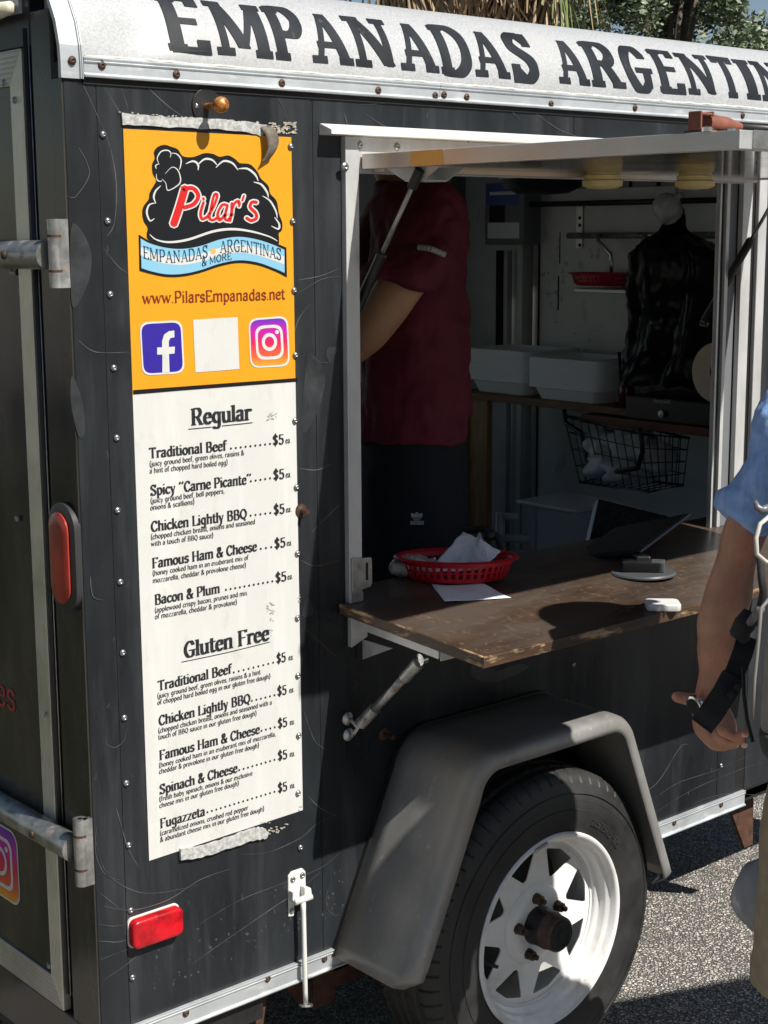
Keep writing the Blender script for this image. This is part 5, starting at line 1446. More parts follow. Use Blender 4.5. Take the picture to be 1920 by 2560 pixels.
def setloc(o, lab_, cat, group=None): return tag(o, lab_, cat, group)
# stacks of foam containers
def foam(px0, px1, pyb, pyt, x, lb, k):
    a = at(px0, pyb, 'x', x); b = at(px1, pyb, 'x', x); t = at(px0, pyt, 'x', x)
    z0 = SA.z+.001; hgt = max(.05, t.z-z0)
    yc = (a.y+b.y)/2; hw = abs(a.y-b.y)/2; xc = x+.115; hx = .115
    m = MB(); n = 13
    def ring(f, z): return rr_xy(xc, yc, hx*f, hw*f, .03, z)
    rings = [ring(.80, z0), ring(.90, z0+hgt*.28)]
    for i in range(n):
        za = z0+hgt*(.28+.72*i/n); zb = z0+hgt*(.28+.72*(i+.75)/n)
        rings += [ring(.985, za), ring(1.0, za+.001), ring(1.0, zb), ring(.985, zb+.0005)]
    rings += [ring(.93, z0+hgt), ring(.80, z0+hgt*.75)]
    L = len(rings[0]); fs = [(i*L+q, i*L+(q+1) % L, (i+1)*L+(q+1) % L, (i+1)*L+q) for i in range(len(rings)-1) for q in range(L)]
    fs.append(tuple(range(L))[::-1]); fs.append(tuple(range((len(rings)-1)*L, len(rings)*L)))
    m.add([p for r in rings for p in r], fs)
    o = m.build('foam_container_stack', K['foam'], None, auto=40); tag(o, lb, 'food containers', 'stacks of foam containers')
def rr_xy(cx_, cy_, hx, hy, r, z, n=5):
    out = []
    for sx, sy, a0 in ((1, 1, 0), (-1, 1, pi/2), (-1, -1, pi), (1, -1, 3*pi/2)):
        for k in range(n+1):
            a = a0+pi/2*k/n; out.append(V((cx_+sx*(hx-r)+r*cos(a), cy_+sy*(hy-r)+r*sin(a), z)))
    return out
foam(1160, 1318, 985, 868, SX+.02, 'taller stack of white foam food containers beside the man on the wooden shelf', 0)
foam(1312, 1500, 1000, 890, SX-.0, 'lower stack of white foam food containers in the middle of the wooden shelf', 1)
foam(1480, 1590, 1005, 900, SX+.09, 'dim stack of white foam containers behind the sauce bottle on the shelf', 2)

# generic slotted oval basket
def basket(name, c, rx, ry, h, rot, lb, mm, nseg=44):
    m = MB()
    ex = V((cos(rot), sin(rot), 0)); ey = V((-sin(rot), cos(rot), 0)); c = V(c)
    def P(t, f, z, o=0): return c+ex*((rx*f+o)*cos(t))+ey*((ry*f+o)*sin(t))+V((0, 0, z))
    lv = [(.86, 0), (.885, h*.18), (.905, h*.34), (.925, h*.46), (.95, h*.62), (.965, h*.76), (1.0, h*.94)]
    # solid bands
    for f0, z0, f1, z1 in ((.80, .0, .885, h*.20), (.908, h*.42, .925, h*.50), (.955, h*.72, .99, h*.95)):
        m.grid(lambda u, v: P(2*pi*u, f0+(f1-f0)*v, z0+(z1-z0)*v), 64, 2, True)
    for k in range(nseg):
        t0 = 2*pi*(k-.22)/nseg; t1 = 2*pi*(k+.22)/nseg
        m.add([P(t0, .884, h*.19), P(t1, .884, h*.19), P(t1, .957, h*.74), P(t0, .957, h*.74)], [(0, 1, 2, 3)])
    # rim
    m.grid(lambda u, v: P(2*pi*u, .985, h*(.95)+.003*sin(pi*v), .014*v-.002), 64, 4, True)
    m.grid(lambda u, v: P(2*pi*u, .0+.82*v, .0015), 64, 2, True)
    o = m.build(name, mm, None, solid=.0018, loc=c)
    return tag(o, lb, 'food basket')
BZ = cz(.02)+.0015
BC = V((.865, .005, BZ))
basket('food_basket', (BC.x, BC.y, cz(BC.y)+.004), .118, .072, .045, radians(-42), 'red slotted oval plastic basket at the left end of the counter', K['red_basket'])
a = fw(1508, 715, .09)
basket('food_basket', (XF-.10, a.y, fw(1508, 717, .14).z+.002), .055, .115, .038, 0, 'red plastic basket on the small metal shelf inside the trailer', K['red_basket'])

def crumple(name, corners, n, amp, mm, lb, cat, seed=1, solid=.0004, parent=None, freq=9):
    A, B, C, D = [V(p) for p in corners]; rnd = random.Random(seed)
    ph = [rnd.uniform(0, 6) for _ in range(8)]
    nrm = (B-A).cross(D-A).normalized()
    m = MB()
    def f(u, v):
        p = A.lerp(B, u).lerp(D.lerp(C, u), v)
        w_ = sin(freq*u+ph[0]+3*v)*.5+abs(sin(freq*1.3*v+ph[1]+4*u))*.7+sin(freq*2.3*(u+v)+ph[2])*.3+sin(freq*3.7*(u-v)+ph[3])*.2
        return p+nrm*w_*amp
    m.grid(f, n, n); o = m.build(name, mm, parent, auto=None, smooth=True, solid=solid)
    return tag(o, lb, cat) if lb else o
zc = cz(-.1)+.0015
pz = lambda px, py, dz=0: (lambda p: V((p.x, p.y, cz(p.y)+.002+dz)))(at(px, py, 'z', 1.056))
crumple('paper_receipt', [pz(1112, 1508), pz(1278, 1492), pz(1205, 1466), pz(1078, 1470)], 16, .0022, K['paper'], 'crumpled white paper napkin in front of the red basket on the counter', 'napkin', 4, .0004, None, 3)
# tissue standing up in the basket
LN_ = thing('basket_liner', 'sheet of white tissue paper and clear wrap standing in the red counter basket', 'tissue paper', (BC.x, BC.y, BC.z+.01))
q = lambda px, py, d: dep(px, py, d)
D0 = (BC-EYE).dot(FWD)
c_ = [q(1070, 1432, D0-.01), q(1205, 1425, D0-.03), q(1252, 1378, D0-.0), q(1158, 1328, D0+.05)]
crumple('tissue', [c_[0], c_[1], c_[2], c_[3]], 22, .0035, K['paper'], None, None, 3, .0003, LN_, 7)
crumple('tissue', [q(990, 1420, D0-.0), q(1085, 1432, D0-.02), q(1090, 1395, D0+.02), q(1000, 1398, D0+.03)], 16, .004, K['paper'], None, None, 5, .0003, LN_, 6)
crumple('clear_wrap', [q(1130, 1425, D0-.045), q(1222, 1422, D0-.05), q(1212, 1362, D0+.02), q(1200, 1330, D0+.04)], 16, .004, K['film'], None, None, 8, .0003, LN_, 9)
for i, (px, py, s) in enumerate(((1010, 1416, .036), (1068, 1420, .032), (1040, 1408, .03))):
    p = q(px, py, D0+.0); m = MB()
    m.grid(lambda u, v: p+V((s*sin(pi*v)*cos(2*pi*u)*(1+.12*sin(9*u*pi)), s*.75*sin(pi*v)*sin(2*pi*u), s*.55*cos(pi*v)*(1+.15*sin(u*20)*sin(v*9)))), 20, 12, True)
    o = m.build('wrapped_pastry', mat('wrapped_pastry', (.42, .37, .31), .25, var=.5, vs=60, bump=1, bs=60), None, smooth=True)
    tag(o, ('film wrapped pastry at the left end of the red counter basket', 'film wrapped pastry beside the tissue in the red counter basket', 'film wrapped pastry lying behind two others in the counter basket')[i], 'pastry')

# card reader, tablet on its stand
p = pz(1657, 1508); M_ = MB()
def slab(b, c, ex, ey, hx, hy, z0, z1, r, tp=.002):
    c = V(c); ex = V(ex).normalized(); ey = V(ey).normalized()
    rings = []
    for f, z in ((-.001, z0), (0, z0+tp), (0, z1-tp), (-tp, z1)):
        g = []
        for sx, sy, a0 in ((1, 1, 0), (-1, 1, pi/2), (-1, -1, pi), (1, -1, 3*pi/2)):
            for k in range(6):
                a = a0+pi/2*k/5; g.append(c+ex*(sx*(hx+f-r)+r*cos(a))+ey*(sy*(hy+f-r)+r*sin(a))+V((0, 0, z)))
        rings.append(g)
    L = len(rings[0]); b.add([q for g in rings for q in g], [(i*L+k, i*L+(k+1) % L, (i+1)*L+(k+1) % L, (i+1)*L+k) for i in range(3) for k in range(L)]+[tuple(range(L))[::-1], tuple(range(3*L, 4*L))])
rc = pz(1657, 1500)
slab(M_, (rc.x, rc.y, cz(rc.y)+.001), (.72, -.69, 0), (.69, .72, 0), .033, .028, 0, .013, .010)
tag(M_.build('card_reader', K['plastic_w'], None, auto=35), 'small white square card reader near the front edge of the counter', 'card reader')
bc = pz(1608, 1430)
TS = thing('tablet_stand', 'dark tablet tilted on a round swivel stand on the counter', 'tablet', (bc.x, bc.y, bc.z))
m = MB(); m.lathe([(0, 0), (.068, 0), (.0685, .003), (.066, .006), (0, .007)], (bc.x, bc.y, cz(bc.y)+.001), (0, .03, 1), 48); m.build('stand_base', mat('stand_grey', (.07, .075, .08), .4), TS, auto=40)
m = MB(); slab(m, (bc.x+.0, bc.y+.004, bc.z+.006), (.6, -.8, 0), (.8, .6, 0), .042, .022, 0, .022, .006)
m.build('stand_block', K['black_pl'], TS, auto=40)
for t in (-1, 0, 1):
    m = MB(); e = V((.6, -.8, 0)); f = V((.8, .6, 0)); cc = bc+e*(.030)+f*(.013*t)+V((0, 0, .018)); m.bar(cc-e*.014, cc+e*.014, .008, .022); m.build('hinge_tooth', bpy.data.materials['stand_grey'], TS, bevel=.002)
A = at(1419, 1396, 'y', .035); B = at(1600, 1376, 'y', -.135); C = at(1727, 1281, 'y', -.085); D = at(1537, 1318, 'y', .075)
nn = (B-A).cross(D-A).normalized()
m = MB(); m.hexa([A, B, C, D], [p_-nn*.008 for p_ in (A, B, C, D)]); m.build('tablet', mat('tablet_shell', (.05, .052, .06), .3, .5), TS, bevel=.003)
m = MB(); ctr = (A+B+C+D)/4
m.hexa([ctr.lerp(p_, .93)+nn*.001 for p_ in (A, B, C, D)], [ctr.lerp(p_, .93) for p_ in (A, B, C, D)]); m.build('tablet_case', K['black_pl'], TS)
m = MB(); m.bar(ctr.lerp(bc, .35)-nn*.012, bc+V((0, 0, .03)), .03, .014); m.build('stand_arm', K['black_pl'], TS, bevel=.003)

# black cash box, paper roll, bottle
a, b = at(1563, 985, 'x', SX-.02), at(1800, 1073, 'x', SX-.02)
m = MB(); m.box((SX-.02, .33, b.z+.0), (SX+.22, a.y, a.z-.002)); CB = m.build('cash_box', K['black_pl'], None, bevel=.006); tag(CB, 'black steel cash box with round lock at the end of the wooden shelf', 'cash box')
CBZ = b.z
c = at(1655, 1035, 'x', SX-.025); m = MB(); m.lathe([(.004, 0), (.010, 0), (.010, .006), (.0, .007)], c, (-1, 0, 0), 16); m.build('lock', K['steel'], CB, auto=40)
m = MB(); put_text(m, 'Honeywell', at(1633, 1006, 'x', SX-.0205), at(1676, 1009, 'x', SX-.0205), .010, (-1, 0, 0), 1.2, .8, 0, 3, up=(0, 0, 1)); m.build('box_lettering', mat('box_print', (.45, .45, .45), .5), CB)
m = MB(); m.box((SX-.02, .25, CBZ-.026), (XF, SA.y-.52, CBZ-.001)); m.build('lower_shelf', mat('red_brown_wood', (.16, .055, .03), .6, var=.3, vs=10), TR, bevel=.002)
c = at(1790, 932, 'x', 2.02)
m = MB(); m.lathe([(.020, 0), (.078, 0), (.078, .075), (.020, .075)], (c.x, c.y, c.z), (1, 0, .0), 48); pr_ = m.build('paper_roll', K['card'], None, auto=40); tag(pr_, 'beige paper roll seen end on beside the right window frame', 'paper roll')
m = MB(); m.cyl((c.x-.006, c.y, c.z), (c.x+.2, c.y, c.z), .011, 12); m.build('roll_spindle', K['black_pl'], pr_)
a = at(1566, 990, 'x', SX+.03)
m = MB(); m.lathe([(0, 0), (.022, 0), (.023, .06), (.014, .078), (.008, .085), (.006, .12), (0, .122)], (a.x, a.y, SA.z+.001), (0, 0, 1), 20); tag(m.build('sauce_bottle', mat('dark_red_bottle', (.10, .01, .01), .25), None, smooth=True), 'dark red squeeze bottle between the foam containers and the black cash box', 'bottle')

# hanging black carrier bags and a knotted white bag
def hanging(name, P, mm, lb, cat, seed=0, th=.05):
    """P: list of (left px, right px, py, x) rows"""
    m = MB(); rows = []
    n = 28
    for (l, r, py, x) in P:
        A, B = at(l, py, 'x', x), at(r, py, 'x', x)
        rows.append((A, B))
    def interp(v):
        t = v*(len(rows)-1); i = min(int(t), len(rows)-2); f = t-i
        return rows[i][0].lerp(rows[i+1][0], f), rows[i][1].lerp(rows[i+1][1], f)
    def f(u, v):
        A, B = interp(v); a = 2*pi*u
        c = (A+B)/2; hw = (A-B).length/2
        w_ = .09*sin(7*a+seed+4*v)+.035*sin(15*a+5*v*seed)+.06*sin(4*a-9*v)+.03*sin(11*a+13*v)
        return V((c.x+(-sin(a))*min(th, hw)*(1+w_*2), c.y+cos(a)*hw*(1+w_*.4), c.z+.004*sin(11*a+seed)))
    m.grid(f, 72, 70, True)
    o = m.build(name, mm, None, smooth=True, loc=None)
    tx = bpy.data.textures.new(name, 'CLOUDS'); tx.noise_scale = .06; tx.noise_depth = 2
    dm = o.modifiers.new('crumple', 'DISPLACE'); dm.texture = tx; dm.strength = .035; dm.texture_coords = 'LOCAL'; return tag(o, lb, cat)
hanging('hanging_bag', [(1668, 1700, 520, 2.33), (1672, 1706, 548, 2.32), (1660, 1712, 575, 2.31), (1628, 1750, 605, 2.30), (1588, 1805, 632, 2.30), (1582, 1820, 700, 2.30), (1588, 1825, 745, 2.30), (1600, 1825, 800, 2.30), (1596, 1820, 870, 2.29), (1575, 1795, 925, 2.28), (1562, 1795, 960, 2.28)], K['black_bag'], 'bundle of black carrier bags hanging from the hook rail', 'bags', 2, .10)
def blob(name, c, rx, ry, rz, mm, lb, cat, seed=1, amp=.12, parent=None):
    m = MB(); rnd = random.Random(seed); ph = [rnd.uniform(0, 6) for _ in range(6)]; c = V(c)
    def f(u, v):
        a, b = 2*pi*u, pi*v
        k = 1+amp*(sin(3*a+ph[0])*sin(2*b)+.6*sin(7*a+ph[1]+3*b)+.5*sin(5*b+ph[2]+2*a))
        return c+V((rx*sin(b)*cos(a)*k, ry*sin(b)*sin(a)*k, rz*cos(b)*k))
    m.grid(f, 28, 18, True); o = m.build(name, mm, parent, smooth=True)
    return tag(o, lb, cat) if lb else o
K['thin_white'] = mat('thin_white_film', (.62, .62, .63), .35, bump=1, bs=40, bdist=.006)
kb = at(1668, 522, 'x', 2.22)
blob('knotted_bag', kb, .03, .046, .040, K['thin_white'], 'small knotted white plastic bag hanging above the black bags', 'bag', 3, .1)
m = MB(); kk = at(1690, 490, 'x', 2.22); m.tube([kk+V((0, 0, .02)), kk, kk+V((0, .0, -.02))], [.004, .008, .014], 8); m.tube([kk+V((0, 0, -.01)), kk+V((0, -.02, .004))], [.005, .009], 8); m.build('bag_knot', K['thin_white'], bpy.data.objects['knotted_bag'], smooth=True)

# small things on the shelf and marks on the wall
m = MB(); a = at(1597, 985, 'x', SX+.05); m.prism([(a.x, a.y+.03, SA.z+.001), (a.x, a.y-.025, SA.z+.001), (a.x+.01, a.y-.02, SA.z+.085), (a.x+.012, a.y+.022, SA.z+.095)], (.02, 0, .004)); tag(m.build('sauce_packet', mat('packet_grey', (.42, .41, .38), .4, var=.5, vs=60), None, bevel=.003), 'pale crumpled packet standing between the bottle and the black cash box', 'packet')
m = MB(); a = at(1556, 975, 'x', SX+.08); b = at(1548, 880, 'x', SX+.08); m.tube([(a.x, a.y, SA.z+.01), b.lerp(V((a.x, a.y, SA.z)), .3), b], [.004, .004, .006], 8); tag(m.build('utensil', K['black_pl'], None, smooth=True), 'thin black utensil leaning behind the dark red bottle', 'utensil')
m = MB(); a = at(1540, 1000, 'x', SX+.02); m.lathe([(0, 0), (.024, 0), (.030, .05), (.031, .052), (.028, .052), (.024, .003)], (SX+.06, SA.y-.46, SA.z+.001), (0, 0, 1), 20); tag(m.build('plastic_cup', K['plastic_w'], None, auto=40), 'small white plastic cup at the back of the wooden shelf', 'cup')
m = MB(); rnd = random.Random(41)
for (cx_, cy_, sx_, sy_, n_) in ((1385, 745, 26, 60, 16), (1410, 690, 8, 30, 6), (1500, 635, 40, 14, 12), (1400, 620, 10, 30, 5), (1480, 870, 60, 60, 14), (1620, 720, 80, 90, 14)):
    for k in range(n_):
        px, py = rnd.gauss(cx_, sx_*.5), rnd.gauss(cy_, sy_*.5); r1 = rnd.uniform(1.5, 7); r2 = rnd.uniform(2, 10)
        m.add([at(px+r1*cos(t)*rnd.uniform(.5, 1.3), py+r2*sin(t)*rnd.uniform(.5, 1.3), 'x', XF-.0006-.00004*(k % 8)) for t in [j*pi/3.5 for j in range(7)]], [tuple(range(7))])
tag(m.build('wall_scuffs', mat('wall_scuff', (.60, .61, .60), .7, var=.4, vs=60), TR), kind='stuff')
m = MB(); a = fw(1400, 620); m.box((XF-.001, a.y-.002, a.z-.05), (XF, a.y+.002, a.z+.05)); m.box((XF-.001, a.y+.001, a.z-.20), (XF, a.y+.007, a.z-.09)); m.build('wall_crack', K['dark'], TR)
# wire basket hung under the shelf with bags inside
WB = thing('wire_basket', 'black wire basket hanging under the wooden shelf full of plastic bags', 'wire basket', at(1560, 1200, 'x', SX))
T4 = [at(1410, 1040, 'x', SX), at(1600, 1085, 'x', SX-.16), at(1722, 1095, 'x', SX+.02)]
TA, TB, TC = T4; TD = TA+(TC-TB)
BA, BB, BCc = at(1450, 1205, 'x', SX+.01), at(1622, 1230, 'x', SX-.13), at(1708, 1213, 'x', SX+.03); BD = BA+(BCc-BB)
TOP = [TA, TB, TC, TD]; BOT = [BA, BB, BCc, BD]
m = MB(); m.tube(TOP, .004, 8, closed=True); m.tube(BOT, .004, 8, closed=True); m.build('basket_rim', K['black_pl'], WB, smooth=True)
wires = []
for s in range(4):
    a0, a1, b0, b1 = TOP[s], TOP[(s+1) % 4], BOT[s], BOT[(s+1) % 4]
    n = 9 if s % 2 == 0 else 6
    for k in range(n+1): wires.append((a0.lerp(a1, k/n), b0.lerp(b1, k/n)))
    for k in (1, 2, 3): wires.append((a0.lerp(b0, k/4), a1.lerp(b1, k/4)))
for k in range(1, 9): wires.append((BA.lerp(BB, k/9), BD.lerp(BCc, k/9)))
for a, b in wires:
    m = MB(); m.cyl(a, b, .0017, 6); m.build('basket_wire', K['black_pl'], WB)
m = MB(); m.tube([TA+V((0, 0, .02)), TA.lerp(BA, .1), TA.lerp(BA, .25).lerp(TB, .2), TA.lerp(BA, .55).lerp(BB, .2), TA.lerp(BA, .60).lerp(BB, .5), TB.lerp(BB, .55).lerp(BA, .1), TB.lerp(BB, .3), TB+V((0, 0, .015))], .0075, 10); m.build('basket_handle', K['black_pl'], WB, smooth=True)
ctrB = (TA+TB+TC+TD+BA+BB+BCc+BD)/8
for i, (dx, dy, dz, rx, ry, rz) in enumerate(((0, .09, .02, .06, .06, .045), (0, -.02, .03, .07, .08, .05), (-.02, .05, -.035, .07, .07, .04), (.0, -.10, .0, .06, .06, .05), (-.03, -.03, -.04, .08, .07, .035))):
    blob('plastic_bag', ctrB+V((dx, dy, dz)), rx, ry, rz, K['thin_white'], ('crumpled white plastic bag at the left top of the wire basket', 'largest white plastic bag in the middle of the wire basket', 'white plastic bag at the lower left of the wire basket', 'white plastic bag at the right end of the wire basket', 'flattened white plastic bag at the bottom of the wire basket')[i], 'plastic bag', i+3, .16)

# white appliance with dark front, clear tub, clutter behind the counter
A0 = dep(1448, 1372, 3.92); A1 = dep(1480, 1230, 4.02); A2 = dep(1698, 1284, 3.86); A3 = dep(1645, 1400, 3.78)
AP = thing('toaster_oven', 'white appliance with a dark window standing behind the tablet', 'appliance', (A0+A3)/2)
nn = (A3-A0).cross(A1-A0).normalized()
if nn.dot(FWD) < 0: nn = -nn
bm_ = MB(); bm_.hexa([A0, A1, A2, A3], [p_+nn*.14 for p_ in (A0, A1, A2, A3)]); hs_ = bm_.build('housing', K['plastic_w'], AP, bevel=.03); hs_.modifiers['bevel'].segments = 6; hs_.data.polygons.foreach_set('use_smooth', [True]*len(hs_.data.polygons))
ctr = (A0+A1+A2+A3)/4
bm_ = MB(); bm_.hexa([ctr.lerp(p_, .80)-nn*.002 for p_ in (A0, A1, A2, A3)], [ctr.lerp(p_, .80)+nn*.001 for p_ in (A0, A1, A2, A3)]); bm_.build('dark_window', mat('smoked_window', (.02, .022, .025), .2, var=.5, vs=30), AP, bevel=.004)
for k in range(3):
    bm_ = MB(); p0 = A0.lerp(A1, .12+.09*k); p1 = A3.lerp(A2, .12+.09*k); bm_.bar(p0.lerp(p1, .12)-nn*.003, p0.lerp(p1, .5)-nn*.003, .006, .003); bm_.build('grille_slot', K['black_pl'], AP)
a = dep(1425, 1262, 4.25); m = MB()
m.box((a.x-.09, a.y-.10, a.z-.14), (a.x+.09, a.y+.10, a.z+.0)); o = m.build('clear_tub', mat('clear_tub', (.55, .58, .6), .2, alpha=.35), None, bevel=.01); tag(o, 'clear plastic storage tub to the left of the white appliance', 'storage tub')
m = MB(); m.box((a.x-.10, a.y-.11, a.z+.001), (a.x+.10, a.y+.11, a.z+.012)); m.build('tub_lid', mat('tub_lid', (.5, .52, .53), .3), o, bevel=.004)
m = MB(); a = dep(1250, 1300, 4.15)
m.tube([a+V((0, 0, .02)), a+V((0, 0, -.12))], .012, 12); m.tube([a+V((0, 0, .01)), a+V((.03, -.04, .01))], .010, 12); m.tube([a+V((0, 0, -.05)), a+V((.05, -.06, -.05))], .012, 12)
tag(m.build('water_pipe_valve', mat('pvc', (.30, .32, .31), .4), None, smooth=True), 'grey plastic pipe fitting low on the inner wall beside the pine post', 'pipe fitting')
m = MB(); a = dep(1215, 1370, 3.3)
m.tube([dep(1170, 1325, 3.3), dep(1215, 1322, 3.28), dep(1245, 1345, 3.27), dep(1256, 1375, 3.26), dep(1255, 1410, 3.25)], .008, 10); m.tube([dep(1225, 1330, 3.27), dep(1220, 1350, 3.27)], .012, 8)
tag(m.build('cable_loop', K['rubber'], None, smooth=True), 'loop of thick black cable behind the counter basket', 'cable')
m = MB(); a = dep(1300, 1395, 3.75); m.box((a.x-.08, a.y-.08, a.z-.1), (a.x+.08, a.y+.08, a.z-.0)); tag(m.build('steel_bin', K['grey_box'], None, bevel=.01), 'low grey steel bin behind the middle of the counter', 'bin')
# ================================================================== PEOPLE
def fleshy(name, chains, loops, mm, parent, voxel=.006, smooth=2, disp=0, dscale=.05):
    """one continuous surface: tapered tubes and lofted bodies fused by remeshing"""
    m = MB()
    for ch in chains:
        pts = [V(c[0]) for c in ch]; rs = [c[1] for c in ch]
        # rounded ends, resampled
        P = []; R = []
        n = len(pts)
        d0 = (pts[0]-pts[1]).normalized(); d1 = (pts[-1]-pts[-2]).normalized()
        for a in (85, 60, 30): P.append(pts[0]+d0*rs[0]*sin(radians(a))); R.append(max(.0008, rs[0]*cos(radians(a))))
        for i in range(n-1):
            k = 6
            for t in range(k):
                t /= k
                g = lambda A, j: A[max(0, min(n-1, j))]
                a, b, c, d = (g(pts, i+q) for q in (-1, 0, 1, 2))
                P.append(.5*((2*b)+(c-a)*t+(2*a-5*b+4*c-d)*t*t+(3*b-a-3*c+d)*t**3))
                s = t*t*(3-2*t); R.append(rs[i]*(1-s)+rs[i+1]*s)
        P.append(pts[-1]); R.append(rs[-1])
        for a in (30, 60, 85): P.append(pts[-1]+d1*rs[-1]*sin(radians(a))); R.append(max(.0008, rs[-1]*cos(radians(a))))
        m.tube(P, R, 20)
    for lp in loops:      # list of (center, half-width vector, half-depth vector)
        n = 32; rows = []
        for c, a, b in lp:
            c, a, b = V(c), V(a), V(b)
            rows.append([c+a*cos(2*pi*k/n)+b*sin(2*pi*k/n) for k in range(n)])
        L = n; m.add([p for r in rows for p in r], [(i*L+k, i*L+(k+1) % L, (i+1)*L+(k+1) % L, (i+1)*L+k) for i in range(len(rows)-1) for k in range(L)]+[tuple(range(L))[::-1], tuple(range((len(rows)-1)*L, len(rows)*L))])
    o = m.build(name, mm, parent, smooth=True)
    md = o.modifiers.new('fuse', 'REMESH'); md.mode = 'VOXEL'; md.voxel_size = voxel; md.use_smooth_shade = True
    if smooth:
        sm = o.modifiers.new('smooth', 'SMOOTH'); sm.iterations = smooth; sm.factor = .5
    if disp:
        tx = bpy.data.textures.new(name+'_folds', 'CLOUDS'); tx.noise_scale = dscale; tx.noise_depth = 2
        dm = o.modifiers.new('folds', 'DISPLACE'); dm.texture = tx; dm.strength = disp; dm.texture_coords = 'LOCAL'; dm.mid_level = .5
    return o

def loft_torso(c0, rt, fw_, rows):
    rt, fw_ = V(rt).normalized(), V(fw_).normalized()
    return [(V(c0)+V((0, 0, z))+fw_*f, rt*a, fw_*b) for z, a, b, f in rows]

# ---- customer at the counter, mostly right of the frame
CF = V((.90, .43, 0)).normalized(); CL = V((-.43, .90, 0)).normalized()
CP = V((1.00, -.93, 0))
PC = thing('person', 'customer in blue short sleeved shirt and khaki shorts wearing a grey backpack', 'person', CP)
def cp(f, l, z): return CP+CF*f+CL*l+V((0, 0, z))
sh = dep(1935, 1085, 2.50); 
el = dep(1805, 1560, 2.60); wr = dep(1768, 1745, 2.62)
mid = dep(1845, 1380, 2.56)
hand = dep(1785, 1810, 2.62)
chains = []
arm = [(cp(.0, .10, 1.46), .06), (dep(1985, 1090, 2.50), .055), (dep(1925, 1200, 2.53), .045), (dep(1870, 1310, 2.55), .036), (dep(1841, 1400, 2.57), .0330), (dep(1820, 1490, 2.59), .0395), (dep(1801, 1555, 2.60), .0385), (dep(1793, 1620, 2.605), .0335), (dep(1778, 1695, 2.615), .0215), (wr, .0205), (dep(1778, 1790, 2.62), .027)]
chains.append(arm)
chains.append([(dep(1760, 1775, 2.62), .020), (dep(1765, 1815, 2.625), .022), (dep(1790, 1845, 2.62), .019)])
chains.append([(dep(1795, 1775, 2.61), .020), (dep(1810, 1815, 2.60), .021), (dep(1810, 1840, 2.60), .018)])
# thumb, pointing left
chains.append([(dep(1765, 1765, 2.63), .018), (dep(1738, 1752, 2.64), .0128), (dep(1712, 1746, 2.65), .0105), (dep(1692, 1742, 2.65), .0095)])
# fingers folding under to the right
FN = [((1758, 1832), (1782, 1862), (1812, 1868), 2.64, .0086), ((1776, 1838), (1806, 1860), (1836, 1862), 2.612, .0088), ((1794, 1838), (1826, 1856), (1853, 1848), 2.586, .0086), ((1806, 1826), (1838, 1842), (1864, 1832), 2.562, .0078)]
for a, b, c, d, r in FN: chains.append([(dep(*a, d), r*1.25), (dep(*b, d-.005), r), (dep(*c, d-.02), r*.86)])
legs = []
HP = cp(-.02, 0, .92)
for s, f in ((1, .0), (-1, -.06)):
    if s > 0: _cp = cp; cp = lambda f_, l_, z_: _cp(f_, l_+(.022 if z_ < .7 else .01), z_)
    else: cp = _cp
    legs.append([(cp(-.02, s*.095, .90), .085), (cp(f*.5, s*.10, .66), .072), (cp(f, s*.11, .48), .055), (cp(f-.01, s*.11, .34), .054), (cp(f-.02, s*.11, .10), .034), (cp(f-.02, s*.11, .05), .034)])
    legs.append([(cp(f-.04, s*.11, .045), .035), (cp(f+.08, s*.12, .035), .034), (cp(f+.17, s*.125, .028), .025)])
chains += legs
chains.append([(cp(.02, -.20, 1.44), .055), (cp(.04, -.25, 1.30), .045), (cp(.10, -.27, 1.12), .038), (cp(.22, -.25, 1.03), .030), (cp(.33, -.20, 1.04), .022), (cp(.37, -.19, 1.04), .028)])
for k in range(4): chains.append([(cp(.38, -.215+.02*k, 1.045), .0105), (cp(.42, -.21+.018*k, 1.04), .0095), (cp(.445, -.208+.016*k, 1.02), .0085)])
chains.append([(cp(.36, -.165, 1.045), .012), (cp(.395, -.145, 1.05), .010)])
chains.append([(cp(.0, 0, 1.46), .058), (cp(.02, 0, 1.58), .055)])
head = [(cp(.03, 0, 1.545), CL*.035, CF*.045), (cp(.04, 0, 1.575), CL*.055, CF*.070), (cp(.035, 0, 1.62), CL*.068, CF*.088), (cp(.03, 0, 1.67), CL*.075, CF*.096), (cp(.02, 0, 1.72), CL*.073, CF*.095), (cp(.015, 0, 1.765), CL*.055, CF*.072), (cp(.01, 0, 1.785), CL*.02, CF*.03)]
torso = [(cp(z_f, 0, z), CL*a, CF*b) for z, a, b, z_f in ((.80, .14, .09, -.02), (.92, .165, .11, -.02), (1.05, .15, .10, 0), (1.25, .175, .115, .01), (1.40, .185, .11, .01), (1.47, .13, .08, 0), (1.50, .06, .05, 0))]
chains.append([(cp(.12, 0, 1.665), .012), (cp(.145, 0, 1.635), .014)])
for s in (1, -1): chains.append([(cp(.02, s*.075, 1.68), .012), (cp(.02, s*.082, 1.645), .010)])
fleshy('body', chains, [head, torso], K['skin'], PC, .0031, 2)
for s in (1, -1):
    m = MB(); m.lathe([(0, -.006), (.008, -.004), (.010, 0), (.008, .004), (0, .006)], cp(.118, s*.032, 1.675), CF, 12); m.build('eye', K['dark'], PC, smooth=True)
m = MB(); m.tube([cp(.125, -.02, 1.60), cp(.13, 0, 1.603), cp(.125, .02, 1.60)], .004, 8); m.build('mouth', mat('lips', (.4, .12, .1), .5), PC, smooth=True)
hr = [(cp(-.01+dx, 0, z), CL*a, CF*b) for z, a, b, dx in ((1.60, .07, .06, -.04), (1.66, .082, .085, -.025), (1.72, .083, .092, -.01), (1.775, .064, .080, .0), (1.80, .03, .04, 0))]
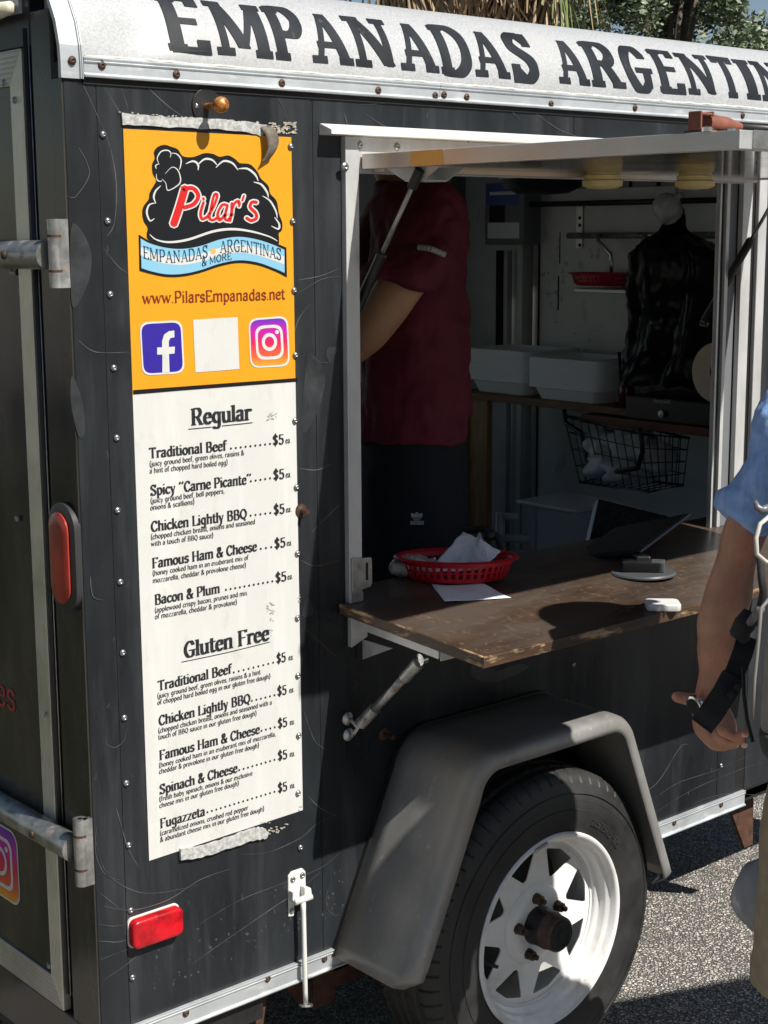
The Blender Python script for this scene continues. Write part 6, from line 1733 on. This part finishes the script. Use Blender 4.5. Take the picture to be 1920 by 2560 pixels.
fleshy('hair', [], [hr], mat('brown_hair', (.06, .035, .02), .6, bump=1, bs=300), PC, .008, 1)
# shirt and flared sleeve
e1 = dep(1888, 1200, 2.53)
slv = []
def ringv(px, py, d, w_, dpt, tilt=0):
    c = dep(px, py, d); r_ = (RGT*cos(tilt)+UPV*sin(tilt)); f_ = FWD
    return (c, r_*w_, f_*dpt)
slv = [ringv(2020, 1020, 2.50, .060, .07, .6), ringv(1985, 1070, 2.50, .066, .075, .5), ringv(1955, 1125, 2.51, .063, .075, .32), ringv(1934, 1180, 2.52, .058, .072, .10), ringv(1912, 1225, 2.53, .056, .068, -.12), ringv(1880, 1262, 2.54, .058, .064, -.40), ringv(1850, 1296, 2.55, .050, .06, -.62), ringv(1842, 1308, 2.555, .047, .058, -.66)]
shirt = [(cp(z_f, 0, z), CL*a, CF*b) for z, a, b, z_f in ((.86, .185, .135, -.01), (1.0, .18, .13, 0), (1.25, .195, .135, .01), (1.40, .205, .13, .01), (1.475, .15, .10, 0), (1.505, .07, .065, 0))]
slr = [[(cp(.02, -.17, 1.46), .07), (cp(.04, -.25, 1.34), .066), (cp(.07, -.27, 1.24), .062)], [(cp(0, .14, 1.455), .07), (dep(1995, 1060, 2.5), .072), (dep(1968, 1150, 2.52), .066)]]
fleshy('shirt', slr, [slv, shirt], K['denim'], PC, .005, 2, .014, .055)
# sunlit pale stripes and hem line on the sleeve
def sleeve_line(pts, w_, nm, mm, d=2.455):
    m = MB(); P = [dep(a, b, c) for a, b, c in pts]
    for i in range(len(P)-1):
        a, b = P[i], P[i+1]; s = RGT*w_*.5*(.5+.5*sin(pi*(i+.5)/(len(P)-1)))
        m.add([a-s, a+s, b+s, b-s], [(0, 1, 2, 3)])
    return m.build(nm, mm, PC, solid=.001)
for (a, b, d_) in ((1869, 1835, 2.545), (1868, 1862, 2.57)):
    p = dep(a-9, b, d_); m = MB(); m.grid(lambda u, v: p+(RGT*.006*cos(2*pi*u)+UPV*.0048*sin(2*pi*u))*sin(pi*v*.5)-FWD*(.0012*cos(pi*v*.5)+.006), 12, 5, True); m.build('fingernail', K['nail'], PC, smooth=True)
m = MB(); rnd = random.Random(17)
for k in range(900):       # fine arm hair
    t = rnd.random(); px0 = 1820+(1779-1820)*t; py0 = 1490+(1700-1490)*t; hw_ = 58*(1-t)+28*t
    o_ = rnd.uniform(-.98, .98); d_ = 2.59+.025*t-.026*sqrt(1-o_*o_)*(1-.4*t)
    p = dep(px0+hw_*o_, py0, d_); e = (RGT*(o_*.5+rnd.uniform(-.3, .3))-UPV*rnd.uniform(.5, 1)-FWD*.35*sqrt(1-o_*o_)).normalized()*rnd.uniform(.004, .009); s = e.cross(FWD).normalized()*.00011
    m.add([p-s, p+s, p+e], [(0, 1, 2)])
tag(m.build('arm_hair', mat('arm_hair', (.10, .055, .03), .6), PC), kind='stuff')
# shorts
sh_ = []
for s, f, e_ in ((1, -.0, .022), (-1, -.06, 0)):
    sh_.append([(cp(-.02, s*.08, .93), CL*.115, CF*.125), (cp(f*.4, s*.10+e_*.6, .75), CL*.108, CF*.115), (cp(f*.8, s*.105+e_, .60), CL*.098, CF*.103), (cp(f, s*.11+e_, .50), CL*.098, CF*.102), (cp(f, s*.11+e_, .455), CL*.100, CF*.10)])
hips = [(cp(-.02, 0, .78), CL*.16, CF*.12), (cp(-.02, 0, .92), CL*.175, CF*.13), (cp(-.01, 0, 1.0), CL*.165, CF*.12)]
fleshy('shorts', [], sh_+[hips], K['khaki'], PC, .0075, 2, .012, .06)
for s, f in ((1, .0), (-1, -.06)):
    m = MB(); rr_ = [(cp(f+.055+dx, s*.12+(.022 if s > 0 else 0), z), CL*a, CF*b) for z, a, b, dx in ((.0, .045, .135, 0), (.02, .050, .14, 0), (.045, .044, .12, -.01), (.085, .040, .075, -.05))]
    L = 24; m.add([c+a*cos(2*pi*k/L)+b*sin(2*pi*k/L) for c, a, b in rr_ for k in range(L)], [(i*L+k, i*L+(k+1) % L, (i+1)*L+(k+1) % L, (i+1)*L+k) for i in range(3) for k in range(L)]+[tuple(range(L))[::-1], tuple(range(3*L, 4*L))]); m.build('shoe', K['pack_dark'], PC, smooth=True)
# watch
wc = dep(1765, 1772, 2.62)
ax = (dep(1778, 1710, 2.615)-dep(1785, 1810, 2.62)).normalized()
s1 = ax.cross(FWD).normalized(); s2 = ax.cross(s1)
tl = ax*.5+s1*.0
WT = MB()
pts = []
for k in range(26):
    a = 2*pi*k/26; pts.append(wc+RGT*.004+s1*(.0265*cos(a))+s2*(.0235*sin(a))-ax*(.009*cos(a))*(-1 if s1.dot(RGT) > 0 else 1))
for k in range(26):
    a, b = pts[k], pts[(k+1) % 26]
    m = MB() if k == 0 else m
    m.bar(a+(b-a)*.06, b-(b-a)*.06, .0035, .013, up=ax)
m.build('watch_band', K['silver'], PC, bevel=.0006)
fc = dep(1744, 1762, 2.60)
m = MB(); m.lathe([(0, 0), (.0185, 0), (.0195, .004), (.018, .009), (.0145, .010), (0, .010)], fc, (-RGT*.75-UPV*.25-FWD*.45), 28); m.build('watch_case', K['chrome'], PC, auto=40)
m = MB(); m.lathe([(0, .0102), (.0145, .0102), (0, .0104)], fc, (-RGT*.75-UPV*.25-FWD*.45), 24); m.build('watch_dial', K['dark'], PC)

# ---- backpack
BPK = thing('backpack', 'grey backpack with dark base and loose black straps on the customer', 'backpack', cp(-.2, 0, .95))
def pk(px, py, d): return dep(px, py, d)
rows = [(1345, 1905, 2.30), (1400, 1890, 2.29), (1500, 1893, 2.29), (1600, 1890, 2.29), (1700, 1878, 2.29), (1790, 1872, 2.30)]
prof = []
BD_ = CL
lp = []
for py, pxl, d in [(905, 2110, 2.34), (930, 2060, 2.34), (990, 2015, 2.34), (1080, 1975, 2.34), (1170, 1940, 2.34), (1250, 1915, 2.33), (1300, 1900, 2.31), (1400, 1893, 2.30), (1520, 1893, 2.29), (1650, 1880, 2.29), (1800, 1868, 2.29), (1880, 1875, 2.30), (1905, 1905, 2.31)]:  # upper rows lie out of frame, added to shade the arm
    A = pk(pxl+32, py, d); hw = .135
    lp.append((A+RGT*hw, RGT*hw, (FWD-V((0, 0, FWD.z))).normalized()*.075))
fleshy('pack_body', [], [lp], K['pack'], BPK, .006, 2, .004, .05)
lb = []
for py, pxl, d in [(1828, 1866, 2.285), (1850, 1866, 2.285), (1885, 1874, 2.29), (1915, 1905, 2.31)]:
    A = pk(pxl+32, py, d); hw = .140
    lb.append((A+RGT*hw, RGT*hw, (FWD-V((0, 0, FWD.z))).normalized()*.080))
fleshy('pack_base', [], [lb], K['pack_dark'], BPK, .006, 2)
def ribbon(pts, w_, th, nm, mm, parent, up=None):
    m = MB(); P0_ = [V(p) for p in pts]; P = []
    g = lambda j: P0_[max(0, min(len(P0_)-1, j))]
    for i in range(len(P0_)-1):
        for t in range(6):
            t /= 6; a, b, c, d = (g(i+q) for q in (-1, 0, 1, 2))
            P.append(.5*((2*b)+(c-a)*t+(2*a-5*b+4*c-d)*t*t+(3*b-a-3*c+d)*t**3))
    P.append(P0_[-1]); vs = []
    for i, p in enumerate(P):
        d = (P[min(i+1, len(P)-1)]-P[max(i-1, 0)]).normalized(); s = d.cross(FWD).normalized()*w_*.5; n = FWD*th
        k = FWD*(.0015*sin(i*1.3))
        vs += [p-s+k, p+s+k, p+s-n+k, p-s-n+k]
    m.add(vs, [(i*4+j, i*4+(j+1) % 4, i*4+4+(j+1) % 4, i*4+4+j) for i in range(len(P)-1) for j in range(4)]+[(3, 2, 1, 0), tuple(4*(len(P)-1)+j for j in range(4))])
    return m.build(nm, mm, parent, bevel=.0005)
ribbon([pk(1868, 1590, 2.44), pk(1848, 1655, 2.43), pk(1820, 1715, 2.43)], .032, .003, 'strap', K['webbing'], BPK)
ribbon([pk(1834, 1690, 2.425), pk(1794, 1758, 2.42), pk(1752, 1815, 2.42)], .0385, .0045, 'strap', K['webbing'], BPK)
ribbon([pk(1848, 1700, 2.415), pk(1838, 1722, 2.415), pk(1815, 1745, 2.415)], .010, .004, 'strap_keeper', K['webbing'], BPK)
m = MB(); m.tube([pk(1878, 1530, 2.40), pk(1862, 1560, 2.40), pk(1850, 1580, 2.41), pk(1862, 1600, 2.42)], [.012, .017, .016, .008], 12); m.build('padded_tab', K['webbing'], BPK, smooth=True)
m = MB(); m.tube([pk(1900, 1395, 2.26), pk(1903, 1440, 2.25), pk(1908, 1480, 2.25), pk(1900, 1520, 2.27), pk(1885, 1560, 2.31)], .0055, 8); m.build('cord', K['webbing'], BPK, smooth=True)
m = MB(); m.tube([pk(1902, 1520, 2.26), pk(1888, 1540, 2.28), pk(1876, 1556, 2.31)], .0065, 8); m.build('buckle', mat('buckle_grey', (.13, .13, .14), .35), BPK, smooth=True)
m = MB(); m.tube([pk(1888, 1252, 2.28), pk(1893, 1268, 2.28), pk(1905, 1276, 2.28), pk(1925, 1268, 2.28)], [.003, .0055, .0065, .006], 10); m.build('strap_hook', bpy.data.materials['buckle_grey'], BPK, smooth=True)
m = MB(); m.tube([pk(1925, 1290, 2.21), pk(1900, 1310, 2.20), pk(1890, 1345, 2.195), pk(1892, 1385, 2.195), pk(1915, 1405, 2.20), pk(1935, 1408, 2.20)], .0034, 10); m.build('piping', K['piping'], BPK, smooth=True)
m = MB(); m.tube([pk(1925, 1495, 2.20), pk(1903, 1520, 2.19), pk(1896, 1600, 2.185), pk(1886, 1700, 2.185), pk(1880, 1800, 2.19)], .0028, 8); m.build('zip_piping', mat('zip_grey', (.16, .15, .14), .6), BPK, smooth=True)
m = MB(); m.tube([pk(1858, 1665, 2.36), pk(1860, 1740, 2.355), pk(1868, 1800, 2.35), pk(1882, 1855, 2.34)], .003, 6); m.build('mesh_edge', K['webbing'], BPK, smooth=True)
# carrier bag in the far hand
cbp = dep(1912, 2240, 3.0)
blob('carrier_bag', cbp, .062, .062, .075, mat('translucent_bag', (.33, .35, .40), .3, alpha=.85, bump=.6, bs=30, bdist=.006), 'translucent grey carrier bag held low beside the khaki shorts', 'carrier bag', 2, .06)

# ---- unseen canopy added right of the frame to cast the shadow across the ground
CN = thing('shadow_canopy', 'unseen canopy standing outside the right edge of the picture', 'shadow_canopy', (2.9, -3.2, 0))
m = MB(); m.add([(1.56, -1.93, 2.2), (3.9, -2.85, 2.2), (4.2, -4.9, 2.2), (1.56, -4.6, 2.2), (2.8, -3.5, 2.75)], [(0, 1, 4), (1, 2, 4), (2, 3, 4), (3, 0, 4), (3, 2, 1, 0)]); m.build('shadow_canopy_roof', mat('shadow_canopy_cloth', (.35, .36, .4), .8), CN)
for x, y in ((1.60, -1.98), (3.85, -2.88), (4.15, -4.85), (1.6, -4.55)):
    m = MB(); m.cyl((x, y, 0), (x, y, 2.2), .016, 10); m.build('pole', K['steel'], CN)

# ---- vendor inside
VD = 3.62
PV = thing('person', 'vendor in maroon jersey and black trousers standing inside behind the window', 'person', dep(1020, 1500, VD)*1.0 - V((0, 0, dep(1020, 1500, VD).z-FZ)))
def vp(px, py, d=VD): return dep(px, py, d)
FWH = V((FWD.x, FWD.y, 0)).normalized()
def rv(px, py, w_, dp, d=VD): return (vp(px, py, d), RGT*w_, FWH*dp)
tor = [rv(1025, 490, .045, .05), rv(1035, 520, .070, .10), rv(1043, 580, .090, .13), rv(1042, 700, .092, .13), rv(1038, 850, .105, .14), rv(1035, 1000, .112, .13), rv(1032, 1100, .112, .13)]
bch = [[(vp(1040, 470), .055), (vp(985, 410), .055)], [(vp(1070, 540, VD-.10), .062), (vp(1045, 640, VD-.17), .054), (vp(985, 740, VD-.20), .050), (vp(930, 820, VD-.20), .045), (vp(870, 880, VD-.16), .036), (vp(800, 905, VD-.1), .028), (vp(770, 905, VD-.08), .032)],
       [(vp(985, 560, VD+.14), .055), (vp(900, 720, VD+.14), .045), (vp(830, 800, VD+.12), .035), (vp(780, 880, VD+.06), .028)]]
for k in range(4): bch.append([(vp(765, 895+8*k, VD-.08), .011), (vp(735, 900+9*k, VD-.07), .010), (vp(715, 910+9*k, VD-.06), .008)])
bch.append([(vp(770, 885, VD-.1), .012), (vp(748, 872, VD-.1), .010)])
hd = [rv(950, 430, .05, .05), rv(935, 390, .085, .065), rv(930, 330, .095, .075), rv(935, 270, .092, .072), rv(940, 235, .05, .04)]
bch.append([(vp(850, 345), .012), (vp(838, 360), .013)])
leg = [[(vp(1035, 1150, VD+s*.06), .075), (vp(1035, 1450, VD+s*.06), .065), (vp(1036, 1640, VD+s*.06), .05), (V((vp(1040, 1700).x, vp(1040, 1700).y, FZ+.05)), .045)] for s in (1, -1)]
fleshy('body', bch+leg, [tor, hd], K['skin2'], PV, .006, 2)
hr2 = [(c+V((0, 0, .012))+RGT*.02, a*1.06, b*1.1) for c, a, b in hd[2:]]
fleshy('hair', [], [hr2], mat('black_hair', (.01, .01, .01), .6), PV, .01, 1)
shl = [rv(1005, 452, .06, .06), rv(1030, 470, .088, .11), rv(1044, 505, .105, .15), rv(1050, 560, .113, .18), rv(1045, 700, .110, .175), rv(1040, 850, .124, .170), rv(1034, 1000, .131, .165), rv(1032, 1095, .135, .165)]
sl1 = [(vp(1100, 520, VD-.07), RGT*.035+UPV*.02, FWH*.06), (vp(1085, 560, VD-.12), RGT*.065+UPV*.01, FWH*.08), (vp(1060, 620, VD-.17), RGT*.075-UPV*.005, FWH*.08), (vp(1015, 680, VD-.20), RGT*.080-UPV*.02, FWH*.075), (vp(992, 706, VD-.20), RGT*.082-UPV*.024, FWH*.074)]
sl2 = [[(vp(990, 540, VD+.14), .075), (vp(930, 640, VD+.14), .07)], [(vp(1072, 535, VD-.09), .078), (vp(1052, 620, VD-.16), .074)]]
fleshy('jersey', sl2, [shl, sl1], K['maroon'], PV, .006, 1, .034, .085)
pt = [rv(1030, 1075, .125, .155), rv(1030, 1200, .132, .16), rv(1032, 1350, .128, .155), rv(1034, 1500, .12, .15), rv(1036, 1650, .11, .14)]
fleshy('trousers', [], [pt], K['black_cloth'], PV, .01, 2, .012, .08)
m = MB()
pp = smooth_poly([(1046, 618), (1075, 622), (1112, 637)], 5)
P3 = [vp(a, b, VD-.283+abs(a-1075)*.0005) for a, b in pp]
for i in range(len(P3)-1):
    m.tube([P3[i], P3[i+1]], .0065, 10)
m.build('sleeve_flash', mat('reflective_grey', (.42, .42, .42), .5), PV, smooth=True)
# emblem on the trousers: three leaves above the word
m = MB(); dd_ = VD-.176
def em(px, py): return dep(px, py, dd_)
for (cx_, ang, l) in ((1042, 0, 22), (1034, .55, 19), (1050, -.55, 19)):
    pts = []
    for k in range(14):
        a = 2*pi*k/14; u = cos(a)*l/2; v = sin(a)*5
        pts.append(em(cx_+v*cos(ang)-u*sin(ang), 1291-(u*cos(ang)+v*sin(ang))))
    m.add(pts, [tuple(range(14))])
m.build('emblem', mat('emblem_white', (.5, .5, .5), .6), PV)
m = MB()
for k in range(3): m.add([em(1030, 1292.5+3*k), em(1055, 1292.5+3*k), em(1055, 1293.7+3*k), em(1030, 1293.7+3*k)], [(0, 1, 2, 3)])
for v in range(len(m.v)): m.v[v] = m.v[v]-FWD*.001
m.build('emblem_bars', K['black_cloth'], PV)
m = MB(); put_text(m, 'adidas', em(1026, 1311), em(1060, 1311), .0105, -FWD, 1.2, .9, 0, 3, up=UPV); m.build('emblem_lettering', bpy.data.materials['emblem_white'], PV)

# ================================================================== TREES
def dead_leaf(rnd, green=False):
    """one fan leaf: stalk and a fan of drooping ribbons"""
    m = MB()
    m.tube([(0, 0, 0), (.35, 0, -.10), (.55, 0, -.35)], [.018, .012, .008], 5)
    n = 22
    for k in range(n):
        a = (k-(n-1)/2)/(n-1)*(2.4 if not green else 2.9)
        base = V((.55, 0, -.35)); P = [base]
        L_ = rnd.uniform(.6, .95); d = V((cos(a)*.6, sin(a), -.55 if not green else -.25*cos(a)-.05)).normalized()
        for j in range(1, 6):
            d = (d+V((0, 0, -.34 if not green else -.13))+V((rnd.uniform(-.12, .12), rnd.uniform(-.12, .12), 0))*(.8 if not green else .3)).normalized()
            P.append(P[-1]+d*L_/5)
        for j in range(5):
            w_ = .016*(1-j/5.6)+.003; w2 = .016*(1-(j+1)/5.6)+.002
            s = (P[j+1]-P[j]).cross(V((0, 0, 1)));
            s = s.normalized() if s.length > 1e-4 else V((0, 1, 0))
            m.add([P[j]-s*w_, P[j]+s*w_, P[j+1]+s*w2, P[j+1]-s*w2], [(0, 1, 2, 3)])
    return m
def palm(base, h, lb):
    t = thing('palm_tree', lb, 'palm tree', base)
    b = V(base)
    m = MB(); m.tube([b, b+V((.03, 0, h*.5)), b+V((0, 0, h))], [.2, .17, .16], 18); m.build('trunk', K['bark'], t, smooth=True)
    rnd = random.Random(2)
    protos = []
    for i in range(4):
        mm = (K['dead_frond'], K['dead_dark'], K['dead_frond'], K['frond_green'])[i]
        o = dead_leaf(random.Random(i+5), i == 3).build('frond' if i == 3 else 'dead_frond', mm, t, loc=(0, 0, 0)); protos.append([o, False])
    def place(i, z, ang, tilt, sc):
        pr = protos[i]
        o = pr[0] if not pr[1] else copy_part(pr[0], t); pr[1] = True
        o.location = V((.1*cos(ang), .1*sin(ang), z)); o.rotation_euler = (rnd.uniform(-.15, .15), tilt, ang); o.scale = (sc, sc, sc)
    for k in range(150):
        z = h-.35-rnd.uniform(0, 1)**.9*2.2
        place(rnd.choice([0, 0, 1, 2]), z, rnd.uniform(0, 2*pi), rnd.uniform(.1, .75), rnd.uniform(.65, .95))
    for k in range(34):
        place(3, h-rnd.uniform(.0, .5), rnd.uniform(0, 2*pi), rnd.uniform(-.75, .0), rnd.uniform(1.05, 1.3))
    for k in range(9): place(3, h-1.5-rnd.uniform(.0, .9), -.7+rnd.uniform(-.35, .35), rnd.uniform(.2, .6), rnd.uniform(.75, .95))
    return t
def gpos(px, D):
    p = dep(px, 576, D); return V((p.x, p.y, 0))
palm(gpos(1170, 8.6), 5.5, 'palm tree with a shaggy skirt of dead tan fronds behind the trailer')

LEAFP = {}
def oak(base, h, rad, lb, seed, n, mm, group='broadleaf trees behind the trailer', leafs=.05):
    rnd = random.Random(seed); b = V(base)
    t = thing('broadleaf_tree', lb, 'tree', base, group)
    m = MB(); m.tube([b, b+V((.05, 0, h*.25)), b+V((0, 0, h*.5))], [.22, .16, .12], 12)
    cl = []
    for k in range(34):
        a = rnd.uniform(0, 2*pi); e = rnd.uniform(-.25, 1); r = rad*rnd.uniform(.35, .95)
        c = b+V((r*cos(a)*sqrt(max(0, 1-e*e*.6)), r*sin(a)*sqrt(max(0, 1-e*e*.6)), h*.58+e*h*.40))
        cl.append((c, rad*rnd.uniform(.22, .42)))
        if k % 3 == 0: m.tube([b+V((0, 0, h*.35)), b.lerp(c, .5)+V((0, 0, h*.18)), c], [.08, .04, .015], 6)
    m.build('trunk', K['bark'], t, smooth=True)
    m = MB(); vs = []; fs = []
    for i in range(n):
        c, r = rnd.choice(cl)
        d = V((rnd.gauss(0, 1), rnd.gauss(0, 1), rnd.gauss(0, .8))).normalized()*r*rnd.uniform(.3, 1.05)
        p = c+d; s = leafs*rnd.uniform(.6, 1.3)
        u = V((rnd.gauss(0, 1), rnd.gauss(0, 1), rnd.gauss(0, .6))).normalized(); v = u.cross(V((rnd.gauss(0, 1), rnd.gauss(0, 1), rnd.gauss(0, 1)))).normalized()
        k = len(vs); vs += [p-u*s, p+v*s*.42, p+u*s, p-v*s*.42]; fs.append((k, k+1, k+2, k+3))
    m.v = vs; m.f = fs; me = m.build('crown', [mm, K['leaf2']], t)
    for i, pl in enumerate(me.data.polygons):
        if (i*7919) % 10 < 4: pl.material_index = 1
oak(gpos(1640, 15.5), 5.0, 1.05, 'leafy green tree directly right of the palm tree', 11, 52000, K['leaf'], leafs=.036)
oak(gpos(1800, 17.5), 3.75, 1.3, 'pale green tree furthest right behind the trailer roof', 12, 36000, K['leaf2'], leafs=.036)
oak((-5.5, 7.5, 0), 6.5, 2.6, 'wide tree left of the trailer reflected in its rear door', 13, 9000, K['leaf'], leafs=.12)
oak((-7.5, 3.0, 0), 5.5, 2.4, 'tree far left of the trailer beside the grass verge', 14, 8000, K['leaf'], leafs=.12)

for i, (x, y, h, r, l) in enumerate(((-13, -9, 7.5, 3.4, 'unseen tall tree added far behind the photographer on the left'), (-5, -14, 8, 3.8, 'unseen broad tree added behind the photographer'), (4, -15, 8, 3.8, 'unseen broad tree added behind the photographer on the right'), (13, -12, 8, 3.8, 'unseen tree added far behind on the right'), (-14, 0, 7, 3.2, 'unseen tree added left of the grass verge beyond the others'))):  # unseen trees added to block low sky and darken wall reflections
    oak((x, y, 0), h, r, l, 20+i, 5000, K['leaf'], 'unseen trees added to block the low sky', leafs=.2)
